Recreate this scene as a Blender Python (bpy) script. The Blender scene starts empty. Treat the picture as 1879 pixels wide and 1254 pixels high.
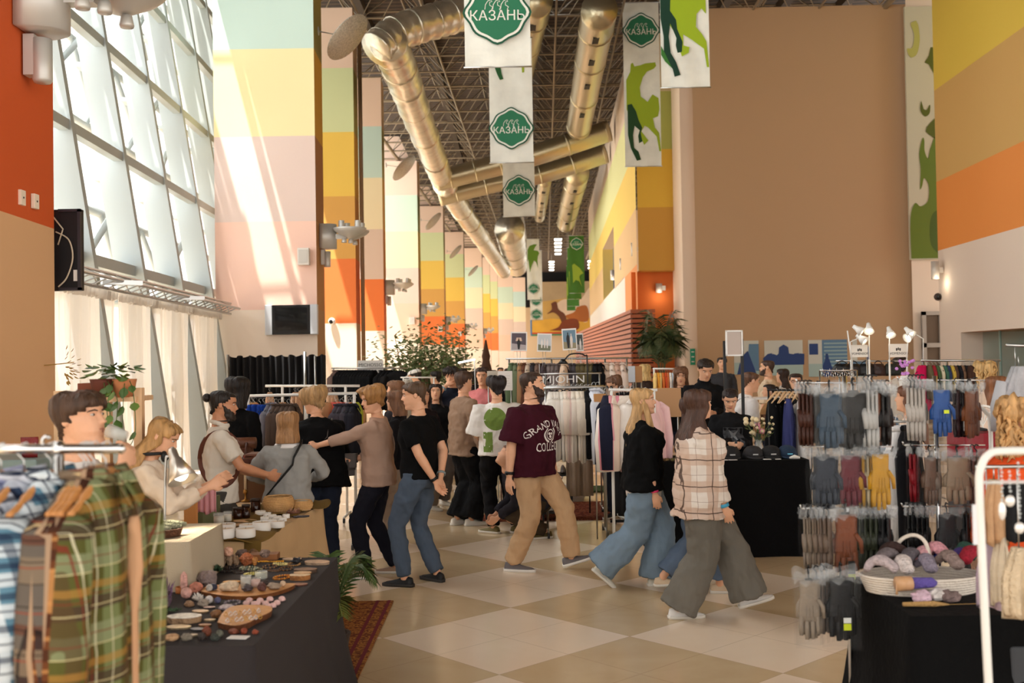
import bpy, bmesh, math, random
from math import sin, cos, pi, radians, sqrt, atan2, hypot
from mathutils import Vector, Matrix, noise
from mathutils.bvhtree import BVHTree
C = bpy.context.scene.collection
sc = bpy.context.scene
V = Vector
FPX, CXP, CYP, PITCH, ROLL, EYE = 1900.0, 939.5, 627.0, 0.0190, 0.0165, 1.90
_f = V((0, cos(PITCH), sin(PITCH))); _r = V((1, 0, 0)); _u = V((0, -sin(PITCH), cos(PITCH)))
CR = _r * cos(ROLL) - _u * sin(ROLL); CU = _u * cos(ROLL) + _r * sin(ROLL)
cam_d = bpy.data.cameras.new('camera'); cam = bpy.data.objects.new('camera', cam_d); C.objects.link(cam)
cam.matrix_world = Matrix(((CR.x, CU.x, -_f.x, 0), (CR.y, CU.y, -_f.y, 0), (CR.z, CU.z, -_f.z, EYE), (0, 0, 0, 1)))
cam_d.sensor_width = 36.0; cam_d.lens = FPX / 1879 * 36; cam_d.clip_start = 0.1; cam_d.clip_end = 600
cam_d.dof.use_dof = True; cam_d.dof.focus_distance = 9.2; cam_d.dof.aperture_fstop = 2.6
sc.camera = cam
EYEP = V((0, 0, EYE))
def ray(x, y): return (_f * FPX + CR * (x - CXP) - CU * (y - CYP)).normalized()
def P(x, y, d):
 r = ray(x, y); return EYEP + r * (d / r.y)
def G(x, y, z=0.0):
 r = ray(x, y); return EYEP + r * ((z - EYE) / r.z)
sc.view_settings.view_transform = 'Standard'; sc.view_settings.look = 'None'
sc.view_settings.gamma = 1.0; sc.view_settings.use_curve_mapping = False
sc.view_settings.exposure = 1.12
w = bpy.data.worlds.new('world'); sc.world = w; w.use_nodes = True
wb = w.node_tree.nodes['Background']; wb.inputs[0].default_value = (1.0, 0.955, 0.90, 1); wb.inputs[1].default_value = 1.2
def sun(az, el, e, col=(1, .95, .86)):
 l = bpy.data.lights.new('sun', 'SUN'); l.energy = e; l.angle = radians(.5); l.color = col
 o = bpy.data.objects.new('sun', l); C.objects.link(o)
 d = V((sin(radians(az)) * cos(radians(el)), cos(radians(az)) * cos(radians(el)), -sin(radians(el))))
 o.rotation_euler = d.to_track_quat('-Z', 'Y').to_euler()
sun(40.0, 69.0, 5.5)
def area(loc, to, sx, sy, e, col=(1, 1, 1)):
 l = bpy.data.lights.new('daylight', 'AREA'); l.shape = 'RECTANGLE'; l.size = sx; l.size_y = sy; l.energy = e; l.color = col
 o = bpy.data.objects.new('daylight', l); C.objects.link(o); o.location = loc
 o.rotation_euler = (V(to) - V(loc)).to_track_quat('-Z', 'Z').to_euler()
area((-9.5, 12, 7.5), (0, 12, 3.0), 24, 11, 1900, (.93, .97, 1.0))
area((-12, 45, 8), (0, 45, 3.0), 45, 11, 4200, (.95, .98, 1.0))
cy = sc.cycles; cy.max_bounces = 6; cy.diffuse_bounces = 3; cy.glossy_bounces = 3; cy.transmission_bounces = 4
cy.transparent_max_bounces = 24; cy.use_denoising = True; cy.caustics_reflective = False; cy.caustics_refractive = False
cy.sample_clamp_indirect = 4.0
def lin(c):
 return tuple((x / 255 / 12.92) if x / 255 <= .04045 else ((x / 255 + .055) / 1.055) ** 2.4 for x in c[:3]) + (1,)
_M = {}
def mat(col, rough=.6, metal=0., bump=0., bscale=60., var=0., vscale=8., stretch=(1, 1, 1), spec=.4, alpha=1., emit=0., trans=0., sheen=0., sub=0.):
 key = (tuple(col), rough, metal, bump, bscale, var, vscale, stretch, spec, alpha, emit, trans, sheen, sub)
 if key in _M: return _M[key]
 m = bpy.data.materials.new('m%03d' % len(_M)); m.use_nodes = True; nt = m.node_tree; b = nt.nodes['Principled BSDF']
 b.inputs['Base Color'].default_value = lin(col); b.inputs['Roughness'].default_value = rough
 b.inputs['Metallic'].default_value = metal; b.inputs['Specular IOR Level'].default_value = spec
 if sheen: b.inputs['Sheen Weight'].default_value = sheen
 if trans: b.inputs['Transmission Weight'].default_value = trans
 if alpha < 1: b.inputs['Alpha'].default_value = alpha
 if emit: b.inputs['Emission Color'].default_value = lin(col); b.inputs['Emission Strength'].default_value = emit
 if sub: b.inputs['Subsurface Weight'].default_value = sub; b.inputs['Subsurface Radius'].default_value = (.02, .008, .004)
 if bump or var:
  tc = nt.nodes.new('ShaderNodeTexCoord'); mp = nt.nodes.new('ShaderNodeMapping'); mp.inputs['Scale'].default_value = stretch
  nt.links.new(tc.outputs['Object'], mp.inputs[0])
 if bump:
  n = nt.nodes.new('ShaderNodeTexNoise'); n.inputs['Scale'].default_value = bscale; n.inputs['Detail'].default_value = 3
  nt.links.new(mp.outputs[0], n.inputs[0])
  bp = nt.nodes.new('ShaderNodeBump'); bp.inputs['Strength'].default_value = bump; bp.inputs['Distance'].default_value = .02
  nt.links.new(n.outputs[0], bp.inputs['Height']); nt.links.new(bp.outputs[0], b.inputs['Normal'])
 if var:
  n = nt.nodes.new('ShaderNodeTexNoise'); n.inputs['Scale'].default_value = vscale; n.inputs['Detail'].default_value = 4
  nt.links.new(mp.outputs[0], n.inputs[0])
  mr = nt.nodes.new('ShaderNodeMapRange'); mr.inputs[1].default_value = .3; mr.inputs[2].default_value = .7
  mr.inputs[3].default_value = 1 - var; mr.inputs[4].default_value = 1 + var; nt.links.new(n.outputs[0], mr.inputs[0])
  hs = nt.nodes.new('ShaderNodeHueSaturation'); hs.inputs['Color'].default_value = lin(col)
  nt.links.new(mr.outputs[0], hs.inputs['Value']); nt.links.new(hs.outputs[0], b.inputs['Base Color'])
 _M[key] = m; return m
def nodemat(fn, key):
 if key in _M: return _M[key]
 m = bpy.data.materials.new(key); m.use_nodes = True; nt = m.node_tree
 fn(nt, nt.nodes['Principled BSDF']); _M[key] = m; return m
def mth(nt, op, a, b=None, c=None):
 n = nt.nodes.new('ShaderNodeMath'); n.operation = op
 for i, s in enumerate((a, b, c)):
  if s is None: continue
  if isinstance(s, (int, float)): n.inputs[i].default_value = s
  else: nt.links.new(s, n.inputs[i])
 return n.outputs[0]
def mixc(nt, fac, a, b, mode='MIX'):
 n = nt.nodes.new('ShaderNodeMix'); n.data_type = 'RGBA'; n.blend_type = mode
 for i, s in ((0, fac), (6, a), (7, b)):
  if isinstance(s, (int, float)): n.inputs[i].default_value = s
  elif isinstance(s, tuple): n.inputs[i].default_value = s
  else: nt.links.new(s, n.inputs[i])
 return n.outputs[2]
def coord(nt, scale=(1, 1, 1), rot=(0, 0, 0), loc=(0, 0, 0), kind='Object'):
 tc = nt.nodes.new('ShaderNodeTexCoord'); mp = nt.nodes.new('ShaderNodeMapping')
 mp.inputs['Scale'].default_value = scale; mp.inputs['Rotation'].default_value = rot; mp.inputs['Location'].default_value = loc
 nt.links.new(tc.outputs[kind], mp.inputs[0]); return mp.outputs[0]
def plaid(base, stripes, key, noise_=.012, rough=.85):
 """stripes: (axis, period, start, width, colour, strength); axes 0 and 2 of the garment"""
 def fn(nt, b):
  co = coord(nt); nz = nt.nodes.new('ShaderNodeTexNoise'); nz.inputs['Scale'].default_value = 5
  nt.links.new(co, nz.inputs[0])
  add = nt.nodes.new('ShaderNodeVectorMath'); add.operation = 'MULTIPLY_ADD'
  nt.links.new(nz.outputs['Color'], add.inputs[0]); add.inputs[1].default_value = (noise_ * 2,) * 3; nt.links.new(co, add.inputs[2])
  sp = nt.nodes.new('ShaderNodeSeparateXYZ'); nt.links.new(add.outputs[0], sp.inputs[0])
  cur = lin(base)
  for ax, per, st, wd, cc, a in stripes:
   fr = mth(nt, 'FRACT', mth(nt, 'DIVIDE', mth(nt, 'ADD', sp.outputs[ax], 50 * per - st), per))
   msk = mth(nt, 'MULTIPLY', mth(nt, 'LESS_THAN', fr, wd / per), a)
   cur = mixc(nt, msk, cur, lin(cc))
  nt.links.new(cur, b.inputs['Base Color']); b.inputs['Roughness'].default_value = rough; b.inputs['Specular IOR Level'].default_value = .15
  n2 = nt.nodes.new('ShaderNodeTexNoise'); n2.inputs['Scale'].default_value = 9; nt.links.new(coord(nt, (1, 1, .4)), n2.inputs[0])
  bp = nt.nodes.new('ShaderNodeBump'); bp.inputs['Strength'].default_value = .7; bp.inputs['Distance'].default_value = .03
  nt.links.new(n2.outputs[0], bp.inputs['Height']); nt.links.new(bp.outputs[0], b.inputs['Normal'])
 return nodemat(fn, key)
class MB:
 def __init__(s, m=None): s.v = []; s.f = []; s.mi = []; s.sm = []; s.mats = []; s.cur = 0; s.use(m) if m else None
 def use(s, m):
  if m not in s.mats: s.mats.append(m)
  s.cur = s.mats.index(m); return s
 def add(s, vs, fs, smooth=False, M=None):
  o = len(s.v)
  s.v += [tuple(M @ V(p)) for p in vs] if M else [tuple(p) for p in vs]
  for f in fs: s.f.append([i + o for i in f]); s.mi.append(s.cur); s.sm.append(smooth)
  return s
 def box(s, c, d, M=None, rz=0):
  x, y, z = d[0] / 2, d[1] / 2, d[2] / 2
  R = Matrix.Translation(V(c)) @ Matrix.Rotation(rz, 4, 'Z')
  if M: R = M @ R
  return s.add([(a * x, b * y, e * z) for a in (-1, 1) for b in (-1, 1) for e in (-1, 1)],
                     [(0, 1, 3, 2), (4, 6, 7, 5), (0, 4, 5, 1), (2, 3, 7, 6), (0, 2, 6, 4), (1, 5, 7, 3)], False, R)
 def rings(s, R, smooth=True, cap=True, closed=True, M=None):
  n = len(R[0]); vs = [p for r in R for p in r]; fs = []
  for i in range(len(R) - 1):
   for j in range(n if closed else n - 1):
    a, b = i * n + j, i * n + (j + 1) % n
    fs.append((a, b, b + n, a + n))
  if cap:
   fs.append(tuple(reversed(range(n)))); fs.append(tuple(range((len(R) - 1) * n, len(R) * n)))
  return s.add(vs, fs, smooth, M)
 def tube(s, pts, r, n=8, cap=True, smooth=True, M=None, flat=1.0, ref=None):
  pts = [V(p) for p in pts]; R = []; k = len(pts)
  up = None
  for i, p in enumerate(pts):
   t = (pts[min(i + 1, k - 1)] - pts[max(i - 1, 0)])
   if t.length < 1e-9: t = V((0, 0, 1))
   t.normalize()
   if up is None:
    up = V(ref) if ref else (V((0, 0, 1)) if abs(t.z) < .9 else V((0, 1, 0)))
   a = t.cross(up)
   if a.length < 1e-6: a = t.cross(V((1, 0, 0)))
   a.normalize(); b = a.cross(t); up = b
   rr = r[i] if isinstance(r, (list, tuple)) else r
   ra, rb = rr if isinstance(rr, (tuple, list)) else (rr, rr * flat)
   R.append([p + a * (ra * cos(2 * pi * j / n)) + b * (rb * sin(2 * pi * j / n)) for j in range(n)])
  return s.rings(R, smooth, cap, True, M)
 def lathe(s, prof, c=(0, 0, 0), n=20, M=None, smooth=True, cap=True):
  R = [[(c[0] + r * cos(2 * pi * j / n), c[1] + r * sin(2 * pi * j / n), c[2] + z) for j in range(n)] for r, z in prof]
  return s.rings(R, smooth, cap, True, M)
 def ell(s, c, r, n=12, M=None):
  if not isinstance(r, (tuple, list)): r = (r, r, r)
  k = max(4, n // 2)
  R = [[(c[0] + r[0] * sin(pi * max(.02, min(.98, i / k))) * cos(2 * pi * j / n), c[1] + r[1] * sin(pi * max(.02, min(.98, i / k))) * sin(2 * pi * j / n),
               c[2] - r[2] * cos(pi * i / k)) for j in range(n)] for i in range(k + 1)]
  return s.rings(R, True, True, True, M)
 def poly(s, pts, vec, M=None):
  """polygon extruded along vec"""
  vec = V(vec); a = [V(p) for p in pts]; n = len(a)
  return s.add(a + [p + vec for p in a], [tuple(range(n)), tuple(reversed(range(n, 2 * n)))] + [(i, i + n, (i + 1) % n + n, (i + 1) % n) for i in range(n)], False, M)
 def sheet(s, fn, nu, nv, smooth=True, M=None):
  return s.add([fn(i / nu, j / nv) for j in range(nv + 1) for i in range(nu + 1)],
                     [(j * (nu + 1) + i, j * (nu + 1) + i + 1, (j + 1) * (nu + 1) + i + 1, (j + 1) * (nu + 1) + i) for j in range(nv) for i in range(nu)], smooth, M)
 def mesh(s, name):
  me = bpy.data.meshes.new(name); me.from_pydata(s.v, [], s.f); me.update()
  for m in s.mats: me.materials.append(m)
  me.polygons.foreach_set('material_index', s.mi); me.polygons.foreach_set('use_smooth', s.sm)
  return me
 def build(s, name, parent=None, label=None, cat=None, group=None, kind=None, loc=None, rz=0, bevel=0, remesh=0, smooth=0, solid=0, disp=0, dscale=.12, norm=False):
  me = s.mesh(name)
  if norm:
   bm = bmesh.new(); bm.from_mesh(me); bmesh.ops.recalc_face_normals(bm, faces=bm.faces); bm.to_mesh(me); bm.free()
  o = bpy.data.objects.new(name, me); C.objects.link(o)
  if parent: o.parent = parent
  if loc is not None: o.location = loc
  if rz: o.rotation_euler = (0, 0, rz)
  tag(o, label, cat, group, kind)
  if remesh:
   m = o.modifiers.new('r', 'REMESH'); m.mode = 'VOXEL'; m.voxel_size = remesh; m.use_smooth_shade = True
  if smooth: m = o.modifiers.new('s', 'SMOOTH'); m.factor = .5; m.iterations = smooth
  if disp:
   t = wrinkle(dscale); m = o.modifiers.new('d', 'DISPLACE'); m.texture = t; m.strength = disp; m.mid_level = .5
  if bevel: m = o.modifiers.new('b', 'BEVEL'); m.width = bevel; m.segments = 2; m.limit_method = 'ANGLE'
  if solid: m = o.modifiers.new('so', 'SOLIDIFY'); m.thickness = solid; m.offset = 0
  return o
def wrinkle(sc_):
 k = 'wr%.3f' % sc_
 if k in bpy.data.textures: return bpy.data.textures[k]
 t = bpy.data.textures.new(k, 'CLOUDS'); t.noise_scale = sc_; t.noise_depth = 1; return t
def tag(o, label=None, cat=None, group=None, kind=None):
 if label: o['label'] = label
 if cat: o['category'] = cat
 if group: o['group'] = group
 if kind: o['kind'] = kind
 return o
def thing(name, label, cat, loc=(0, 0, 0), rz=0, group=None):
 o = bpy.data.objects.new(name, None); C.objects.link(o); o.location = loc; o.rotation_euler = (0, 0, rz); o.empty_display_size = .1
 return tag(o, label, cat, group)
def kids(o): return [c for c in C.objects if c.parent == o]
_kid = {}
def dup(root, loc, rz=0, label=None, group=None, mats=None, scale=None):
 """copy of a thing with its parts and sub-parts"""
 if root.name not in _kid: _kid[root.name] = [(c, kids(c)) for c in kids(root)]
 r = root.copy(); C.objects.link(r); r.location = loc; r.rotation_euler = (0, 0, rz)
 if label: r['label'] = label
 if group: r['group'] = group
 if scale: r.scale = scale
 for ch, gs in _kid[root.name]:
  c = ch.copy(); C.objects.link(c); c.parent = r
  for g in gs: d = g.copy(); C.objects.link(d); d.parent = c
 return r
def remat(o, m):
 """give a copied object its own first material, sharing the mesh"""
 o.material_slots[0].link = 'OBJECT'; o.material_slots[0].material = m
_txt = {}
def text2d(s, size=1., bold=0., xs=1.):
 """text as flat triangles centred on the origin"""
 k = (s, bold)
 if k not in _txt:
  cu = bpy.data.curves.new('t', 'FONT'); cu.body = s; cu.align_x = 'CENTER'; cu.align_y = 'CENTER'; cu.resolution_u = 3; cu.offset = bold
  o = bpy.data.objects.new('t', cu); C.objects.link(o); bpy.context.view_layer.update()
  me = o.evaluated_get(bpy.context.evaluated_depsgraph_get()).to_mesh()
  _txt[k] = ([tuple(v.co) for v in me.vertices], [tuple(p.vertices) for p in me.polygons])
  bpy.data.objects.remove(o); bpy.data.curves.remove(cu)
 vs, fs = _txt[k]; return [(a * size * xs, b * size) for a, b, c in vs], fs
def frame(o, ux, uz):
 ux = V(ux).normalized(); uz = V(uz).normalized(); n = ux.cross(uz)
 return Matrix(((ux.x, uz.x, n.x, o[0]), (ux.y, uz.y, n.y, o[1]), (ux.z, uz.z, n.z, o[2]), (0, 0, 0, 1)))
def flat(mb, pts2, F, lift=.002):
 """flat polygon drawn on a frame F, lifted by lift"""
 mb.add([(a, b, lift) for a, b in pts2], [tuple(range(len(pts2)))], False, F)
def write(mb, s, F, size, m, lift=.003, bold=0., xs=1.):
 mb.use(m); vs, fs = text2d(s, size, bold, xs); mb.add([(a, b, lift) for a, b in vs], fs, False, F)
def stroke(mb, pts, w, F, lift=.003):
 pts = [V((p[0], p[1])) for p in pts]
 L = []; R = []
 for i, p in enumerate(pts):
  t = (pts[min(i + 1, len(pts) - 1)] - pts[max(0, i - 1)]).normalized(); n = V((-t.y, t.x)) * w / 2
  L.append(p + n); R.append(p - n)
 k = len(pts); mb.add([(a.x, a.y, lift) for a in L + R], [(i, i + 1, i + 1 + k, i + k) for i in range(k - 1)], False, F)
def spl(pts, n=6):
 """catmull-rom through 2d or 3d points"""
 pts = [V(p) for p in pts]; out = []
 for i in range(len(pts) - 1):
  p0, p1, p2, p3 = pts[max(i - 1, 0)], pts[i], pts[i + 1], pts[min(i + 2, len(pts) - 1)]
  for j in range(n):
   t = j / n
   out.append(.5 * ((2 * p1) + (p2 - p0) * t + (2 * p0 - 5 * p1 + 4 * p2 - p3) * t * t + (3 * p1 - p0 - 3 * p2 + p3) * t ** 3))
 return out + [pts[-1]]
rnd = random.Random(7)
STEEL = mat((190, 190, 188), .3, 1.0); CHROME = mat((215, 215, 215), .18, 1.0); SILVER = mat((168, 166, 160), .38, .85)
BLACK = mat((14, 14, 15), .7); WHITE = mat((232, 228, 222), .6); WPAINT = mat((236, 234, 228), .45)
def zat(x, y, d): return P(x, y, d).z
def floor_mat(nt, b):
 a = .8236; s = 1.205; T = (-.045, 8.017)
 co = coord(nt); sp = nt.nodes.new('ShaderNodeSeparateXYZ'); nt.links.new(co, sp.inputs[0])
 x = mth(nt, 'SUBTRACT', sp.outputs[0], T[0]); y = mth(nt, 'SUBTRACT', sp.outputs[1], T[1])
 u = mth(nt, 'ADD', mth(nt, 'MULTIPLY', x, cos(a) / s), mth(nt, 'MULTIPLY', y, -sin(a) / s))
 v = mth(nt, 'ADD', mth(nt, 'MULTIPLY', x, -sin(a) / s), mth(nt, 'MULTIPLY', y, -cos(a) / s))
 par = mth(nt, 'FLOORED_MODULO', mth(nt, 'ADD', mth(nt, 'FLOOR', u), mth(nt, 'FLOOR', v)), 2.0)
 nz = nt.nodes.new('ShaderNodeTexNoise'); nz.inputs['Scale'].default_value = 2.2; nz.inputs['Detail'].default_value = 6; nz.inputs['Distortion'].default_value = 1.5
 nt.links.new(co, nz.inputs[0])
 lt = mixc(nt, nz.outputs[0], lin((240, 216, 188)), lin((246, 226, 202)))
 dk = mixc(nt, nz.outputs[0], lin((204, 176, 136)), lin((220, 194, 156)))
 cur = mixc(nt, par, lt, dk)
 def joint(t):
  f = mth(nt, 'FRACT', mth(nt, 'MULTIPLY', t, 2.0)); return mth(nt, 'LESS_THAN', mth(nt, 'MINIMUM', f, mth(nt, 'SUBTRACT', 1.0, f)), .004)
 j = mth(nt, 'MULTIPLY', mth(nt, 'MAXIMUM', joint(u), joint(v)), .45)
 cur = mixc(nt, j, cur, lin((150, 118, 84)))
 nt.links.new(cur, b.inputs['Base Color']); b.inputs['Roughness'].default_value = .17; b.inputs['Specular IOR Level'].default_value = .42
 n2 = nt.nodes.new('ShaderNodeTexNoise'); n2.inputs['Scale'].default_value = 1.1; nt.links.new(co, n2.inputs[0])
 bp = nt.nodes.new('ShaderNodeBump'); bp.inputs['Strength'].default_value = .04; bp.inputs['Distance'].default_value = .05
 nt.links.new(n2.outputs[0], bp.inputs['Height']); nt.links.new(bp.outputs[0], b.inputs['Normal'])
fl = MB(nodemat(floor_mat, 'polished tiles')); fl.add([(-14, -4, 0), (24, -4, 0), (24, 150, 0), (-14, 150, 0)], [(0, 1, 2, 3)])
fl.build('floor', kind='structure')
g = MB(mat((200, 198, 190), .9)); g.add([(-140, -40, -.05), (-14, -40, -.05), (-14, 170, -.05), (-140, 170, -.05)], [(0, 1, 2, 3)]); g.build('ground', kind='structure')
def deck_mat(nt, b):
 co = coord(nt, (1, 1, 1), (0, 0, .04)); sp = nt.nodes.new('ShaderNodeSeparateXYZ'); nt.links.new(co, sp.inputs[0])
 f = mth(nt, 'FRACT', mth(nt, 'MULTIPLY', sp.outputs[1], 3.2)); m = mth(nt, 'LESS_THAN', f, .5)
 nt.links.new(mixc(nt, m, lin((84, 66, 52)), lin((46, 36, 30))), b.inputs['Base Color']); b.inputs['Roughness'].default_value = .8
ZT, ZD = 11.7, 13.0
ax = .035                                           # the hall's axis drifts to the right with distance
def ceil_z(x): return ZD + max(0, x - 2) * .04
dk = MB(nodemat(deck_mat, 'corrugated deck')); dk.add([(-5.75, -16, ZD), (2, -16, ZD), (22, -16, ceil_z(22)), (26, 150, ceil_z(22)), (8, 150, ZD), (-5.5, 150, ZD), (-8.2, 60, ZD), (-6.6, 22, ZD)], [(0, 1, 4, 5, 6, 7), (1, 2, 3, 4)])
dk.build('ceiling', kind='structure')
TR = mat((150, 134, 112), .5, .25)
fr = MB(TR); S = 1.85
def hx(i, y): return -6.6 + i * S + (y - 10) * ax * .9
def bar(a, b, r): fr.tube([a, b], r, 4, False)
NX, NY = 10, 50
for i in range(NX):
 fr.tube([(hx(i, 2), 2, ZT), (hx(i, 100), 100, ZT)], .035 if i % 3 else .09, 6, False)
 fr.tube([(hx(i + .5, 2), 2, ZD - .15), (hx(i + .5, 100), 100, ZD - .15)], .035, 4, False)
for j in range(6, NY):
 y = 1.5 + j * S; ym = y + S / 2
 fr.tube([(hx(-.4, y), y - .1, ZT), (hx(NX - 1, y), y + .1, ZT)], .035, 4, False)
 fr.tube([(hx(-.4, ym), ym, ZD - .15), (hx(NX - 1, ym), ym, ZD - .15)], .03, 4, False)
 for i in range(NX - 1):
  c = (hx(i + .5, ym), ym, ZD - .15)
  for a, bb in ((i, y), (i + 1, y), (i, y + S), (i + 1, y + S)):
   if j < 34 or (a + j) % 2: bar(c, (hx(a, bb), bb, ZT), .02)
fr.build('ceiling_frame', kind='structure')
for s_ in (0,):
 q = MB(mat((70, 58, 48), .7))
 for i in range(9): q.box((hx(i, 50) + .9, 52, ZD - .25), (.25, 100, .3))
 q.build('ceiling_beam', kind='structure')
BZ = [0, 3.0, 4.75, 6.45, 8.2, 9.95, 11.6]
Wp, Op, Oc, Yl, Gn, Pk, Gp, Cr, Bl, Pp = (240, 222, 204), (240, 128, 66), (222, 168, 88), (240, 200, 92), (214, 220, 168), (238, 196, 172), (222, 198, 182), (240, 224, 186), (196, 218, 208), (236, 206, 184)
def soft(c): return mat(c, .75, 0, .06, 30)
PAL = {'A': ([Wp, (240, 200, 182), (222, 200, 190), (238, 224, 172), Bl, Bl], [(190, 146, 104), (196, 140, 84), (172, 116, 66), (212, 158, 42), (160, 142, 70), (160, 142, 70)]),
       'O': ([Wp, Op, Oc, Yl, Gn, Pp], [(190, 148, 108), (216, 98, 44), (184, 122, 52), (198, 146, 44), (160, 146, 74), (196, 160, 128)]),  # second list: front bands darkened, the side's shade put into the colour
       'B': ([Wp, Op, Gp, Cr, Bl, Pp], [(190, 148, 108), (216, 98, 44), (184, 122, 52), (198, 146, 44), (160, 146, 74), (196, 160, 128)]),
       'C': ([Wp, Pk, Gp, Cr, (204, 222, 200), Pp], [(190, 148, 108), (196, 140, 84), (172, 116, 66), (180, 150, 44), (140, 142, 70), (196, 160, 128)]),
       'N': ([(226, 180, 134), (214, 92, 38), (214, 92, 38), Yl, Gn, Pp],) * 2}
PS = [('A', 397, 583, 20.5, 1.15), ('O', 500, 655, 28, 1.1), ('B', 560, 706, 35, 1.1), ('C', 640, 770, 49.5, 1.1), ('O', 700, 817, 64, 1.1), ('O', 760, 853.5, 77, 1.1),
      ('C', 800, 887, 88, 1.1), ('O', 830, 901, 96, 1), ('O', 850, 915, 104, 1), ('C', 870, 943, 112, 1), ('B', 900, 966, 120, 1)]
LAMPS = []
for k, (pal, x0, x1, d, t) in enumerate([('N', -140, 0, 7.0, 1.1)] + PS):
 f_, s_ = PAL[pal]
 if k == 0: a, b_ = V((-5.3, 7.0, 0)), V((-3.52, 7.0, 0)); c_, e_ = V((-3.585, 8.12, 0)), V((-5.3, 8.12, 0))
 else:
  b_ = P(x1, 663, d); a = P(x0, 663, d) if k == 1 else V((b_.x - 2.2, d, 0)); c_ = V((b_.x - .045 * t, d + t, 0)); e_ = V((a.x, d + t, 0))
  if k > 3: c_ = V((b_.x + .02 * t, d + t, 0))
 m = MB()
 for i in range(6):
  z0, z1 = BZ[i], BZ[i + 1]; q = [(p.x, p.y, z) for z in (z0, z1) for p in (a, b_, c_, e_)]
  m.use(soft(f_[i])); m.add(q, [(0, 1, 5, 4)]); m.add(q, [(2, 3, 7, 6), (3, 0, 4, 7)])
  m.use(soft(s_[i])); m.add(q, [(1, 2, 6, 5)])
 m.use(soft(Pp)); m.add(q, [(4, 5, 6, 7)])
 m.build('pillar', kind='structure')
 if k in (0, 1, 3, 4, 5, 6, 7): LAMPS.append((k, (b_ + c_) / 2))
m = MB(mat((150, 120, 90), .5))
for px_ in (662, 665): p = P(px_, 663, 28.6 if px_ < 663 else 28.9); m.tube([(p.x + .06, p.y, .0), (p.x + .06, p.y, 11.5)], .035, 8)
m.build('pipe', label='pair of thin pipes running down the side of the second striped pillar', cat='pipe')
for k, (pal, x0, x1, d, t) in enumerate(PS[3:8]):
 b_ = P(x1, 663, d); m = MB(soft(Pp)); m.poly([(b_.x - .2, d + .5, 11.4), (b_.x - 1.9, d + .5, 11.4 + .2), (b_.x - 1.9, d + .5, 12.9), (b_.x - .9, d + .5, 12.9)], (0, .5, 0)); m.build('trim_%d' % (k + 20), kind='structure')
FW = mat((172, 180, 180), .5); GL = nodemat(lambda nt, b: (b.inputs['Base Color'].__setattr__('default_value', (1, 1, 1, 1)), b.inputs['Alpha'].__setattr__('default_value', .06), b.inputs['Roughness'].__setattr__('default_value', .05)), 'glazing')
LEAN = .155
def fac(y, z, out=0.): return V((-4.93 - .0455 * y - LEAN * (z - 3.3) - out, y, z))
m = MB(FW); m2 = MB(mat((60, 66, 68), .5)); pan = MB(GL)
ys = [0.9 + 2.15 * i for i in range(-1, 34)]
for i, y in enumerate(ys):
 if y > 75: break
 tw = .06
 for yy, dep, t in ((y, .42, .06),):
  q = []
  for z in (.1, 12.9):
   a = fac(yy, z, -.02); b_ = fac(yy, z, dep)
   q += [(a.x, yy - t, z), (a.x, yy + t, z), (b_.x, yy + t, z), (b_.x, yy - t, z)]
  m.add(q, [(0, 1, 2, 3), (4, 5, 6, 7), (0, 1, 5, 4), (1, 2, 6, 5), (2, 3, 7, 6), (3, 0, 4, 7)])
 yy = y + 1.3; q = []
 for z in (.1, 12.9):
  a = fac(yy, z, .46); b_ = fac(yy, z, .56); q += [(a.x, yy - .16, z), (a.x, yy + .16, z), (b_.x, yy + .16, z), (b_.x, yy - .16, z)]
 m.add(q, [(0, 1, 2, 3), (4, 5, 6, 7), (0, 1, 5, 4), (1, 2, 6, 5), (2, 3, 7, 6), (3, 0, 4, 7)])
 q = []
 for z in (.1, 12.9): a = fac(yy - .18, z, .54); q += [(a.x, yy - .2, z), (a.x, yy - .17, z), (a.x - .03, yy - .17, z), (a.x - .03, yy - .2, z)]
 m2.add(q, [(0, 1, 2, 3), (4, 5, 6, 7), (0, 1, 5, 4), (1, 2, 6, 5), (2, 3, 7, 6), (3, 0, 4, 7)])
for z, out, w_, h_ in [(3.3, .12, .3, .16), (3.0, .4, .16, .08)] + [(3.3 + 1.78 * k, .02, .14, .14) for k in range(1, 6)] + [(3.02 + 1.78 * k, .38, .16, .07) for k in range(1, 6)]:
 for i, y in enumerate(ys[:-1]):
  if y > 73: break
  y1 = y + (2.15 if out < .3 else 1.2); a = fac(y, z, out); b_ = fac(y1, z, out)
  m.add([(a.x, y, z), (b_.x, y1, z), (b_.x - w_, y1, z), (a.x - w_, y, z), (a.x, y, z + h_), (b_.x, y1, z + h_), (b_.x - w_, y1, z + h_), (a.x - w_, y, z + h_)],
              [(0, 1, 2, 3), (4, 5, 6, 7), (0, 1, 5, 4), (1, 2, 6, 5), (2, 3, 7, 6), (3, 0, 4, 7)])
W1 = m.build('window_1', kind='structure'); m2.build('glazing_gasket', parent=W1)
a, b_, c_, e_ = fac(-1, 0, .58), fac(75, 0, .58), fac(75, 12.9, .58), fac(-1, 12.9, .58); pan.add([a, b_, c_, e_], [(0, 1, 2, 3)]); pan.build('window_pane', parent=W1)
m = MB(FW)
for z in [3.6 + 1.25 * k for k in range(8)]:
 pass
for i in range(0, 12):
 y = -2 + i * 2.15; s_ = 1 if i % 2 else -1
 for k in range(8):
  z0 = 1.5 + 1.5 * k; a = fac(y, z0, 1.0); b_ = fac(y + 2.15 * 1, z0 + 1.5 * s_ + (1.5 if s_ < 0 else 0), 1.0)
  m.tube([(a.x, a.y, z0), (b_.x, b_.y, z0 + (1.5 if k % 2 else -1.5))], .07, 4)
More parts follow.
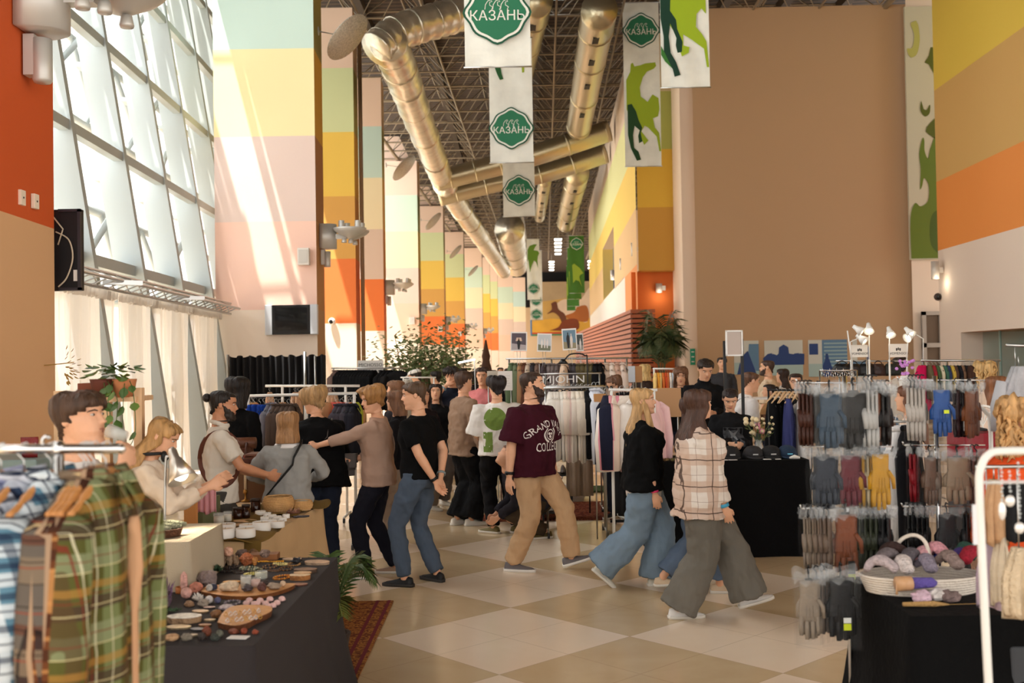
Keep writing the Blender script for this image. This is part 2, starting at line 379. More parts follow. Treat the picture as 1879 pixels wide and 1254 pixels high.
for k in range(8): z0 = 1.5 + 1.5 * k; a = fac(-3, z0, 1.); b_ = fac(26, z0, 1.); m.tube([a, b_], .08, 4)
m.build('facade_lattice', kind='structure')
def curtain_mat(nt, b):
 b.inputs['Base Color'].default_value = lin((206, 196, 184)); b.inputs['Roughness'].default_value = .9
 tr = nt.nodes.new('ShaderNodeBsdfTranslucent'); tr.inputs[0].default_value = lin((240, 228, 214)); mx = nt.nodes.new('ShaderNodeMixShader'); mx.inputs[0].default_value = .28
 tp = nt.nodes.new('ShaderNodeBsdfTransparent'); m3 = nt.nodes.new('ShaderNodeMixShader'); m3.inputs[0].default_value = .12
 out = nt.nodes['Material Output']; nt.links.new(b.outputs[0], mx.inputs[1]); nt.links.new(tr.outputs[0], mx.inputs[2])
 nt.links.new(mx.outputs[0], m3.inputs[1]); nt.links.new(tp.outputs[0], m3.inputs[2]); nt.links.new(m3.outputs[0], out.inputs[0])
CM = nodemat(curtain_mat, 'sheer curtain')
def cx(y): return -4.82 - .045 * y
seg = [(2.0, 6.9), (8.3, 11.2), (11.25, 14.2), (14.25, 17.2), (17.25, 20.2)]
for i, (y0, y1) in enumerate(seg):
 n = int((y1 - y0) * 26); m = MB(CM)
 def fn(u, v, y0=y0, y1=y1, i=i):
  y = y0 + (y1 - y0) * u; z = 2.86 * v + .02
  return (cx(y) + .035 * sin(y * 26 + 1.3 * sin(y * 2.3)) * (1.2 - .5 * v) + .03 * sin(y * 6.1 + z), y + .03 * sin(y * 17 + z * .8), z)
 m.sheet(fn, n, 8)
 def fr_(u, v, y0=y0, y1=y1):
  y = y0 + (y1 - y0) * u; z = 2.84 + .15 * v; return (cx(y) + .05 + .045 * sin(y * 41), y + .04 * v, z - .02 + .02 * sin(y * 33))
 m.sheet(fr_, n, 2)
 m.build('sheer_curtain', label=['white sheer curtain hidden behind the orange and beige pillar', 'white sheer curtain hanging right beside the orange and beige pillar', 'white sheer curtain behind the plants on the wooden shelf', 'white sheer curtain just right of the potted pothos', 'white sheer curtain next to the big pastel pillar'][i], cat='curtain', group='sheer curtains along the glass wall')
m = MB(STEEL); A_ = lambda y, z, o=0: (cx(y) + .22 + o, y, z)
for z, o in ((3.12, 0), (2.92, 0), (3.02, .18)): m.tube([A_(2, z, o), A_(20.3, z, o)], .024, 8)
for i in range(60):
 y = 2.2 + i * .3; m.tube([A_(y, 3.12), A_(y + .3, 2.92) if i % 2 else A_(y + .15, 3.02, .18)], .01, 5, False); m.tube([A_(y, 2.92), A_(y + .15, 3.02, .18)], .01, 5, False)
for y in (11, 13.4, 16.6): m.box((cx(y) + .38, y, 3.0), (.5, .12, .06), rz=.6)
m.build('curtain_truss', label='silver lattice truss carrying the white sheer curtains', cat='truss')
def quad(mb, a, b, c, d): mb.add([a, b, c, d], [(0, 1, 2, 3)])
def wallseg(mb, a, b, z0, z1): quad(mb, (a[0], a[1], z0), (b[0], b[1], z0), (b[0], b[1], z1), (a[0], a[1], z1))
SW0 = P(1172, 656, 31); SWd = .037
def sw(d, off=0.): return (SW0.x + SWd * (d - 31) + off, d)
m = MB()
for z0, z1, c in ((4.75, 6.45, (228, 190, 138)), (6.45, 8.2, (240, 206, 108)), (8.2, 9.95, (222, 220, 160)), (9.95, 11.7, (226, 204, 180))):
 m.use(soft(c)); wallseg(m, sw(31), sw(41.8), z0, z1); wallseg(m, sw(50.7), sw(68), z0, z1)
 if z0 > 7: wallseg(m, sw(41.8), sw(50.7), z0, z1)
m.use(soft((240, 206, 108))); wallseg(m, sw(41.8), sw(50.7), 7.3, 8.2)
m.use(soft((238, 156, 92))); wallseg(m, sw(31), sw(36), 3.0, 4.75)  # lit side of the orange block, its light put into a paler orange
m.use(soft((236, 226, 214))); wallseg(m, sw(36), sw(68), 3.3, 4.8)
m.use(soft((230, 200, 170))); wallseg(m, sw(31, .1), sw(68, .1), 0, 3.4); wallseg(m, sw(68), (SW0.x + 6, 68), 0, 11.7)
m.build('wall_right', kind='structure')
m = MB(mat((14, 70, 120), .4)); wallseg(m, sw(41.8, .5), sw(50.7, .5), 4.75, 6.2); m.use(mat((120, 124, 126), .4)); wallseg(m, sw(41.8, .5), sw(50.7, .5), 6.2, 7.3)
m.use(soft((238, 206, 120))); quad(m, sw(50.7) + (4.75,), sw(50.7, .5) + (4.75,), sw(50.7, .5) + (7.3,), sw(50.7) + (7.3,))
m.build('window_2', kind='structure')
a, b_ = P(1172, 500, 31), P(1252, 500, 31)
m = MB()
for z0, z1, c in ((4.55, 6.45, (204, 150, 62)), (6.45, 8.2, (222, 176, 62)), (8.2, 9.95, (176, 178, 92)), (9.95, 11.7, (214, 192, 150))):
 m.use(soft(c)); wallseg(m, (a.x, 31), (b_.x, 31), z0, z1)
m.use(soft((204, 150, 62))); m.add([(a.x, 31, 4.55), (b_.x, 31, 4.55), (b_.x, 32.5, 4.55), (a.x, 32.5, 4.55)], [(0, 1, 2, 3)])
m.use(soft((224, 118, 50))); c_ = P(1158, 500, 31.6); wallseg(m, (c_.x, 31.6), (b_.x + .4, 31.6), 0, 4.56)
m.build('wall_block', kind='structure')
m = MB(soft((236, 214, 192))); p, q = P(1251, 400, 29.5), P(1281, 400, 29.5)
m.box(((p.x + q.x) / 2, 30.4, 6), (q.x - p.x, 1.8, 12)); m.build('column', kind='structure')
m = MB(soft((192, 157, 121))); p, q = P(1275, 400, 29), P(1690, 400, 29); wallseg(m, (p.x, 29), (q.x + .5, 28.9), 0, 11.75); m.build('wall_back', kind='structure')
m = MB(soft((232, 212, 192))); p, q = P(1673, 500, 28.6), P(1760, 500, 28.6); wallseg(m, (p.x, 28.6), (q.x, 28.6), 0, 12.5)
m.build('wall_door_side', kind='structure')
NW = lambda d, o=0: (P(1722, 500, 27).x - .044 * (27 - d) + o, d)
m = MB()
for z0, z1, c in ((2.43, 4.6, (236, 218, 202)), (4.6, 6.4, (238, 150, 74)), (6.4, 8.8, (214, 172, 104)), (8.8, 12.5, (232, 200, 84))):
 m.use(soft(c)); wallseg(m, NW(27), NW(6), z0, z1); wallseg(m, NW(27), NW(27, 1.5), z0, z1)
m.use(soft((236, 218, 202))); wallseg(m, NW(27), NW(25.6), 0, 2.43); wallseg(m, NW(27), NW(27, 1.5), 0, 2.43); wallseg(m, NW(25.6), NW(25.6, 2), 0, 2.43)
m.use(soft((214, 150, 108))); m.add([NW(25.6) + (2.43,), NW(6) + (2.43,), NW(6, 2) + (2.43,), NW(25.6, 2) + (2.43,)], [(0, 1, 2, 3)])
m.build('wall_near_right', kind='structure')
m = MB(mat((120, 150, 140), .1, 0, spec=.6, alpha=.45)); wallseg(m, NW(25.5, .5), NW(8, .5), 0, 2.6); sf = m.build('window_3', kind='structure')
m = MB(mat((150, 170, 160), .3))
for k in range(5): d = 24.5 - k * 3.6; m.box((NW(d, .5)[0], d, 1.3), (.04, .05, 2.6))
m.build('window_frame', parent=sf)
m = MB(mat((108, 122, 112), .8, 0, .3, 4, .1, 12, (1, 1, 14))); wallseg(m, NW(26, 1.6), NW(8, 1.6), 0, 3); m.build('wall_shop', kind='structure')
dd = MB(mat((176, 166, 156), .5)); p, q = P(1692, 600, 28.45), P(1730, 600, 28.45)
zt = zat(1700, 572, 28.45)
for cx_, w_ in ((p.x + .05, .1), (q.x - .05, .1)): dd.box((cx_, 28.45, zt / 2), (w_, .1, zt))
dd.box(((p.x + q.x) / 2, 28.45, zt - .05), (q.x - p.x, .1, .1)); dd.box(((p.x + q.x) / 2, 28.45, 2.15), (q.x - p.x, .1, .12)); D1 = dd.build('door_1', kind='structure')
m = MB(mat((110, 94, 80), .15)); m.box(((p.x + q.x) / 2, 28.5, zt / 2), (q.x - p.x, .03, zt)); m.build('door_pane', parent=D1)
SL = mat((172, 92, 56), .5, 0, .2, 30, .12, 3, (1, 1, 9)); SLd = mat((70, 36, 22), .7); bx0 = P(1153, 600, 30.5).x
m = MB(SLd); m.box((bx0 + .42, 44, 1.65), (.6, 27, 3.2)); bk = m.build('wall_slat_backing', kind='structure')
m = MB(SL)
for k in range(23):
 z = .12 + k * .145
 m.box((bx0 + .1, 44, z), (.08, 27.2, .1)); m.box((bx0 + .42, 30.42, z), (.72, .08, .1))
m.build('slat_cladding', parent=bk, label='brown horizontal wood slats')
m = MB(soft((214, 186, 150))); e0, e1 = P(940, 640, 130), P(1120, 640, 130); wallseg(m, (e0.x - 6, 130), (e1.x + 6, 130), 0, 8.6); m.use(mat((16, 14, 13), .9)); wallseg(m, (e0.x - 6, 130), (e1.x + 6, 130), 8.6, 13.2); m.build('wall_end', kind='structure')
def poly_on(mb, pts, F, lift): flat(mb, pts, F, lift)
def mural():
 tl, br = P(972, 518, 128), P(1089, 615, 128); W_, H_ = br.x - tl.x, tl.z - br.z
 F = frame((tl.x, 128, br.z), (1, 0, 0), (0, 0, 1))
 def px(x, y): return ((x - 972) / 117 * W_, (615 - y) / 97 * H_)
 m = MB(mat((198, 156, 84), .7, 0, 0, 1, .12, .25)); m.box((W_ / 2, H_ / 2, -.06), (W_, H_, .1), F)
 def pg(c, pts, l): m.use(mat(c, .7, 0, 0, 1, .1, .5)); flat(m, [px(p[0], p[1]) for p in pts], F, l)
 pg((176, 150, 112), [(972, 518), (1089, 518), (1089, 560), (1040, 548), (972, 556)], .01); cv = lambda P_: [(a / 3.6875 + 820, b_ / 3.6875 + 400, 0) for a, b_ in P_]
 pg((218, 164, 60), [(972, 590), (1010, 584), (1060, 588), (1089, 582), (1089, 606), (972, 610)], .02)
 for i_, (c, q_) in enumerate((((222, 194, 164), [(750, 575), (800, 552), (900, 560), (965, 480), (985, 490), (985, 600), (950, 705), (890, 690), (820, 680), (780, 640), (740, 600), (750, 575)]), ((172, 98, 42), [(880, 606), (950, 600), (955, 700), (850, 690), (800, 664), (860, 640), (880, 606)]), ((104, 58, 34), [(705, 580), (740, 568), (756, 620), (796, 650), (808, 700), (784, 722), (758, 668), (720, 640), (676, 648), (708, 620), (705, 580)]), ((124, 58, 26), [(690, 758), (750, 738), (780, 700), (830, 683), (884, 690), (894, 742), (860, 762), (780, 762), (690, 758)]))): pg(c, [p[:2] for p in spl(cv(q_), 4)][:-1], .03 + .01 * i_)
 m.use(mat((200, 64, 36), .6)); flat(m, [px(972, 609), px(1089, 609), px(1089, 612), px(972, 611.5)], F, .03)
 m.use(mat((60, 130, 90), .6)); flat(m, [px(972, 612), px(1089, 612), px(1089, 615), px(972, 615)], F, .03)
 m.use(mat((60, 120, 170), .6)); flat(m, [px(972, 575), px(974.5, 575), px(974.5, 615), px(972, 615)], F, .07)
 m.build('wall_mural', label='large mural of a rolling brown and white horse on the far end wall', cat='mural')
mural()
def ornament():
 d = 28.5; tl, br = P(1664, 12, d), P(1719, 476, d); W_ = 54 * d / 1900; H_ = tl.z - br.z; x0 = P(1680, 476, d).x
 F = frame((x0 - .1, d, br.z), (1, 0, 0), (0, 0, 1)); s_ = d / 1900
 def px(x, y): return ((x - 1672 + (476 - y) * .0) * s_, (476 - y) * s_)
 m = MB(mat((196, 190, 166), .6)); m.box((W_ / 2 - .04, H_ / 2, -.05), (W_, H_, .08), F)
 G1, G2, G3 = (96, 116, 30), (84, 92, 16), (176, 172, 92)
 def pg(c, pts, l=.004): m.use(mat(c, .6)); flat(m, [px(*p) for p in pts], F, l)
 pg(G1, spl([(1671, 474), (1671, 400), (1680, 372), (1690, 378), (1704, 368), (1706, 340), (1698, 326), (1694, 340), (1690, 345), (1692, 310), (1690, 280), (1697, 252), (1700, 258), (1700, 275), (1706, 290), (1712, 268), (1724, 262), (1724, 474)], 4))
 pg(G2, spl([(1696, 182), (1694, 200), (1702, 212), (1711, 206), (1712, 190), (1706, 200), (1700, 198)], 4))
 pg(G2, spl([(1705, 232), (1714, 222), (1724, 216), (1724, 252), (1712, 248), (1703, 240)], 4)); pg(G2, [(1704, 112), (1712, 100), (1716, 84), (1724, 84), (1724, 140), (1712, 116)])
 pg(G3, spl([(1690, 34), (1680, 40), (1686, 60), (1682, 84), (1672, 86), (1678, 102), (1690, 96), (1696, 70), (1694, 42)], 4))
 pg((70, 92, 22), spl([(1724, 384), (1712, 392), (1706, 415), (1708, 450), (1724, 468)], 4), .006)
 m.build('ornament_panel', label='tall narrow white panel with green scroll ornament beside the beige wall', cat='panel')
ornament()
HEAD = [(.000, .082, .020, .020), (.012, .096, .000, .036), (.030, .101, -.030, .048), (.048, .094, -.050, .055), (.060, .098, -.058, .059), (.072, .103, -.062, .062),
  (.082, .099, -.068, .064), (.100, .100, -.080, .067), (.120, .096, -.090, .071), (.138, .088, -.097, .072), (.150, .092, -.100, .075), (.164, .097, -.102, .077),
  (.184, .095, -.101, .078), (.203, .084, -.095, .073), (.219, .063, -.080, .059), (.230, .035, -.052, .038), (.235, .008, -.016, .012)]
def hrow(z):
 if z <= 0: return (.035, -.086, .062)
 for a, b in zip(HEAD, HEAD[1:]):
  if z <= b[0]:
   t = (z - a[0]) / (b[0] - a[0]); return tuple(a[i] + (b[i] - a[i]) * t for i in (1, 2, 3))
 return HEAD[-1][1:]
def hpt(z, ph, off=0., hr_=False):
 """point on the head at height z and angle ph (0 = face)"""
 yf, yb, w_ = hrow(z)
 if hr_ and 0 < z < .09: c_, d_ = hrow(.09), hrow(0); yf, yb, w_ = (d_[i] + (c_[i] - d_[i]) * z / .09 for i in range(3))
 cyc = (yf + yb) / 2 - .01; a = (yf - cyc) if cos(ph) > 0 else (cyc - yb)
 x = (w_ + off) * sin(ph) * (abs(sin(ph)) ** -.12 if abs(sin(ph)) > .01 else 1); y = cyc + (a + off) * cos(ph)
 return V((x, y, z))
def shell(mb, line, off, zmin=0., top=.236, n=40, inner=-.02, M=None, wav=.004, seed=0, hr_=True):
 """closed shell round the head that is outside it only above line(ph)"""
 r_ = random.Random(seed); ph0 = [r_.random() * 6 for _ in range(4)]
 zs = [zmin + (0 - zmin) * i / 6 for i in range(6)] if zmin < 0 else []
 zs += [h[0] for h in HEAD if h[0] >= max(zmin, 0)]
 R = []
 for z in zs:
  row = []
  for j in range(n):
   ph = 2 * pi * j / n; pp = ph if ph <= pi else 2 * pi - ph
   w_ = wav * (sin(5 * ph + ph0[0]) + .6 * sin(11 * ph + ph0[1]) + .5 * sin(17 * ph + ph0[2] + z * 20))
   o = off(pp, z) + w_ if z >= line(pp) else inner
   o = max(o, -.05) if z > .2 else o
   zz = z
   if z > .2: zz = z + max(o, 0) * .75
   q = hpt(z, ph, o if z > .09 or o > 0 else -.035, hr_); q.z = zz; row.append(q)
  R.append(row)
 mb.rings(R, True, True, True, M)
def hair(mb, style, M, seed=0, mats=None):
 if style in ('short', 'shorttop', 'messy'):
  t = {'short': .012, 'shorttop': .010, 'messy': .026}[style]; wv = .003 if style != 'messy' else .007
  def line(p):
   if p < .75: return .192 - .01 * p
   if p < 1.35: return .185 - (p - .75) * .09
   if p < 1.75: return .128
   return .128 - (p - 1.75) * .075
  def off(p, z): return (.004 + t * max(0, min(1, (z - .10) / .09))) if style == 'shorttop' else t * (.55 + .45 * max(0, min(1, (z - .04) / .14)))
  shell(mb, line, off, .01, M=M, wav=wv, seed=seed)
  if style == 'messy':
   for k in range(9): a = -1.2 + k * .3; p = hpt(.2, a, .02); q = hpt(.165, a + .12, .03); mb.tube([M @ p, M @ (p + V((0, .02, .012))), M @ q], [.014, .013, .002], 6)
 elif style == 'buzz':
  shell(mb, lambda p: .19 if p < .8 else (.19 - (p - .8) * .12 if p < 1.3 else .128 - max(0, p - 1.75) * .07), lambda p, z: .004 + .004 * max(0, (z - .15) / .08), .01, M=M, wav=.0)
 elif style in ('fringe',):
  shell(mb, lambda p: .166 + .012 * p if p < .6 else (.173 - (p - .6) * .05 if p < 1.3 else .125 - (p - 1.3) * .05), lambda p, z: .012 + .008 * max(0, (z - .1) / .13), .01, M=M, wav=.004, seed=seed)
 elif style in ('puff',):
  shell(mb, lambda p: .185 if p < .7 else (.10 if p < 1.4 else .10 - (p - 1.4) * .04), lambda p, z: .020 + .022 * max(0, min(1, (z - .1) / .08)), .0, M=M, wav=.006, seed=seed)
 elif style == 'bob':
  shell(mb, lambda p: .19 - .02 * p if p < .75 else (.12 if p < 1.0 else -.2), lambda p, z: .020 + .020 * max(0, min(1, 1 - z / .13)), -.05, M=M, wav=.004, seed=seed)
 elif style in ('long', 'longer'):
  L = -.24 if style == 'long' else -.36
  def off(p, z):
   if z >= .0: return .011 + .006 * (1 - z / .23)
   t = min(1, -z / .14); return .014 + (.060 * t if p > 1.9 else .045 * t)
  shell(mb, lambda p: .195 - .02 * p if p < .8 else (.15 if p < 1.25 else -.5), off, L, M=M, wav=.005, seed=seed, inner=-.03)
 elif style in ('bun', 'pony'):
  shell(mb, lambda p: .19 if p < .8 else (.19 - (p - .8) * .11 if p < 1.4 else .115 - max(0, p - 1.6) * .05), lambda p, z: .008, .01, M=M, wav=.0015)
  if style == 'bun': mb.ell((0, -.125, .17), (.036, .034, .036), 12, M)
  else: mb.tube([M @ V(q) for q in ((0, -.10, .15), (0, -.15, .13), (0, -.15, .04), (.01, -.12, -.10))], [.02, .03, .03, .008], 8)
 elif style == 'curly':
  shell(mb, lambda p: .18 - .02 * p if p < .75 else -.3, lambda p, z: .026 + .012 * sin(z * 60) * sin(p * 7), -.12, M=M, wav=.012, seed=seed)
  r_ = random.Random(seed)
  for k in range(110):
   a = r_.uniform(.75, 5.5); z = r_.uniform(-.1, .2); p = hpt(z, a, .028, True); q = hpt(z - .04, a + r_.uniform(-.25, .25), .045, True); q2 = hpt(z - .075, a + r_.uniform(-.3, .3), .03, True); q.z = z - .04; q2.z = z - .075; mb.tube([M @ p, M @ q, M @ q2], [.012, .010, .003], 6)
def ik(a, b, l1, l2, pole):
 a = V(a); b = V(b); d = b - a; L = d.length; mx = (l1 + l2) * .998
 if L > mx: b = a + d * (mx / L); d = b - a; L = mx
 L = max(L, abs(l1 - l2) + .01)
 x = (l1 * l1 - l2 * l2 + L * L) / (2 * L); h = sqrt(max(0, l1 * l1 - x * x)); u = d.normalized()
 p = V(pole); p = (p - u * p.dot(u)); p = p.normalized() if p.length > 1e-5 else V((0, 1, 0))
 return a + u * x + p * h, b
SKIN = (226, 172, 138); SKIN2 = (206, 150, 116); SKIN3 = (176, 120, 88)
def skinmat(c): return mat(c, .5, 0, .05, 120, .04, 18, sub=.06)
def hairmat(c): return mat(c, .5, 0, .8, 50, .38, 34, (1, 1, .12), .35)
def person(label, x, y, yaw, H=1.7, b=1.0, fem=False, hips=0., lean=0., bend=0., head=(0, 0, 0), hr=None, hl=None, polr=(.3, -.8, -.5), poll=(-.3, -.8, -.5),
           fr=(.10, .0, .0), fll=(-.10, .0, .0), toe=(8, -8), skin=SKIN, top=dict(c=(40, 40, 44)), bot=dict(c=(40, 44, 60)), shoe=(40, 40, 42), sole=None, hairs=('short', (60, 42, 30)),
           beard=None, face=1, vox=.009, z=0., group=None, curlf=.55, extra=None, palms=None, feet=True, ft=(0, 0)):
 """x right, y forward in the person's own frame; feet = ankle offsets (x, y, lift); hands hr/hl = wrist targets in metres from the ground point"""
 k = H / 1.7; root = thing('person', label, 'person', (x, y, z), radians(yaw), group)
 hz = .905 * k - hips; pel = V((0, 0, hz)); ln = radians(lean); bn = radians(lean + bend)
 up1 = V((0, sin(ln), cos(ln))); up2 = V((0, sin(bn), cos(bn))); fw2 = V((0, cos(bn), -sin(bn)))
 wai = pel + up1 * .16 * k; neck = wai + up2 * .37 * k; sh = wai + up2 * .288 * k
 def sp(t):  # along the spine, t metres from pelvis (at H 1.7)
  return pel + up1 * t * k if t < .16 else wai + up2 * (t - .16) * k
 def ring(t, w_, d_, n=20, oy=0, pw=.8):
  c = sp(t); R = []
  u2 = up2 if t > .16 else up1; f2 = V((0, u2.z, -u2.y))
  for j in range(n):
   a = 2 * pi * j / n; cx_ = abs(cos(a)) ** pw * (1 if cos(a) >= 0 else -1); sy = abs(sin(a)) ** pw * (1 if sin(a) >= 0 else -1)
   R.append(c + V((1, 0, 0)) * (w_ * k * b * cx_) + f2 * ((d_ * sy + oy) * k * b))
  return R
 if fem: TOR = [(-.10, .10, .08, 0), (-.05, .165, .11, -.01), (.02, .172, .118, -.01), (.09, .145, .10, 0), (.17, .122, .09, 0), (.25, .135, .10, .005), (.33, .15, .118, .02), (.395, .156, .108, .012), (.435, .150, .088, 0), (.462, .128, .074, -.005), (.485, .09, .062, -.008), (.505, .062, .055, -.005), (.53, .05, .05, 0)]
 else: TOR = [(-.10, .10, .08, 0), (-.05, .155, .105, -.005), (.02, .160, .112, 0), (.09, .150, .106, 0), (.17, .145, .103, 0), (.25, .152, .108, .005), (.33, .165, .118, .01), (.40, .175, .115, .005), (.435, .168, .096, 0), (.462, .145, .080, -.005), (.485, .105, .070, -.008), (.505, .075, .062, -.005), (.53, .058, .056, 0)]
 sw_ = (.165 if fem else .185) * k * (b * .5 + .5)
 S = {1: sh + V((sw_, 0, 0)) + up2 * .005, -1: sh + V((-sw_, 0, 0))}
 ua, fa = .285 * k, .255 * k
 hr = hr or (.25 * k, .04, .80 * k); hl = hl or (-.25 * k, .04, .80 * k)
 E, W_ = {}, {}
 E[1], W_[1] = ik(S[1], hr, ua, fa, polr); E[-1], W_[-1] = ik(S[-1], hl, ua, fa, poll)
 th, sn = .425 * k, .42 * k; hipx = .09 * k; K, A = {}, {}
 for s, ft_ in ((1, fr), (-1, fll)):
  hp = pel + V((s * hipx, 0, -.02)); K[s], A[s] = ik(hp, (ft_[0], ft_[1], .085 * k + ft_[2]), th, sn, (0.02 * s, 1, .1)); K[s] = K[s]
 hy, hpi, hro = (radians(q) for q in head)
 HM = Matrix.Translation(neck + up2 * .030 * k) @ Matrix.Rotation(-hy, 4, 'Z') @ Matrix.Rotation(hpi, 4, 'X') @ Matrix.Rotation(hro, 4, 'Y') @ Matrix.Scale(k * (.97 if fem else 1.0), 4) @ Matrix.Diagonal((1.05, 1.0, .955, 1)) @ Matrix.Translation((0, .01, 0))
 sm = skinmat(skin); m = MB(sm)
 m.rings([ring(t, w_ - (.016 if t < .48 else .004), d_ - (.012 if t < .48 else .004), 20, oy) for t, w_, d_, oy in TOR])
 nb = sp(.50); hd = HM @ V((0, -.015, .06)); nr = (.047 if fem else .056) * k
 m.tube([nb, nb.lerp(hd, .5), hd], [nr * 1.12, nr, nr], 12)
 m.rings([[HM @ hpt(h[0], 2 * pi * j / 22) for j in range(22)] for h in HEAD])
 m.rings([[HM @ V(q) for q in ring_] for ring_ in [[(-.008, .086, .146), (.008, .086, .146), (.006, .098, .144), (-.006, .098, .144)], [(-.012, .088, .120), (.012, .088, .120), (.007, .114, .118), (-.007, .114, .118)],
             [(-.017, .088, .108), (.017, .088, .108), (.009, .122, .108), (-.009, .122, .108)], [(-.014, .09, .097), (.014, .09, .097), (.007, .108, .100), (-.007, .108, .100)]]])
 for s in (-1, 1):
  m.rings([[HM @ V((s * (.070 + o), -.012 + r_ * cos(a) * .8, .128 + r_ * 1.45 * sin(a))) for a in [2 * pi * j / 10 for j in range(10)]] for o, r_ in ((-.01, .016), (.004, .019), (.012, .021), (.014, .012))])
 for s in (1, -1):
  a, e, w_ = S[s], E[s], W_[s]; bb = (.85 if fem else 1.0) * (b * .6 + .4) * k
  m.tube([a + V((-s * .05, 0, -.02)), a + V((0, 0, -.02)), a.lerp(e, .3), a.lerp(e, .75), e, e.lerp(w_, .25), e.lerp(w_, .7), w_], [.03 * bb, .036 * bb, .042 * bb, .040 * bb, .038 * bb, .039 * bb, .030 * bb, .025 * bb], 12)
  d = (w_ - e).normalized(); pn = V((palms or {}).get(s, (-s, .15, 0))); pn = (pn - d * pn.dot(d)).normalized(); wd = pn.cross(d) * s  # thumb side
  if wd.y < 0 and not palms: wd = -wd
  hk = k * (.9 if fem else 1.0)
  m.rings([[w_ + d * t * hk + wd * (ww * cos(q) * hk) + pn * (tt * sin(q) * hk) for q in [2 * pi * j / 10 for j in range(10)]] for t, ww, tt in ((-.01, .024, .020), (.02, .032, .017), (.05, .040, .016), (.085, .041, .013), (.095, .036, .010))])
  for f_i, (o, L) in enumerate(((.030, .070), (.010, .080), (-.010, .074), (-.029, .058))):
   base = w_ + (d * .088 + wd * o) * hk; c_ = curlf * (1 + .12 * f_i); p = base; pts = [base - d * .02 * hk, base]; dd = d
   for q in range(3):
    ang = c_ * (.35 + .35 * q); dd = (d * cos(ang) + pn * sin(ang)); p = p + dd * (L / 3 * hk) + wd * o * .06; pts.append(p)
   m.tube(pts, [.0088 * hk, .0092 * hk, .0085 * hk, .008 * hk, .0065 * hk], 7)
  tb = w_ + (d * .03 + wd * .030) * hk; m.tube([tb - wd * .012 * hk, tb + (d * .025 + wd * .018 + pn * .008) * hk, tb + (d * .052 + wd * .022 + pn * .018) * hk, tb + (d * .072 + wd * .018 + pn * .024) * hk], [.014 * hk, .0125 * hk, .010 * hk, .0075 * hk], 7)
  h_ = pel + V((s * hipx, 0, -.02)); kk_, an = K[s], A[s]
  m.tube([h_ + V((0, 0, .04)), h_, h_.lerp(kk_, .35), h_.lerp(kk_, .8), kk_, kk_.lerp(an, .3), kk_.lerp(an, .75), an, an + V((0, 0, -.03 * k))], [.07 * k, .07 * k * b, .066 * k * b, .050 * k, .048 * k, .048 * k, .038 * k, .034 * k, .034 * k], 12)
 o_body = m.build('body', root, remesh=vox, smooth=2, norm=True)
 if face:
  for s in (-1, 1):
   e = MB(mat((206, 196, 188), .3)); e.ell((0, 0, 0), (.012, .009, .0058), 10); e.use(mat((44, 30, 22), .2)); e.ell((0, .0052, 0), (.0058, .0056, .0058), 8)
   for q in range(len(e.v)): e.v[q] = tuple(HM @ (V(e.v[q]) + V((s * .031, .0805, .142))))
   e.build('eye', root)
   q = MB(hairmat(tuple(int(c * .7) for c in hairs[1]))); q.tube([HM @ V(p) for p in ((s * .014, .0935, .1575), (s * .03, .0915, .1615), (s * .046, .080, .158), (s * .052, .072, .154))], [.0028, .0036, .003, .0015], 6); q.build('eyebrow', root)
  q = MB(mat((190, 108, 96) if fem else (178, 116, 98), .4)); q.tube([HM @ V(p) for p in ((-.024, .085, .0755), (-.012, .0985, .078), (0, .1015, .077), (.012, .0985, .078), (.024, .085, .0755))], [.002, .0042, .005, .0042, .002], 6)
  q.tube([HM @ V(p) for p in ((-.018, .088, .0705), (0, .100, .068), (.018, .088, .0705))], [.002, .0052, .002], 6); q.build('lips', root)
 if beard:
  q = MB(hairmat(beard)); shell(q, lambda p: -.01, lambda p, z: (.012 if z < .06 else .005) if (p < 1.45 and z < (.062 if p < .42 else .07 + (p - .42) * .065)) or (p < .5 and .084 < z < .094) else -.02, 0., .12, M=HM, wav=.001, hr_=False)
  q.build('beard', root)
 st, hc = hairs[0], hairs[1]; q = MB(hairmat(hc)); hair(q, st, HM, seed=int(x * 100) % 97)
 if st in ('long', 'longer') and len(hairs) > 2:  # locks over the chest
  for s in hairs[2]:
   for j in range(3): q.tube([HM @ V(p) for p in ((s * .078, .01 + j * .012, .10), (s * (.088 + j * .006), .03 + j * .015, 0), (s * (.10 - .008 * j), .055 + j * .012, -.10), (s * (.09 - .01 * j), .065 + .01 * j, -.20 - .02 * j))], [.014, .020, .022, .006], 7, flat=.7)
 if st != 'none': q.build('hair', root)
 bt = bot; wd_ = bt.get('w', 1.0); e0 = .012; flare = bt.get('flare', 1.0); bm = bt.get('m') or mat(bt['c'], .85, 0, .5, 14, .10, 7, (1, 1, .35), .15)
 q = MB(bm); q.rings([ring(t, w_ + (e0 if t < 0 else .004), d_ + (e0 + .004 if t < 0 else .004), 20, oy) for t, w_, d_, oy in TOR[:4]])
 for s in (1, -1):
  h_ = pel + V((s * hipx, 0, -.02)); kk_, an = K[s], A[s]; an2 = an + (an - kk_).normalized() * bt.get('len', .0)
  r0 = .098 * k * (b * .7 + .3); q.tube([h_ + V((0, 0, .06)), h_, h_.lerp(kk_, .4), kk_, kk_.lerp(an2, .5), an2], [r0, r0 * (1 + (wd_ - 1) * .2), .09 * k * (1 + (wd_ - 1) * .7), .068 * k * wd_, .062 * k * wd_ * (1 + (flare - 1) * .5), .056 * k * wd_ * flare], 14)
 q.build('trousers', root, remesh=.012, smooth=2, disp=.032, dscale=.085, norm=True)
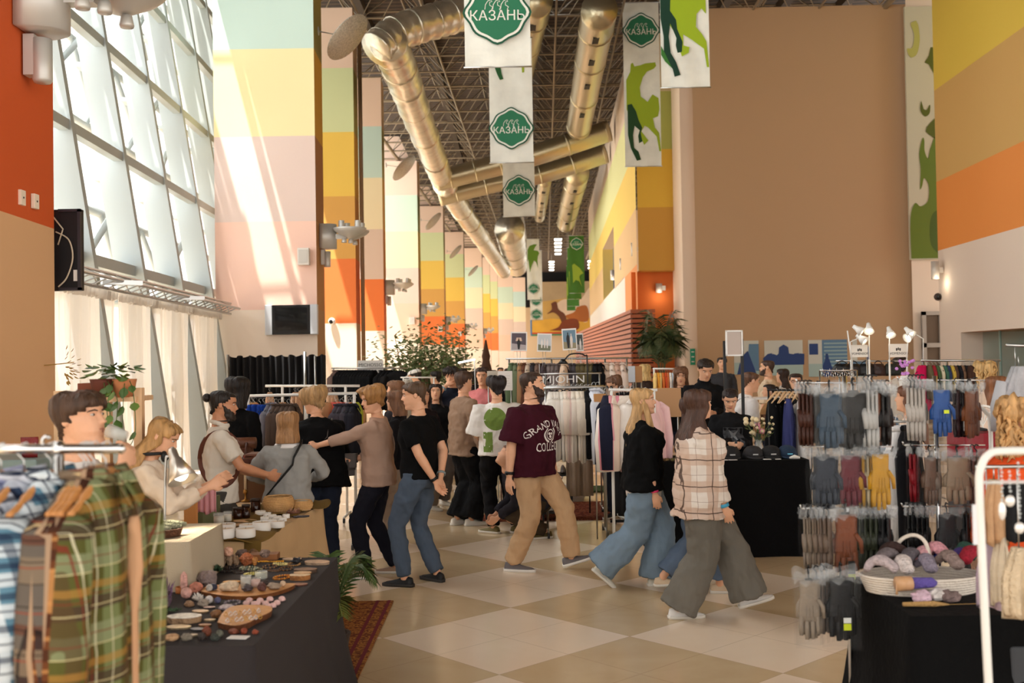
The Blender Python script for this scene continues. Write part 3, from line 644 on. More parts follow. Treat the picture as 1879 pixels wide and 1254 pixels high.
 if feet:
  for i, (s, ft_, tt) in enumerate(((1, fr, toe[0]), (-1, fll, toe[1]))):
   an = A[s]; Mx = Matrix.Translation((an.x, an.y, an.z - .085 * k)) @ Matrix.Rotation(radians(-tt), 4, 'Z') @ Matrix.Translation((0, -.02, .03)) @ Matrix.Rotation(radians(ft[i]), 4, 'X') @ Matrix.Translation((0, .02, -.03)) @ Matrix.Scale(k, 4)
   up = MB(mat(shoe, .6, 0, .2, 80)); prof = [(-.075, .020, .05), (-.068, .034, .075), (-.03, .038, .085), (.02, .040, .08), (.07, .044, .058), (.12, .046, .045), (.165, .040, .036), (.188, .024, .026), (.195, .008, .02)]
   def oval(y, w2, h, z0=.012): return [(w2 * cos(a) * (1 if sin(a) < 0 else .9), y, z0 + max(0, sin(a)) * (h - z0) if sin(a) > 0 else z0 - .0) for a in [2 * pi * j / 14 for j in range(14)]]
   up.rings([oval(*p_) for p_ in prof], M=Mx)
   if type(shoe) is tuple and H > 1.0: up.use(mat(sole or (225, 220, 210), .6)); up.rings([[(w2 * cos(a) * 1.08, y + .0, .0 if sin(a) < 0 else .024) for a in [2 * pi * j / 12 for j in range(12)]] for y, w2, h in [(-.082, .02, 0)] + prof[1:-1] + [(.198, .018, 0)]], M=Mx)
   up.build('shoe', root)
 if top:
  ez = max(.016, top.get('e', .016)); hem = top.get('hem', -.06); tm = top.get('m') or mat(top['c'], .88, 0, .5, 12, .06, 6, (1, 1, .6), .12)
  q = MB(tm); T2 = [r_ for r_ in TOR if r_[0] > hem + .02 and r_[0] <= .5]
  def at_t(t):
   for a_, b_ in zip(TOR, TOR[1:]):
    if a_[0] <= t <= b_[0]: u = (t - a_[0]) / (b_[0] - a_[0]); return tuple(a_[i] + (b_[i] - a_[i]) * u for i in range(4))
   return (t,) + TOR[1][1:]
  hemr = at_t(hem) if hem > -.05 else (hem,) + TOR[2][1:]
  R = [ring(hem, hemr[1] + ez * 1.3, hemr[2] + ez * 1.3, 22, hemr[3])]
  wmin = .0
  for t, w_, d_, oy in T2:
   loose = min(1, ez / .03); w2 = max(w_, w_ * (1 - loose) + .150 * loose) if t < .4 else w_; d2 = max(d_, d_ * (1 - loose) + .112 * loose) if t < .4 else d_
   f_ = 1.0 if t < .40 else (.6 if t < .45 else .4)
   R.append(ring(t, w2 + ez * f_, d2 + ez * f_, 22, oy))
  R.append(ring(.512, .068 if fem else .074, .064, 22, -.004)); q.rings(R)
  sl = top.get('s', .45); sr = .054 + ez * top.get('sw', .7)
  for s in (1, -1):
   if sl <= 0: continue
   a, e, w_ = S[s], E[s], W_[s]; bb = (.88 if fem else 1.0) * k * (b * .6 + .4)
   pts = [a + V((-s * .07, 0, -.005)), a + V((-s * .012, 0, -.012))]; rr = [.045 * bb, sr * .96 * bb]
   if sl <= 1: pts += [a.lerp(e, sl * .5), a.lerp(e, sl)]; rr += [sr * bb * 1.0, sr * bb * (.98 + ez * 4)]
   else: pts += [a.lerp(e, .5), e, e.lerp(w_, (sl - 1) * .5), e.lerp(w_, sl - 1)]; rr += [sr * bb * .95, sr * bb * .88, sr * bb * .82, sr * bb * .74 * top.get('cuff', 1.)]
   q.tube(pts, rr, 14)
  if top.get('collar'): q.tube([HM @ V(p_) for p_ in ()] or [neck + V((.07 * cos(a) * k, .062 * sin(a) * k, .02 * sin(a) * -1 + .012)) for a in [2 * pi * j / 12 for j in range(13)]], .016, 6)
  to = q.build(top.get('n', 'shirt'), root, remesh=.011, smooth=2, disp=top.get('d', .024) * 1.35, dscale=top.get('ds', .085), norm=True)
 inf = dict(root=root, HM=HM, S=S, E=E, W=W_, K=K, A=A, sp=sp, ring=ring, k=k, neck=neck, up=up2, fw=fw2, top=to if top else None)
 if extra: extra(inf)
 return root
def evbvh(o):
 bpy.context.view_layer.update(); dg = bpy.context.evaluated_depsgraph_get(); return BVHTree.FromObject(o, dg)
def decal(mb, vs, fs, bvh, F, off=.003, far=.5):
 """flat artwork (vs 2d) thrown onto a surface along the frame's normal"""
 n = (F.to_3x3() @ V((0, 0, 1))).normalized(); out = []; ok = []
 for a, b_ in vs:
  p = F @ V((a, b_, far)); h = bvh.ray_cast(p, -n, 3.); ok.append(h[0] is not None); out.append(h[0] + n * off if h[0] else p)
 mb.add(out, [f for f in fs if all(ok[i] for i in f)])
def at(px, py, d, z=0.):
 p = P(px, py, d); return p.x, d
def w2l(yaw, wx, wy):
 a = radians(-yaw); return wx * cos(a) - wy * sin(a), wx * sin(a) + wy * cos(a)
def ft2(yaw, k, r, l):
 """ankle targets from world offsets"""
 return (*w2l(yaw, r[0], r[1]), r[2]), (*w2l(yaw, l[0], l[1]), l[2])
def strap(i, c, s=1, w_=.028, mid=.28, amp=.2, rx=.185, ry=.145, y0=.0, name='bag_strap'):
 k = i['k']; q = MB(mat(c, .6)); pts = []
 for j in range(25):
  a = 2 * pi * j / 24; p = i['sp'](mid + cos(a) * amp * s) + V((cos(a) * rx * k * (.62 if cos(a) * s > .5 else 1), 0, 0)) + i['fw'] * (sin(a) * ry + y0) * k; pts.append(p)
 q.tube(pts, (w_ * .5), 8, False, flat=.22, ref=(1, 0, 0)); q.build(name, i['root'])
def band(i, s, c, t=.9, r=.032, w_=.012, name='wristband', disc=None):
 e, w = i['E'][s], i['W'][s]; d = (w - e).normalized(); p = e.lerp(w, t); a = d.cross(V((0, 1, .1))).normalized(); b_ = d.cross(a)
 q = MB(mat(c, .5)); k = i['k']
 q.rings([[p + d * o + (a * cos(f) + b_ * sin(f)) * rr * k for f in [2 * pi * j / 14 for j in range(14)]] for o, rr in ((-w_, r), (-w_, r + .004), (w_, r + .004), (w_, r))], True, False)
 if disc: n = disc; q.ell(p + V(n) * r * k, (.02, .02, .02), 10)
 q.build(name, i['root'])
def glasses(i, c=(30, 28, 28), dark=False):
 q = MB(mat(c, .3)); HM = i['HM']
 for s in (-1, 1):
  q.tube([HM @ V((s * .033 + .021 * cos(a), .098 - abs(s * .033 + .021 * cos(a)) * .12, .143 + .017 * sin(a))) for a in [2 * pi * j / 12 for j in range(13)]], .002, 5, False)
  q.tube([HM @ V((s * .054, .092, .146)), HM @ V((s * .078, .0, .148))], .002, 5)
 if dark:
  q.use(mat((20, 18, 18), .1))
  for s in (-1, 1): q.ell(HM @ V((s * .033, .098, .142)), (.019, .008, .016), 10)
 q.tube([HM @ V((-.012, .098, .146)), HM @ V((.012, .098, .146))], .002, 5); q.build('glasses', i['root'])
def cap(i, c):
 HM = i['HM']; q = MB(mat(c, .7)); shell(q, lambda p: .168, lambda p, z: .016, .15, M=HM, wav=0)
 q.rings([[HM @ V((x * .95, .075 + y, .176 - y * .15 + z)) for x, y in [(.072 * cos(a), .075 * max(0, sin(a))) for a in [pi * j / 10 for j in range(11)]]] for z in (0, .006)], False, True); q.build('cap', i['root'])
def bagbox(i, c, p, d, rz=0, name='handbag', flapc=None):
 q = MB(mat(c, .5, 0, .3, 40)); q.box((0, 0, 0), d); q.use(mat(flapc or tuple(int(v * .75) for v in c), .5)); q.box((0, -d[1] / 2 - .006, d[2] * .18), (d[0] * 1.02, .012, d[2] * .66))
 q.build(name, i['root'], loc=p, rz=rz, bevel=.008)
BLK = (13, 13, 14); NAVY = (24, 28, 44); DJ = (30, 34, 50)
def ppl(label, px, d, yaw, top_px, **kw):
 p = P(px, top_px, d); kw.setdefault('H', p.z + kw.pop('dh', 0)); x, y = p.x, d
 return person(label, x, y, yaw, **kw)
def ex(i):
 band(i, 1, (22, 20, 20), .86, .034, .014, 'bead_bracelet'); band(i, 1, (236, 228, 220), .72, .037, .008)
 q = MB(mat((224, 226, 222), .08, alpha=.35)); w = i['W'][1]; h = i['HM'] @ V((.0, .112, .075)); q.lathe([(.024, 0), (.031, .085), (.028, .085), (.021, .004)], (0, 0, 0), 16, Matrix.Translation(h) @ Matrix.Rotation(1.25, 4, 'X') @ Matrix.Translation((0, 0, -.10))); q.build('cup', i['root'])
ppl('dark-haired man in a white t-shirt drinking from a cup behind the plaid shirts', 145, 4.5, -97, 719, top=dict(c=(226, 222, 218), e=.022, s=.8), bot=dict(c=(60, 60, 66)), hairs=('fringe', (74, 52, 38)),
 hr=(.075, .235, 1.475), polr=(.7, .3, -1), palms={1: (-.5, -.8, .1), -1: (1, 0, 0)}, head=(4, 4, 0), vox=.0055, extra=ex, curlf=1.1)
def ex(i):
 q = MB(mat((22, 22, 24), .5)); n = i['neck']
 q.tube([n + V((.08 * sin(a), .075 * cos(a) + .01, .02)) for a in [-2.2 + 4.4 * j / 10 for j in range(11)]], .010, 7)
 for s in (-1, 1): q.ell(n + V((s * .05, .085, .0)), (.032, .02, .036), 10)
 q.build('headphones', i['root'])
ppl('blonde woman in a crumpled beige blouse with headphones round her neck', 250, 6.25, -78, 772, fem=True, lean=9, top=dict(c=(226, 206, 184), e=.035, s=1.7, d=.03), bot=dict(c=(90, 90, 96)), hairs=('long', (176, 134, 84), ()),
 hr=(.10, .42, 1.17), hl=(-.12, .44, 1.18), polr=(.6, -.2, -1), head=(8, -32, 0), vox=.006, extra=ex, H=1.62)
def ex(i):
 strap(i, (92, 46, 30), 1, .04); strap(i, (92, 46, 30), -1, .04, name='apron_strap')
ppl('bearded seller with a hair bun in a beige polo shirt and brown straps', 402, 8.0, -72, 716, beard=(40, 30, 24), skin=(196, 138, 104), top=dict(c=(214, 204, 190), e=.022, s=.75, collar=1), bot=dict(c=(70, 66, 62)), hairs=('bun', (34, 26, 22)),
 hr=(.14, .34, 1.06), hl=(-.16, .34, 1.02), polr=(1.2, -.6, -.4), head=(6, -8, 0), vox=.007, extra=ex)
ppl('dark-haired person in black standing behind the bun-haired seller', 434, 9.8, -30, 692, top=dict(c=BLK, e=.02, s=1.9), bot=dict(c=BLK), hairs=('bob', (28, 22, 20)), face=0, vox=.012)
def ex(i):
 strap(i, BLK, 1, .062, mid=.27, amp=.24, rx=.20, ry=.165)
 q = MB(mat((236, 230, 226), .7)); k = i['k']; n = i['neck']
 q.rings([[n + V((rx * sin(a) * k, -ry * cos(a) * k + .01, zz)) for a in [2 * pi * j / 18 for j in range(18)]] for rx, ry, zz in ((.066, .06, .016), (.10, .095, -.012), (.135, .115, -.05), (.13, .105, -.055))]); q.build('collar', i['root'])
ppl('woman seen from behind in a grey sweater with a black crossbody strap', 527, 8.3, 8, 756, fem=True, b=1.12, top=dict(c=(150, 148, 144), e=.03, s=1.75, hem=-.08), bot=dict(c=(50, 48, 50)), hairs=('bob', (158, 116, 76)),
 hr=(.17, .28, .95), hl=(-.17, .28, .95), polr=(1, -.5, -.5), poll=(-1, -.5, -.5), vox=.007, extra=ex, H=1.53)
def ex(i):
 strap(i, (88, 84, 82), 1, .06, mid=.25, amp=.23, rx=.21, ry=.16); bagbox(i, (96, 90, 86), i['sp'](.05) + V((.25, .02, 0)), (.09, .20, .15), .2)
ppl('short-haired blonde woman with her back turned in a loose black sweater', 584, 9.4, 22, 704, fem=True, b=1.25, lean=8, bend=4, top=dict(c=BLK, e=.042, s=1.9, hem=-.12), bot=dict(c=(38, 44, 60), w=1.35, flare=1.1), hairs=('puff', (176, 140, 96)),
 hr=(.18, .36, 1.02), hl=(-.2, .36, 1.02), head=(-38, -12, 0), vox=.008, extra=ex, H=1.70, shoe=(120, 100, 86))
def ex(i):
 strap(i, (170, 146, 128), -1, .03); bagbox(i, (104, 96, 92), V((.16, .30, 1.02)) * i['k'], (.05, .19, .13), -.3, 'wallet', (84, 78, 74))
f_ = ft2(92, 1, (-.10, -.12, 0), (.14, .10, 0))
ppl('woman with short golden hair in a taupe top holding a wallet', 691, 9.3, 92, 703, fem=True, b=1.2, top=dict(c=(172, 142, 124), e=.014, s=1.6, hem=-.09, d=.016), bot=dict(c=(26, 26, 36), w=1.12), hairs=('puff', (166, 120, 70)),
 hr=(.14, .27, 1.02), hl=(-.10, .52, 1.18), polr=(.4, -1, -.6), fr=f_[1], fll=f_[0], shoe=(172, 140, 114), head=(-24, -14, 0), vox=.007, extra=ex, H=1.70)
def ex(i): band(i, -1, BLK, .92, .034, .012, 'watch'); band(i, 1, (140, 150, 150), .92, .034, .010, 'bracelet')
ppl('short-haired man in a black t-shirt and blue jeans, hands clasped behind his back', 767, 8.95, 62, 701, b=1.04, top=dict(c=(11, 11, 12), e=.018, s=.72, hem=-.02, d=.016), bot=dict(c=(76, 88, 104), w=1.14), hairs=('short', (84, 62, 44)),
 hr=(.03, -.20, .93), hl=(-.07, -.20, .90), polr=(1, -.25, .0), poll=(-1, -.25, .0), palms={1: (0, -1, 0), -1: (0, -1, 0)}, fr=(.13, -.08, 0), fll=(-.16, .06, 0), toe=(14, -10), shoe=(24, 23, 24), sole=(50, 48, 46), head=(-30, -10, 0), vox=.006, extra=ex, curlf=.9, H=1.74)
ppl('person in beige cropped trousers hidden behind the man in the black t-shirt', 728, 10.8, 85, 716, fem=True, top=dict(c=(24, 22, 24), e=.02, s=1.5), bot=dict(c=(150, 132, 116), w=1.2), hairs=('bob', (120, 84, 60)), shoe=(20, 20, 20), face=0, vox=.012)
ppl('young woman in a black t-shirt and grey jeans with a dark shoulder bag, looking right', 799, 13.8, -150, 704, fem=True, top=dict(c=(24, 24, 26), e=.02, s=.8), bot=dict(c=(104, 96, 92), w=1.5), hairs=('longer', (38, 28, 26)), shoe=(230, 226, 218), head=(25, 0, 0), vox=.010,
 extra=lambda i: bagbox(i, (24, 22, 22), V((-.25, .05, .78)), (.08, .28, .3)))
ppl('long-haired young woman in a dark top beside the one with the shoulder bag', 778, 13.3, -140, 712, fem=True, top=dict(c=(34, 26, 28), e=.02, s=.8), bot=dict(c=(128, 116, 106), w=1.4), hairs=('longer', (50, 34, 28)), shoe=(230, 226, 218), head=(30, 0, 0), vox=.010)
ppl('woman with light brown hair half hidden behind the golden-haired woman', 727, 12.6, 100, 698, fem=True, top=dict(c=(40, 36, 40), e=.02, s=1.8), hairs=('bob', (130, 92, 66)), face=0, vox=.013)
ppl('person in a white t-shirt and white cap bending over a rack', 785, 17.5, 75, 682, lean=18, top=dict(c=(236, 230, 224), e=.04, s=.9), bot=dict(c=(60, 56, 54)), hairs=('short', (50, 40, 34)), head=(0, -15, 0), vox=.012, face=0, extra=lambda i: cap(i, (238, 234, 228)), H=1.82)
ppl('man in a dark shirt with cropped black hair behind the white cap', 808, 19, 60, 680, lean=10, top=dict(c=(176, 160, 146), e=.02, s=1.9), hairs=('short', (32, 26, 24)), vox=.014, face=0)
ppl('man in a navy shirt holding his hand to his mouth', 829, 15.3, 160, 674, top=dict(c=(26, 30, 42), e=.03, s=.9), bot=dict(c=BLK), hairs=('messy', (38, 28, 24)), hr=(.02, .17, 1.56), polr=(.8, .5, -1), palms={1: (-.3, -1, 0), -1: (1, 0, 0)}, head=(-10, -18, 0), vox=.009,
 extra=lambda i: band(i, 1, (120, 160, 176), .8, .036, .010))
f_ = ft2(-62, 1, (.07, -.06, 0), (-.10, .02, 0))
ppl('man in a taupe overshirt and wide black trousers with white sneakers', 850, 12.1, -62, 681, top=dict(c=(150, 124, 104), e=.045, s=1.95, hem=-.13, n='overshirt', d=.03), bot=dict(c=(16, 16, 18), w=1.65, flare=1.35), hairs=('short', (72, 50, 38)), fr=f_[0], fll=f_[1],
 hr=(.30, .12, .84), head=(-22, 0, 0), shoe=(232, 226, 216), vox=.007)
ppl('young man in a pink t-shirt looking at something in his hands', 886, 14.6, 160, 674, top=dict(c=(214, 128, 128), e=.03, s=.9), bot=dict(c=(80, 80, 90)), hairs=('short', (60, 42, 34)), hr=(.10, .28, 1.15), hl=(-.08, .28, 1.15), head=(-10, -8, 0), vox=.009)
def ex(i):
 b_ = evbvh(i['top']); q = MB(mat((112, 138, 62), .85)); ce = i['sp'](.28)
 F = frame((ce.x, ce.y, ce.z), (1, 0, 0), (0, 0, 1))
 def patch(cx_, cz, r, a0, a1, x0=-9, x1=9):
  vs, fs = [], []; n = 28
  for jr in range(7):
   for ja in range(n + 1):
    a = a0 + (a1 - a0) * ja / n; rr = r * jr / 6; vs.append((max(x0, min(x1, cx_ + rr * cos(a))), cz + rr * sin(a)))
  for jr in range(6):
   for ja in range(n): u = jr * (n + 1) + ja; fs.append((u, u + n + 1, u + n + 2, u + 1))
  return vs, fs
 for a in (patch(-.05, .06, .125, 0, 2 * pi), ([(-.18 + .09 * u / 4, -.30 + .22 * v / 6) for v in range(7) for u in range(5)], [(v * 5 + u, v * 5 + u + 1, v * 5 + u + 6, v * 5 + u + 5) for v in range(6) for u in range(4)])):
  decal(q, a[0], a[1], b_, F)
 q.build('shirt_print', i['top'])
f_ = ft2(14, 1, (.20, .0, 0), (-.06, -.02, 0))
ppl('person seen from behind in a loose white shirt with green patches and black trousers', 911, 11.5, 14, 691, top=dict(c=(232, 228, 222), e=.045, s=1.0, hem=-.06, sw=1.2), bot=dict(c=(22, 21, 23), w=1.25), hairs=('messy', (34, 24, 24)), fr=f_[0], fll=f_[1], toe=(70, -40),
 hr=(.16, .30, 1.05), hl=(-.16, .30, 1.05), shoe=(110, 96, 50), vox=.009, extra=ex)
ppl('man in a navy jacket standing beyond the white and green shirt', 938, 13.6, -20, 708, top=dict(c=(30, 34, 48), e=.03, s=1.95), bot=dict(c=BLK), hairs=('short', (40, 30, 26)), face=0, vox=.012)
def ex(i):
 band(i, 1, BLK, .90, .036, .013, 'watch', disc=(.6, -.2, .0)); b_ = evbvh(i['top']); ce = i['sp'](.27); n = i['fw']
 F = frame((ce.x - .005, ce.y, ce.z), (-1, 0, 0), i['up']); m = mat((232, 224, 220), .8); q = MB(m)
 vs, fs = text2d('GRAND VALLEY', .088, .006, .92); R_ = .33
 vs = [((R_ + y_) * sin(x_ / R_), (R_ + y_) * cos(x_ / R_) - R_ + .085) for x_, y_ in vs]; decal(q, vs, fs, b_, F, .0045)
 vs, fs = text2d('COLLEGE', .108, .006, .72); decal(q, [(x_, y_ - .125) for x_, y_ in vs], fs, b_, F, .0045)
 def ringp(r0, r1, sx=1., n=24, a0=0, a1=2 * pi): return [(r * cos(a0 + (a1 - a0) * j / n) * sx, r * sin(a0 + (a1 - a0) * j / n) - .012) for r in (r0, r1) for j in range(n + 1)], [(j, j + 1, j + n + 2, j + n + 1) for j in range(n)]
 for a in (ringp(.040, .050), ringp(.058, .074, 1.1, 14, 2.1, 4.5), ringp(.058, .074, 1.1, 14, -1.4, 1.0)): decal(q, a[0], a[1], b_, F, .0045)
 for x_, y_, r in ((-.012, .008, .013), (.014, .008, .012), (.0, -.018, .014)): a = ringp(.0, r, 1, 8); decal(q, [(p[0] + x_, p[1] + y_) for p in a[0]], a[1], b_, F, .0045)
 q.build('shirt_print', i['top'])
yw = -126; f_ = ft2(yw, 1, (-.19, -.05, 0), (.34, .02, .03))
SNK = mat((222, 216, 208), .5)
ppl('bearded man in a maroon college t-shirt and beige chinos walking past', 974, 9.45, yw, 682, b=1.2, beard=(52, 34, 26), top=dict(c=(62, 20, 32), e=.034, s=.9, hem=-.09, sw=1.3, d=.022), bot=dict(c=(196, 160, 122), w=1.32, flare=1.05), hairs=('buzz', (64, 46, 36)),
 fr=f_[0], fll=f_[1], ft=(0, 16), toe=(-20, -36), shoe=(112, 106, 108), sole=(240, 236, 230), hr=(.29, -.06, .82), hl=(-.27, .06, .85), polr=(.4, -1, 0), head=(-34, 2, 0), vox=.0055, extra=ex)
ppl('person in dark clothes crouching on the floor behind the walking man', 995, 11.2, 100, 860, H=1.7, hips=.50, lean=50, top=dict(c=(40, 38, 44), e=.03, s=1.9), bot=dict(c=(66, 54, 40), w=1.3), hairs=('short', (110, 64, 34)), face=0, vox=.013, hr=(.1, .5, .25), hl=(-.1, .5, .25), head=(0, 30, 0), shoe=(98, 84, 42))
def ex(i):
 band(i, 1, (226, 58, 110), .94, .030, .008)
 q = MB(mat((236, 232, 228), .8)); q.rings([i['ring'](t, w_, d_, 20, 0) for t, w_, d_ in ((-.13, .165, .125), (-.08, .168, .13), (-.02, .160, .125))]); q.build('undershirt', i['root'], norm=True)
yw = -84; f_ = ft2(yw, 1, (-.36, .02, .10), (.10, .05, .0))
ppl('blonde woman in a black shirt and light blue wide jeans with a pink wristband', 1177, 8.65, yw, 710, fem=True, b=1.12, top=dict(c=(13, 13, 14), e=.034, s=1.55, hem=-.07), bot=dict(c=(122, 142, 160), w=1.75, flare=1.5, len=.02), hairs=('longer', (196, 156, 106), (1,)),
 fr=f_[0], fll=f_[1], ft=(-42, 0), toe=(0, 0), shoe=(228, 220, 204), hr=(.20, .05, .80), hl=(-.2, .1, .82), polr=(.5, -1, 0), head=(16, 0, 0), vox=.006, extra=ex, H=1.665)
PLW = plaid((232, 222, 212), [(1, .19, 0, .085, (206, 176, 156), .75), (2, .19, .0, .08, (206, 176, 156), .75), (1, .19, .04, .007, (66, 48, 42), .85), (2, .19, .035, .008, (66, 48, 42), .85), (1, .19, .12, .004, (150, 120, 104), .6), (2, .19, .12, .004, (150, 120, 104), .6)], 'white and tan plaid')
yw = -84; f_ = ft2(yw, 1, (.36, .08, .05), (-.18, -.05, 0))
ppl('long-haired woman in a white and tan plaid shirt and wide grey jeans', 1280, 7.65, yw, 714, fem=True, b=1.12, top=dict(m=PLW, c=BLK, e=.042, s=1.85, hem=-.15, n='plaid_shirt', d=.03), bot=dict(c=(112, 108, 100), w=1.8, flare=1.45, len=.01), hairs=('longer', (78, 52, 40)),
 fr=f_[1], fll=f_[0], ft=(0, 14), toe=(0, 0), shoe=(236, 232, 228), hr=(.17, .14, .80), hl=(-.2, .0, .82), head=(-22, 0, 0), vox=.006, extra=lambda i: band(i, 1, (70, 170, 210), .96, .031, .012), H=1.68)
f_ = ft2(-88, 1, (.20, .0, 0), (-.25, .05, .05))
ppl('woman in blue turn-up jeans hidden behind the woman in the plaid shirt', 1268, 8.4, -88, 726, fem=True, top=dict(c=(60, 40, 34), e=.02, s=1.8), bot=dict(c=(92, 108, 130), w=1.3, flare=1.2, len=-.04), hairs=('long', (70, 46, 36)), fr=f_[0], fll=f_[1], shoe=(214, 190, 160), face=0, vox=.010)
def ex(i):
 q = MB(mat((20, 20, 22), .2)); q.box((0, 0, 0), (.07, .012, .14), Matrix.Rotation(.9, 4, 'X')); q.build('phone', i['root'], loc=V((.07, .30, 1.10)) * i['k'])
 b_ = evbvh(i['top']); ce = i['sp'](.26); F = frame(ce, (-1, 0, 0), i['up']); q = MB(mat((66, 68, 72), .8, 0, 0, 1, .5, 20))
 vs = [(-.10 + .2 * u / 5, -.1 + .19 * v / 5) for v in range(6) for u in range(6)]; fs = [(v * 6 + u, v * 6 + u + 1, v * 6 + u + 7, v * 6 + u + 6) for v in range(5) for u in range(5)]; decal(q, vs, fs, b_, F)
 q.use(mat((120, 122, 124), .8)); vs, fs = [(0, .03), (-.05, .07), (-.02, .0), (-.06, -.05), (0, -.01), (.05, -.06), (.02, .01), (.05, .06)], [(0, 1, 2), (2, 3, 4), (4, 5, 6), (6, 7, 0), (0, 2, 4), (0, 4, 6)]; decal(q, vs, fs, b_, F, .006); q.build('shirt_print', i['top'])
ppl('young woman in a black printed sweatshirt looking down at her phone', 1339, 10.75, 178, 722, fem=True, top=dict(c=(24, 24, 26), e=.04, s=1.9, sw=1.1), bot=dict(c=BLK), hairs=('pony', (40, 28, 26)), hr=(.08, .26, 1.02), hl=(-.06, .27, 1.02), head=(6, -30, 0), vox=.007, extra=ex, H=1.60)
ppl('man in a black button shirt looking down behind the cap table', 1291, 13.4, 172, 660, top=dict(c=(22, 22, 24), e=.022, s=1.9, collar=1), bot=dict(c=BLK), hairs=('short', (44, 32, 26)), hr=(.14, .3, 1.2), hl=(-.1, .3, 1.2), head=(-14, -28, 0), vox=.008, H=1.9)
ppl('brown-haired woman in black beside the man in the black button shirt', 1249, 14.4, -150, 672, fem=True, top=dict(c=(28, 28, 30), e=.02, s=1.9), hairs=('bob', (112, 76, 54)), head=(40, -18, 0), vox=.010)
ppl('balding man in a white shirt with a dark strap leaning to the right', 1340, 12.4, -75, 694, lean=24, top=dict(c=(226, 220, 216), e=.03, s=1.0), bot=dict(c=(60, 60, 66)), hairs=('buzz', (96, 66, 48)), hr=(.1, .4, 1.0), hl=(-.1, .42, 1.0), head=(0, -10, 0), vox=.009, extra=lambda i: strap(i, (40, 40, 46), 1), H=1.78)
ppl('bearded man in a beige shirt beside the first tinted picture', 1409, 16.5, 60, 661, beard=(60, 42, 32), top=dict(c=(214, 190, 160), e=.02, s=1.0), hairs=('buzz', (70, 50, 40)), head=(-10, 0, 0), vox=.010)
ppl('woman with long dark hair in a white blouse turned away near the pictures', 1437, 16.8, 60, 676, fem=True, top=dict(c=(230, 224, 218), e=.03, s=1.9), hairs=('longer', (54, 38, 32)), face=0, vox=.012)
ppl('woman wearing glasses with tied dark hair behind the empty hangers', 1460, 13.6, 175, 684, fem=True, top=dict(c=(200, 176, 150), e=.02, s=1.8), hairs=('bun', (52, 34, 28)), head=(10, -8, 0), vox=.010, extra=lambda i: glasses(i))
ppl('dark-haired woman bending under the small shelf behind the cap table', 1412, 14.2, 90, 704, fem=True, top=dict(c=(150, 110, 70), e=.02, s=1.8), hairs=('bun', (40, 28, 24)), face=0, vox=.014)
ppl('person with dark hair in an apron seen from behind beside the light pink flowers', 1651, 15.2, 10, 655, top=dict(c=(206, 196, 184), e=.02, s=1.0), hairs=('short', (40, 28, 24)), face=0, vox=.012)
ppl('woman with long brown hair in a pale sweater seen between the glove racks', 1668, 8.6, 60, 706, fem=True, top=dict(c=(222, 198, 178), e=.03, s=1.9), bot=dict(c=(100, 120, 142), w=1.3), hairs=('longer', (112, 70, 46)), face=0, vox=.010)
ppl('woman in denim dungarees mostly hidden behind the upper gloves', 1615, 10.2, 20, 712, fem=True, top=dict(c=(100, 120, 142), e=.03, s=1.0), bot=dict(c=(100, 120, 142), w=1.4), hairs=('long', (90, 60, 44)), face=0, vox=.012)
ppl('person with curly blonde hair behind the bag rack at the right', 1806, 12.0, 30, 662, fem=True, top=dict(c=(226, 204, 184), e=.03, s=1.9), hairs=('curly', (206, 168, 112)), face=0, vox=.012, H=1.80)
ppl('brown-haired woman in a cream knitted jumper facing away at the right', 1828, 9.6, 20, 690, fem=True, b=1.2, top=dict(c=(228, 206, 188), e=.035, s=1.95), hairs=('bob', (130, 84, 54)), face=0, vox=.010)
ppl('woman with frizzy blonde hair in an orange jumper at the right edge', 1868, 5.65, 120, 757, fem=True, b=1.15, top=dict(c=(236, 92, 44), e=.03, s=1.9), hairs=('curly', (204, 158, 104)), head=(150, -10, 0), vox=.008, H=1.66)
ppl('woman with brown hair and sunglasses on her head behind the pastel hoodies', 1134, 12.4, 150, 686, fem=True, top=dict(c=(60, 54, 50), e=.02, s=1.8), hairs=('long', (104, 72, 52)), face=1, vox=.011, head=(20, -25, 0), extra=lambda i: glasses(i, dark=True))
ppl('short-haired blonde person seen from behind near the potted palm', 1183, 19, 10, 669, top=dict(c=(60, 48, 44), e=.02, s=1.9), hairs=('bob', (204, 172, 116)), face=0, vox=.014)
ppl('man with dark hair far behind in front of the beige wall', 1325, 22, 170, 656, top=dict(c=(60, 60, 64), e=.02, s=1.9), hairs=('short', (50, 36, 28)), vox=.014)
for n_, (px_, ty, d_, hc, tc, st, lab) in enumerate([(893, 668, 29, (60, 44, 34), (90, 60, 60), 'short', 'distant shopper in a wine red top beside the far wooden figure'), (905, 673, 26, (40, 30, 28), (40, 42, 52), 'short', 'distant shopper in a dark blue jacket with cropped hair'),
  (918, 670, 31, (30, 24, 22), (150, 150, 156), 'short', 'distant shopper in a light grey top'), (934, 676, 24, (50, 36, 30), (30, 30, 34), 'bob', 'distant bob-haired shopper in black near the round mirror light'),
  (950, 674, 27, (34, 26, 24), (70, 66, 60), 'short', 'distant shopper in an olive grey jacket behind the coat rack'), (868, 676, 23, (46, 34, 28), (44, 40, 44), 'bob', 'distant bob-haired shopper behind the man in the taupe overshirt'),
  (846, 674, 20.5, (40, 30, 26), (60, 60, 70), 'messy', 'distant tousle-haired shopper behind the man in navy'), (742, 680, 19, (90, 66, 50), (60, 50, 50), 'bob', 'distant shopper with brown bob near the small tree')]):
 ppl(lab, px_, d_, rnd.uniform(0, 360), ty, H=1.72 + rnd.uniform(-.04, .06), top=dict(c=tc, e=.02, s=1.8), hairs=(st, hc), face=0, vox=.02)
WOODH = mat((196, 134, 76), .45, 0, 0, 1, .15, 20, (1, 1, 6))
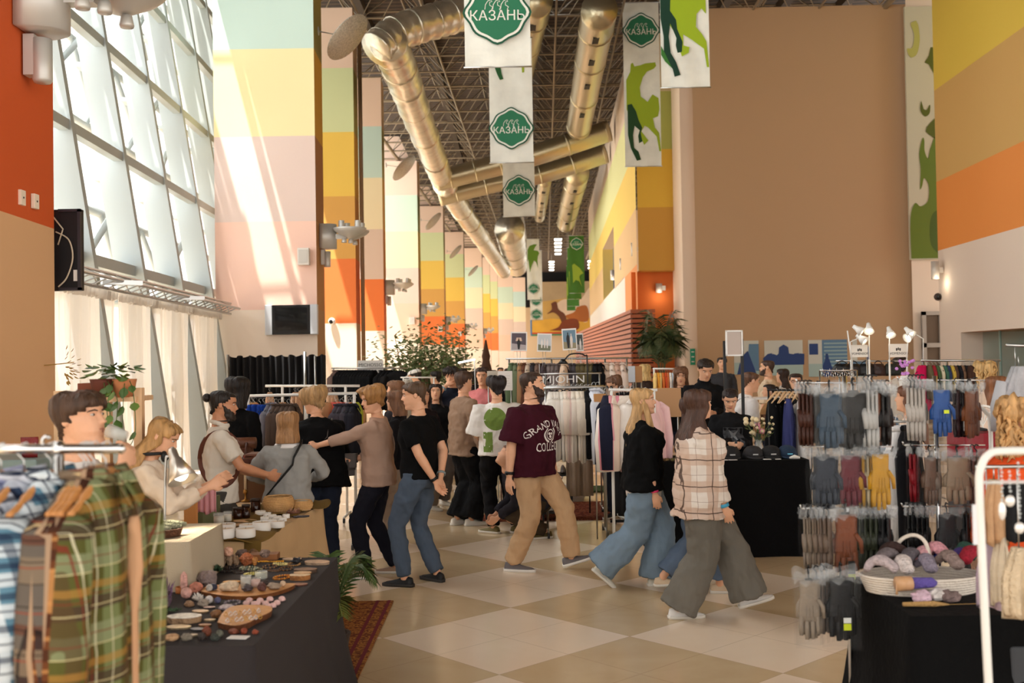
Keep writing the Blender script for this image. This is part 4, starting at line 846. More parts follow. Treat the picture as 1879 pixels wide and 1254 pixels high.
def garment(mb, L=.72, W=.25, D=.05, sl=.5, seed=0, wav=.016, neck=.06, sx=.06, flare=1.06, sr=.06):
 r_ = random.Random(seed); p = [r_.random() * 6 for _ in range(4)]; n = 30; R = []
 for z, w_, d_ in ((.012, neck, .03), (-.012, neck * 1.5, .04), (-.045, W * .66, .05), (-.085, W * .88, .055), (-.13, W * .95, .06), (-.25, W * .97, D * 1.15), (-.4, W, D * 1.1), (-.4 - (L - .4) * .5, W * (1 + flare) / 2, D * 1.05), (-L, W * flare, D)):
  t = min(1, -z / .5) if z < 0 else 0; row = []
  for j in range(n):
   a = 2 * pi * j / n; k = wav * t * (sin(5 * a + p[0]) + .7 * sin(8 * a + p[1] + z * 3) + .4 * sin(13 * a + p[2]))
   row.append(((w_ + k * .5) * cos(a), (d_ + k) * sin(a) * (1.0), z + (.012 * sin(3 * a + p[3]) if z == -L else 0)))
  R.append(row)
 mb.rings(R)
 if sl:
  for s in (-1, 1):
   mb.tube([(s * W * .72, 0, -.09), (s * W * .92, 0, -.12), (s * (W + sx * .4), .01 * r_.uniform(-1, 1), -.12 - sl * .5), (s * (W + sx * .3), .02 * r_.uniform(-1, 1), -.12 - sl)], [sr * .8, sr, sr * .95, sr * .86], 10, flat=.62)
def hanger(mb, w_=.21, r=.014, drop=.07, hook=.07, hm=None):
 mb.tube(spl([(-w_, 0, -drop), (-w_ * .6, 0, -drop * .55), (-.03, 0, .0), (0, 0, .012), (.03, 0, .0), (w_ * .6, 0, -drop * .55), (w_, 0, -drop)], 4), [r * .7] * 4 + [r * 1.2] * 16 + [r * .7] * 5, 8, flat=1.0)
 mb.use(hm or STEEL); mb.tube([(0, 0, .01), (0, 0, hook - .03), (0, .018, hook - .012), (0, .012, hook + .012), (0, -.008, hook + .02), (0, -.02, hook + .004)], .0022, 5)
def hung(label, m, loc, rz, group=None, name='hanging_shirt', L=.72, W=.25, D=.05, sl=.5, seed=0, wav=.016, wood=True, collar=False, disp=0, hook=.07, extra=None, hm=None, **kw):
 g = MB(m); garment(g, L, W, D, sl, seed, wav, **kw)
 if collar:
  for s in (-1, 1): g.add([(0, -.035, .012), (s * .05, -.05, .02), (s * .075, -.075, -.055), (s * .02, -.085, -.08)], [(0, 1, 2, 3)]); g.tube([(s * .055, .035, .018), (s * .062, -.02, .024), (s * .03, -.062, -.01)], [.012, .014, .01], 6)
 if extra: extra(g)
 o = g.build(name, label=label, cat='shirt' if 'shirt' in name else name.split('_')[-1], group=group, loc=V(loc) - V((0, 0, hook)), rz=rz, disp=disp, dscale=.08)
 h = MB(hm or (WOODH if wood else mat((20, 20, 20), .4))); hanger(h, W * .85, .014 if wood else .006, hook=hook); h.build('hanger', o)
 return o
def dupg(o, loc, rz, label, group, m=None, scale=None):
 c = o.copy(); C.objects.link(c); c.location = loc; c.rotation_euler = (0, 0, rz); c['label'] = label
 if group: c['group'] = group
 if m: remat(c, m)
 if scale: c.scale = scale
 for k in kids(o): q = k.copy(); C.objects.link(q); q.parent = c
 return c
RD = 2.85; rz_ = P(110, 824, RD).z
PB = plaid((92, 130, 150), [(0, .075, .0, .036, (214, 222, 226), .8), (2, .075, .0, .034, (214, 222, 226), .75), (0, .075, .016, .005, (30, 40, 66), .9), (2, .075, .044, .016, (30, 40, 66), .7), (0, .075, .05, .010, (30, 40, 66), .6), (2, .075, .014, .005, (30, 40, 66), .8)], 'blue plaid')
PB2 = plaid((50, 66, 92), [(0, .06, .0, .03, (202, 206, 216), .75), (2, .06, .0, .03, (202, 206, 216), .7), (0, .06, .03, .012, (22, 26, 44), .8), (2, .06, .03, .012, (22, 26, 44), .8)], 'navy plaid')
PG = plaid((84, 84, 40), [(0, .115, .0, .045, (118, 128, 84), .8), (2, .20, .0, .055, (140, 148, 112), .6), (2, .20, .09, .035, (70, 50, 42), .8), (0, .115, .06, .024, (84, 66, 40), .75), (0, .115, .10, .003, (222, 214, 180), .7), (2, .10, .0, .003, (214, 200, 150), .7), (0, .115, .092, .003, (120, 44, 34), .8), (2, .10, .03, .003, (120, 44, 34), .8), (0, .115, .02, .003, (222, 214, 180), .6), (2, .20, .145, .02, (176, 128, 60), .5)], 'green plaid')
PD = plaid((62, 46, 42), [(0, .14, .0, .05, (112, 104, 94), .7), (2, .22, .0, .07, (130, 112, 92), .75), (0, .14, .06, .016, (204, 176, 130), .8), (2, .22, .10, .025, (96, 52, 34), .7), (0, .07, .0, .003, (20, 16, 16), .8), (2, .055, .0, .003, (20, 16, 16), .8), (2, .11, .04, .004, (150, 60, 34), .7)], 'brown plaid')
PR = plaid((104, 60, 34), [(0, .08, .0, .03, (60, 34, 24), .8), (2, .08, .0, .03, (60, 34, 24), .7), (0, .08, .05, .01, (196, 140, 84), .7), (2, .08, .05, .01, (196, 140, 84), .6)], 'rust plaid')
PL = plaid((196, 196, 208), [(0, .05, .0, .02, (120, 126, 160), .7), (2, .05, .0, .02, (120, 126, 160), .7)], 'lavender plaid')
m = MB(CHROME); a, b_ = P(-160, 824, RD), P(222, 824, RD)
m.tube([a, b_], .0135, 14); m.ell(b_, .014, 10); pp = P(108, 824, RD); m.tube([(pp.x, RD + .0, .05), (pp.x, RD, rz_)], .014, 12); m.ell((pp.x, RD, rz_), (.02, .02, .024), 10)
q = P(78, 824, RD); m.tube([(q.x, RD, q.z), (q.x, RD, q.z + .026), (q.x + .008, RD, q.z + .034), (q.x + .022, RD, q.z + .03)], .005, 8)
for s in (-1, 1): m.tube([(pp.x, RD, .06), (pp.x, RD + s * .3, .05)], .013, 8); m.ell((pp.x, RD + s * .3, .03), .03, 10)
m.build('clothes_rail', label='chrome clothes rail holding the plaid shirts at the bottom left', cat='clothes rail')
def tee(g): g.use(mat((206, 158, 118), .85)); g.rings([[(w_ * cos(a), -.02 + d_ * sin(a), z) for a in [2 * pi * j / 16 for j in range(16)]] for z, w_, d_ in ((-.02, .05, .03), (-.2, .11, .04), (-.7, .09, .05), (-.9, .085, .05))])
SH = [(2, PL, 'pale lavender checked shirt, the one furthest left on the chrome rail', .0, 85), (44, PB2, 'navy and white checked shirt between the lavender and light blue ones', .02, 88), (94, PB, 'light blue and white plaid flannel shirt with an open collar', .0, 84),
      (162, mat((168, 138, 110), .9, 0, .3, 12), 'plain beige shirt squeezed behind the rail post', .03, 88), (154, PD, 'dark brown and grey plaid flannel shirt', .0, 87), (172, PR, 'rust brown checked shirt beside the green one', .02, 88), (194, PG, 'green and brown plaid flannel shirt hanging open at the rail end', .0, 86)]
for i, (px_, m_, lb, dy, az_) in enumerate(SH):
 p = P(px_, 824, RD)
 hung(lb, m_, (p.x, RD, rz_), radians(az_), 'shirts on the chrome rail', L=.86, W=.235, D=.055, sl=.56, seed=i, wav=.02, collar=True, disp=.02, hook=.085, extra=None, sr=.07)
g = MB(mat((204, 158, 120), .85, 0, .3, 10)); garment(g, .9, .018, .012, 0, 3, .002, neck=.016); p = P(208, 824, RD)
g.build('hanging_vest', label='tan strip of cloth showing inside the open green plaid shirt', cat='shirt', loc=(p.x + .055, RD - .0, rz_ - .2), rz=radians(86)).scale = (1, .4, 1)
def onpil(x, y): r = ray(x, y); t = (-3.55 - 0) / r.x; return EYEP + r * t
for x, y in ((37, 363), (62, 370)):
 p = onpil(x, y); m = MB(mat((240, 224, 204), .5)); m.box((p.x + .01, p.y, p.z), (.03, .075, .11)); m.use(mat((60, 50, 44), .4)); m.box((p.x + .027, p.y, p.z), (.006, .014, .014))
 m.build('socket', label='%s small cream wall socket on the orange edge of the near pillar' % ('higher' if x < 50 else 'lower'), cat='socket', bevel=.003)
p0, p1 = P(107, 384, 8.3), P(149, 533, 8.3); t = thing('television', 'black television seen from behind, fixed to the near pillar', 'television', ((p0.x + p1.x) / 2, 8.34, p1.z)); w_, h_ = p1.x - p0.x, p0.z - p1.z
m = MB(mat((22, 20, 24), .5)); m.box((-.45, .0, h_ / 2), (w_ + .9, .05, h_)); m.build('casing', t, bevel=.006)
m = MB(mat((60, 58, 66), .4, .4)); m.box((w_ / 2 - .012, -.035, h_ / 2), (.024, .03, h_)); m.box((0, -.035, h_ - .012), (w_, .03, .022)); m.box((0, -.035, .012), (w_, .03, .022)); m.build('frame', t)
m = MB(WHITE); m.box((w_ / 2 - .045, -.04, .12), (.03, .006, .09)); m.build('sticker', t)
m = MB(mat((206, 192, 168), .5)); m.tube([(-w_ / 2 - .06, -.05, h_ * .95), (-w_ * .25, -.06, h_ * .75), (-w_ * .5, -.05, h_ * .56)], .006, 6); m.tube(spl([(-w_ * .6, -.05, h_ * .72), (-.0, -.06, h_ * .62), (w_ * .18, -.06, h_ * .4), (-.02, -.05, h_ * .16), (-w_ * .5, -.05, .03)], 6), .006, 6); m.build('cable', t)
m = MB(mat((120, 138, 136), .6)); p = P(45, 840, 6.0); p2 = P(100, 828, 6.0); m.box((p.x - .6, 6.1, p.z / 2), (p2.x - p.x + 1.3, .5, p.z)); m.build('cabinet', label='grey-green cabinet behind the plaid shirts below the red packet', cat='cabinet', bevel=.01)
pk = P(54, 814, 6.0); t = thing('packet', 'crumpled red packet with a blue patch on the grey-green cabinet', 'packet', (pk.x, 6.0, p.z))
m = MB(mat((122, 30, 30), .4, 0, .6, 30)); m.rings([[(sx_ * .048 * cos(a), .022 * sin(a) * sy_, z) for a in [2 * pi * j / 16 for j in range(16)]] for z, sx_, sy_ in ((0, .95, 1), (.03, 1, 1.1), (.08, 1.04, 1), (.10, 1.1, .5), (.118, 1.06, .15))]); m.build('bag', t, disp=.012)
m = MB(mat((40, 60, 120), .5)); m.box((-.012, -.026, .065), (.04, .006, .026)); m.build('printed_label', t)
LW = mat((222, 182, 140), .5, 0, .1, 20, .08, 6, (6, 6, .5)); sd = 6.3
def P3(x, y): return P(x, y, sd)
t = thing('shelf', 'light wood shelf unit behind the drinking man, plants on top', 'shelf', (P3(180, 900).x, sd, 0)); ox = P3(180, 900).x
for x, tp in ((109, 718), (196, 715), (255, 712)):
 m = MB(LW); q = P3(x, tp); m.box((q.x - ox, 0, q.z / 2), (.05, .05, q.z)); m.build('post', t)
for y, x0, x1 in ((730, 107, 255), (860, 107, 255)):
 m = MB(LW); a, b_ = P3(x0, y), P3(x1, y); m.box(((a.x + b_.x) / 2 - ox, .1, a.z - .015 - (.0 if y < 800 else 0)), (b_.x - a.x, .3, .03)); m.build('board', t)
def boxon(label, x0, x1, y0, y1, d, c, dep=.2, name='box', cat='box', dy=0, group=None, bevel=.004):
 a, b_ = P(x0, y1, d), P(x1, y0, d); m = MB(mat(c, .7)); m.box((0, dep / 2, (b_.z - a.z) / 2), (b_.x - a.x, dep, b_.z - a.z)); return m.build(name, label=label, cat=cat, group=group, loc=((a.x + b_.x) / 2, d, a.z), bevel=bevel)
boxon('low dark brown cardboard box on the shelf end', 114, 168, 720, 729, 6.28, (128, 66, 40)); boxon('taller brown cardboard box under the left pothos', 142, 196, 703, 729.5, 6.5, (138, 74, 48))
LEAFM = mat((92, 116, 44), .4, 0, .1, 30, .2, 14); LEAFD = mat((66, 92, 40), .4, 0, .1, 30, .2, 14)
def leaf(mb, p, dirv, L, w_, tilt=0):
 d = V(dirv).normalized(); s = d.cross(V((0, -.3, 1))); s = s.normalized() if s.length > .01 else V((1, 0, 0)); n = s.cross(d)
 pts = [(0, 0, 0), (.2, .38, -.05), (.5, .5, -.08), (.8, .28, -.04), (1, 0, .02), (.8, -.28, -.04), (.5, -.5, -.08), (.2, -.38, -.05), (.5, 0, .03)]
 P_ = [V(p) + d * (a * L) + s * (b * w_) + n * (c * L) for a, b, c in pts]
 mb.add(P_, [(0, 1, 8), (1, 2, 8), (2, 3, 8), (3, 4, 8), (4, 5, 8), (5, 6, 8), (6, 7, 8), (7, 0, 8)], True)
def pothos(label, x, potc, leafspec, seed):
 q = P3(x, 729); t = thing('potted_plant', label, 'plant', (q.x, sd - .02, q.z)); r_ = random.Random(seed)
 m = MB(mat(potc, .7)); m.lathe([(.05, 0), (.068, .09), (.072, .11), (.062, .11), (.058, .07)], n=18); m.build('pot', t)
 m = MB(LEAFD); f = MB(LEAFM)
 for k in range(26): a = r_.uniform(0, 6.28); rr = r_.uniform(.02, .12); f.use(LEAFM if r_.random() < .6 else LEAFD); leaf(f, (rr * cos(a), rr * sin(a), .12 + r_.uniform(0, .07)), (cos(a), sin(a), r_.uniform(-.6, .5)), r_.uniform(.05, .08), r_.uniform(.04, .055))
 for pts in leafspec:
  pts = spl([(a, b_, c) for a, b_, c in pts], 4); m.tube(pts, .0025, 5)
  for k in range(2, len(pts), 3): f.use(LEAFM if r_.random() < .5 else LEAFD); leaf(f, pts[k], (r_.uniform(-.6, .6), -.4, -1), r_.uniform(.05, .085), r_.uniform(.045, .065))
 m.build('stem', t); f.build('foliage', t)
pothos('pothos in a dark brown pot on the left of the wooden shelf', 190, (96, 46, 30), [((.03, -.05, .1), (.06, -.1, .0), (.07, -.1, -.12)), ((.05, -.05, .1), (.10, -.1, .05), (.13, -.1, -.02), (.12, -.1, -.16))], 3)
pothos('pothos in a tan paper pot trailing off the right end of the shelf', 231, (186, 120, 78), [((.02, -.05, .1), (.03, -.1, .0), (.02, -.1, -.2)), ((.05, -.05, .1), (.09, -.1, .02), (.10, -.1, -.2), (.06, -.1, -.3)), ((-.05, -.05, .1), (-.06, -.1, 0), (-.05, -.1, -.1))], 5)
p = P(112, 668, 7.9); m = MB(mat((176, 140, 72), .7))
for k in range(26): a = rnd.uniform(-1.2, 1.2); l = rnd.uniform(.03, .16); leaf(m, (l * cos(a) * .8, rnd.uniform(-.03, .03), l * sin(a) - .02), (cos(a), 0, sin(a)), .04, .02)
m.tube([(-.25, 0, -.02), (0, 0, 0), (.1, 0, .01)], .004, 5); m.build('dried_flower', label='sprig of dried yellow flowers sticking out from behind the near pillar', cat='flower', loc=p)
def cloth(label, pts, z, m, name='tablecloth', drop=None, flare=.10, amp=.018, per=.22, seed=0, tmat=None, cat='tablecloth'):
 """pts: corners of the top, anticlockwise; folds fall to the floor"""
 mb = MB(m); pts = [V((p[0], p[1], 0)) for p in pts]; cen = sum(pts, V()) / len(pts); per_pts = []
 for i, p in enumerate(pts):
  q = pts[(i + 1) % len(pts)]; n = max(4, int((q - p).length / .045))
  for j in range(n):
   t = j / n; c = p.lerp(q, t); e = (q - p).normalized(); nn = V((e.y, -e.x, 0)); cd = min(t, 1 - t) * (q - p).length
   if cd < .06: nn = ((c - cen).normalized() + nn).normalized()
   per_pts.append((c, nn, (i * 3.7 + t * (q - p).length), cd))
 R = []; dz = z if drop is None else drop
 for k in range(7):
  u = k / 6; row = []
  for c, nn, s, cd in per_pts:
   f = amp * u * (sin(s / per * 6.28 + seed) + .6 * sin(s / per * 2.9 + 1 + seed * 2)); o = (.012 if k else 0) + flare * u * u * (1.0 + max(0, .3 - cd) * 1.5) + f
   row.append(c + nn * o + V((0, 0, z - dz * u + .003 - (.004 if k == 0 else 0) * 0 - (0 if k else 0))))
  R.append(row)
 mb.rings(R, True, False); n = len(per_pts); mb.add([p for p in R[0]], [tuple(range(n))])
 return mb.build(name, label=label, cat=cat)
T1 = .75
def g2(x, y, z): p = G(x, y, z); return (p.x, p.y)
a, b_ = g2(465, 1187, T1), g2(619, 1024, T1); n_ = (-.74, .0)
GREYC = mat((48, 43, 44), .95, 0, .25, 260, .05, 3)
def table(label, pts, z):
 cx_, cy_ = sum(p[0] for p in pts) / len(pts), sum(p[1] for p in pts) / len(pts); t = thing('table', label, 'table', (cx_, cy_, 0)); m = MB(mat((170, 150, 126), .6)); L = [V((p[0] - cx_, p[1] - cy_, z - .03)) * 1 for p in pts]
 m.poly([V((p.x * .97, p.y * .97, z - .035)) for p in L], (0, 0, .03)); m.build('table_top', t)
 for p in L: q = MB(STEEL); q.tube([(p.x * .85, p.y * .85, 0), (p.x * .85, p.y * .85, z - .04)], .016, 8); q.build('leg', t)
 return t
p1 = [(a[0] - .80, a[1] + .03), a, b_, (b_[0] - .78, b_[1] + .03)]
table('folding table under the dark grey cloth of the mineral display', p1, T1)
cloth('dark grey cloth falling to the floor over the mineral display table', p1, T1, GREYC, flare=.08, amp=.012, per=.5, seed=1)
T2 = .76; a2, b2 = g2(470, 997, T2), g2(593, 925, T2); p2 = [(a2[0] - .95, a2[1] + .25), a2, b2, (b2[0] - .72, b2[1] + .15)]
BEI = mat((206, 172, 128), .95, 0, .3, 240, .06, 3)
table('folding table under the sand coloured cloth of the candle display', p2, T2)
cloth('sand coloured linen cloth over the candle display table', p2, T2, BEI, flare=.10, amp=.02, per=.45, seed=2)
c_ = [g2(250, 998, 1.0), g2(346, 996, 1.0), g2(343, 958, 1.0), g2(256, 959, 1.0)]
c_ = [c_[0], c_[1], (c_[1][0], c_[1][1] + .62), (c_[0][0], c_[0][1] + .62)]
m = MB(mat((160, 130, 100), .7)); m.poly([V((p[0], p[1], 0)) for p in c_], (0, 0, .99)); m.build('display_box', label='wooden box under the grey-beige cloth that carries the bark tray', cat='box')
cloth('grey-beige linen cloth over the raised box behind the desk lamp', c_, 1.0, mat((186, 172, 148), .95, 0, .3, 240, .05, 3), flare=.07, amp=.012, per=.4, seed=4)
def runner(u, v):
 e = V((b2[0] - a2[0], b2[1] - a2[1], 0)); c = V((a2[0], a2[1], 0)) + e * (1.02 * u - .02) + V((-.42 + .40 * v + .10 * sin(u * 9) * v - .3 * (1 - u) * (1 - v), 0, 0)); z = T2 + .012 + .018 * (1 + sin(u * 31 + v * 4)) * (.4 + v * .6) + .01 * sin(v * 17 + u * 9)
 return (c.x + .03 * sin(u * 23), c.y, z)
m = MB(mat((116, 88, 34), .95, 0, .3, 200, .08, 4)); m.sheet(runner, 50, 18)
def rdrop(u, v): x = a2[0] - .46 + .50 * u; return (x, a2[1] + .24 - .50 * .5 * u - .03 - .03 * v + .01 * sin(u * 20), T2 + .02 - .34 * v * (1 - .5 * u))
m.sheet(rdrop, 24, 6); m.build('cloth_runner', label='crumpled olive brown cloth running along the edge of the candle table', cat='cloth', solid=.004)
def rugmat(c1, c2, c3, key, sc_=9):
 def fn(nt, b):
  co = coord(nt); vo = nt.nodes.new('ShaderNodeTexVoronoi'); vo.inputs['Scale'].default_value = sc_; nt.links.new(co, vo.inputs[0]); nz = nt.nodes.new('ShaderNodeTexNoise'); nz.inputs['Scale'].default_value = 26; nt.links.new(co, nz.inputs[0])
  r1 = mth(nt, 'GREATER_THAN', mth(nt, 'FRACT', mth(nt, 'MULTIPLY', vo.outputs['Distance'], 5.)), .55); r2 = mth(nt, 'GREATER_THAN', nz.outputs[0], .55)
  cur = mixc(nt, r1, lin(c1), lin(c2)); cur = mixc(nt, mth(nt, 'MULTIPLY', r2, .75), cur, lin(c3)); nt.links.new(cur, b.inputs['Base Color']); b.inputs['Roughness'].default_value = .95; b.inputs['Specular IOR Level'].default_value = .1
 return nodemat(fn, key)
RUG = rugmat((168, 112, 60), (128, 80, 46), (92, 40, 36), 'ochre rug'); RUG2 = rugmat((128, 62, 44), (86, 34, 30), (150, 96, 70), 'red rug', 6)
r0, r1 = G(722, 1105), G(667, 1226); e = (r1 - r0); nrm = V((-e.y, e.x, 0)).normalized() * -1
rp = [r0, r1 + e * .2, r1 + e * .2 + nrm * 1.2, r0 + nrm * 1.2]; m = MB(RUG); m.poly([p + V((0, 0, .012)) for p in rp], (0, 0, -.011))
m.use(mat((110, 30, 40), .95)); n0 = nrm.normalized()
for o in (.02, .11): m.poly([p + V((0, 0, .014)) for p in (r0 + n0 * o, r1 + e * .2 + n0 * o, r1 + e * .2 + n0 * (o + .025), r0 + n0 * (o + .025))], (0, 0, -.004))
m.build('rug', label='ochre patterned rug with a dark red border beside the mineral table', cat='rug')
def palm(label, x, y, z, h, n, seed, R_=.45, potr=.13, cs=((70, 92, 44), (110, 116, 56)), droop=.55, pn=46, ll=.16, name='potted_palm', spread=1., up=1., trunk=0, lw=.02, pot=True):
 t = thing(name, label, 'plant', (x, y, z)); r_ = random.Random(seed)
 if pot: m = MB(mat((60, 46, 40), .6)); m.lathe([(potr * .7, 0), (potr, .22), (potr * 1.05, .24), (potr * .9, .24), (potr * .88, .2)], n=20); m.build('pot', t)
 if trunk: m = MB(mat((108, 80, 54), .9, 0, 1, 20)); m.tube([(0, 0, .1), (0, 0, trunk)], [.13, .10], 12); m.build('trunk', t)
 for k in range(n):
  a = 2 * pi * k / n + r_.uniform(-.3, .3); el = r_.uniform(.35, 1.0); H_ = h * (.55 + .45 * el); rr = R_ * (1.25 - .7 * el) * spread; f = MB(mat(cs[k % 2], .5, 0, 0, 1, .15, 9)); z0 = trunk or .2
  pts = spl([(0, 0, z0), (rr * .3 * cos(a), rr * .3 * sin(a), z0 + (H_ - z0) * .6 * up), (rr * .7 * cos(a), rr * .7 * sin(a), z0 + (H_ - z0) * .98), (rr * 1.15 * cos(a), rr * 1.15 * sin(a), z0 + (H_ - z0) * (1 - droop * .45))], 7)
  f.tube(pts, [.006] * (len(pts) - 1) + [.002], 5); N_ = len(pts)
  for j in range(pn):
   u = .25 + .75 * j / pn; q = u * (N_ - 1); i0 = min(int(q), N_ - 2); p = pts[i0].lerp(pts[i0 + 1], q - i0); tg = (pts[i0 + 1] - pts[i0]).normalized(); sd_ = tg.cross(V((0, 0, 1))).normalized()
   L = ll * sin(pi * min(.97, max(.12, u * .9))) * r_.uniform(.85, 1.1)
   for s in (-1, 1):
    d = (sd_ * s + tg * .9 + V((0, 0, -.15))).normalized(); e_ = p + d * L + V((0, 0, -L * .35 * droop)); mid = p + d * L * .5; w2 = tg * lw * .5
    f.add([p - w2 * .3, p + w2 * .3, mid + w2, e_, mid - w2], [(0, 1, 2, 3, 4)], True)
  f.build('frond', t)
 return t
palm('potted palm with arching green fronds at the corner of the mineral table', -1.16, 6.42, 0, .72, 13, 2, R_=.42, ll=.15, pn=22, lw=.020)
ld = 5.7; p0, p1_, p2_ = P(303, 1040, ld), P(304, 850, ld), P(317, 834, ld); t = thing('desk_lamp', 'brushed steel desk lamp with a glowing bulb over the candle display', 'lamp', (p0.x, ld, T1))
m = MB(STEEL); L_ = lambda p: V((p.x - p0.x, 0, p.z - T1)); m.tube(spl([(0, 0, .0), (0, 0, .3), L_(p1_), L_(P(309, 838, ld)), L_(p2_)], 6), .007, 10); m.build('pole', t)
m = MB(mat((60, 58, 56), .4, .5)); m.lathe([(.07, 0), (.07, .015), (.02, .022)], n=20); m.build('base', t)
A0, A1 = L_(P(316, 829, ld)), L_(P(341, 880, ld)) + V((.0, -.05, .0)); ax_ = (A1 - A0).normalized(); F = Matrix.Translation(A0) @ ax_.to_track_quat('Z', 'Y').to_matrix().to_4x4(); LL = (A1 - A0).length
m = MB(mat((214, 206, 196), .28, .9)); m.lathe([(.018, -.02), (.026, 0), (.026, .04), (.036, .055), (.082, LL), (.080, LL), (.034, .06), (.02, .05)], n=26, M=F); m.build('lamp_shade', t)
m = MB(mat((255, 244, 224), .5, emit=7)); m.ell((0, 0, LL * .72), (.045, .045, .05), 14, F); m.build('bulb', t)
li = bpy.data.lights.new('lamp_light', 'SPOT'); li.energy = 5; li.color = (1, .86, .66); li.shadow_soft_size = .05; li.spot_size = 2.0; lo = bpy.data.objects.new('lamp_light', li); C.objects.link(lo)
lo.location = V((p0.x, ld, T1)) + A1 + ax_ * .01; lo.rotation_euler = ax_.to_track_quat('-Z', 'Y').to_euler()
def c3(x, y): return x / 4.1756 + 230, y / 4.1756 + 960
def c4(x, y): return x / 4.18 + 240, y / 4.18 + 780
def spot(px, py, z):
 p = G(px, py, z); return p, p.y / 1900
STM = {}
def stonem(c, rough=.5): return mat(c, rough, 0, .8, 60, .3, 28)
def rockmesh(c, sx, sy, sz, seed, rough=.5, jag=.28, n=14):
 m = MB(stonem(c, rough)); R = []; k = n // 2 + 2
 for i in range(k + 1):
  th = pi * i / k; row = []
  for j in range(n):
   ph = 2 * pi * j / n; d = V((sin(max(th, .08)) * cos(ph), sin(max(th, .08)) * sin(ph), -cos(th))); q = 1 + jag * noise.noise(d * 1.7 + V((seed * 3.1, 0, 0))) + jag * .5 * noise.noise(d * 4 + V((seed, 5, 0)))
   row.append((d.x * sx * q, d.y * sy * q, max(-sz * .8, d.z * sz * q) + sz * .8))
  R.append(row)
 m.rings(R, jag < .2); return m
def item(kind, label, px, py, w, h, c, z=T1, seed=0, group=None, c2=None, cat=None, rz=0):
 p, s = spot(px, py, z); W_ = w * s; H_ = h * s; r_ = random.Random(seed + px); loc = (p.x, p.y + W_ * .25, z + .0035)
 nm = {'rock': 'rock', 'slab': 'stone_slice', 'wslice': 'wood_slice', 'beads': 'bead_bracelet', 'cluster': 'crystal_cluster', 'tower': 'crystal_tower', 'ball': 'stone_sphere', 'tumble': 'tumbled_stone', 'strand': 'bead_strand', 'block': 'stone_block'}[kind]
 cat = cat or nm.split('_')[-1] if kind not in ('beads', 'strand') else 'bracelet'
 if kind in ('rock', 'tumble'): m = rockmesh(c, W_ / 2, W_ / 2.6, H_ * .62, seed + px, jag=.3 if kind == 'rock' else .12, rough=.5 if kind == 'rock' else .2)
 elif kind == 'ball': m = MB(stonem(c, .15)); m.ell((0, 0, W_ / 2), W_ / 2, 18)
 elif kind in ('slab', 'wslice', 'block'):
  n = 26; hh = max(.008, H_ * .30 if kind != 'block' else H_ * .6); R = [[((W_ / 2) * (1 + .09 * noise.noise(V((cos(2 * pi * j / n) * 1.4 + seed, sin(2 * pi * j / n) * 1.4, px * .1)))) * cos(2 * pi * j / n) * g, W_ * (.30 if kind != 'wslice' else .42) * (1 + .2 * noise.noise(V((cos(2 * pi * j / n) * 2, sin(2 * pi * j / n) * 2 + seed, px * .2)))) * sin(2 * pi * j / n) * g, z_) for j in range(n)] for z_, g in ((0, .97), (hh * .9, 1.0))]
  m = MB(mat(c2 or tuple(int(v * .6) for v in c), .8, 0, 1, 60, .25, 20)); m.rings(R, False, False); m.use(stonem(c, .35)); T_ = [[(q[0] * .985, q[1] * .985, hh) for q in R[1]]]; m.rings([R[1], T_[0]], False, False); m.add(T_[0], [tuple(range(n))]); m.add(R[0], [tuple(range(n))[::-1]])
 elif kind == 'beads':
  m = MB(stonem(c, .25)); rr = W_ / 2; nb = max(10, min(20, int(6.28 * rr / .009))); mats_ = [stonem(c, .25), stonem(c2 or c, .25)]
  for j in range(nb): a = 2 * pi * j / nb; m.use(mats_[j % 2]); m.ell((rr * cos(a), rr * sin(a) * .85, .005 + .006 * (1 + sin(a + seed)) * .5), 3.14 * rr / nb, 7)
 elif kind == 'strand':
  m = MB(stonem(c, .25)); nb = int(W_ / .009)
  for j in range(nb): m.ell((-W_ / 2 + W_ * j / nb, .004 * sin(j * .5), .006), .0052, 7)
 elif kind == 'cluster':
  m = rockmesh(c, W_ / 2, W_ / 2.6, H_ * .3, seed, jag=.3); m.use(stonem(c2 or c, .15))
  for k in range(16):
   a = r_.uniform(0, 6.28); rr = r_.uniform(0, W_ * .36); L = H_ * r_.uniform(.35, .8); t = V((cos(a) * .5, sin(a) * .5, 1)).normalized(); b_ = V((rr * cos(a), rr * sin(a) * .7, H_ * .15)); r0 = W_ * r_.uniform(.05, .09); m.tube([b_, b_ + t * L * .7, b_ + t * L], [r0, r0, .0006], 6, smooth=False)
 elif kind == 'tower': m = MB(stonem(c, .2)); m.tube([(0, 0, 0), (0, 0, H_ * .85), (0, 0, H_)], [W_ / 2, W_ * .42, .003], 7, smooth=False)
 return m.build(nm, label=label, cat=cat, group=group, loc=loc, rz=rz or r_.uniform(-.3, .3) * (kind not in ('block',)))
def it(kind, label, x, y, w, h, c, **k): px, py = c3(x, y); return item(kind, label, px, py, w / 4.1756, h / 4.1756, c, **k)
PKQ = (226, 172, 160)
def tray(label, pts, hh, c, side, z=T1, name='tray', cat='tray'):
 P_ = [G(*c3(x, y), z) for x, y in pts]; ce = sum(P_, V()) / len(P_); m = MB(mat(side, .6, 0, .6, 30, .2, 20)); a = [V((p.x - ce.x, p.y - ce.y, 0)) for p in P_]; b_ = [p * 1.03 + V((0, 0, hh)) for p in a]; n = len(a)
 m.rings([a, b_], True, False); m.add(a, [tuple(range(n))]); m.use(mat(c, .45, 0, .3, 20, .14, 26, (1, 3, 1))); m.add(b_, [tuple(range(n))])
 return m.build(name, label=label, cat=cat, loc=(ce.x, ce.y, z + .0035)), ce
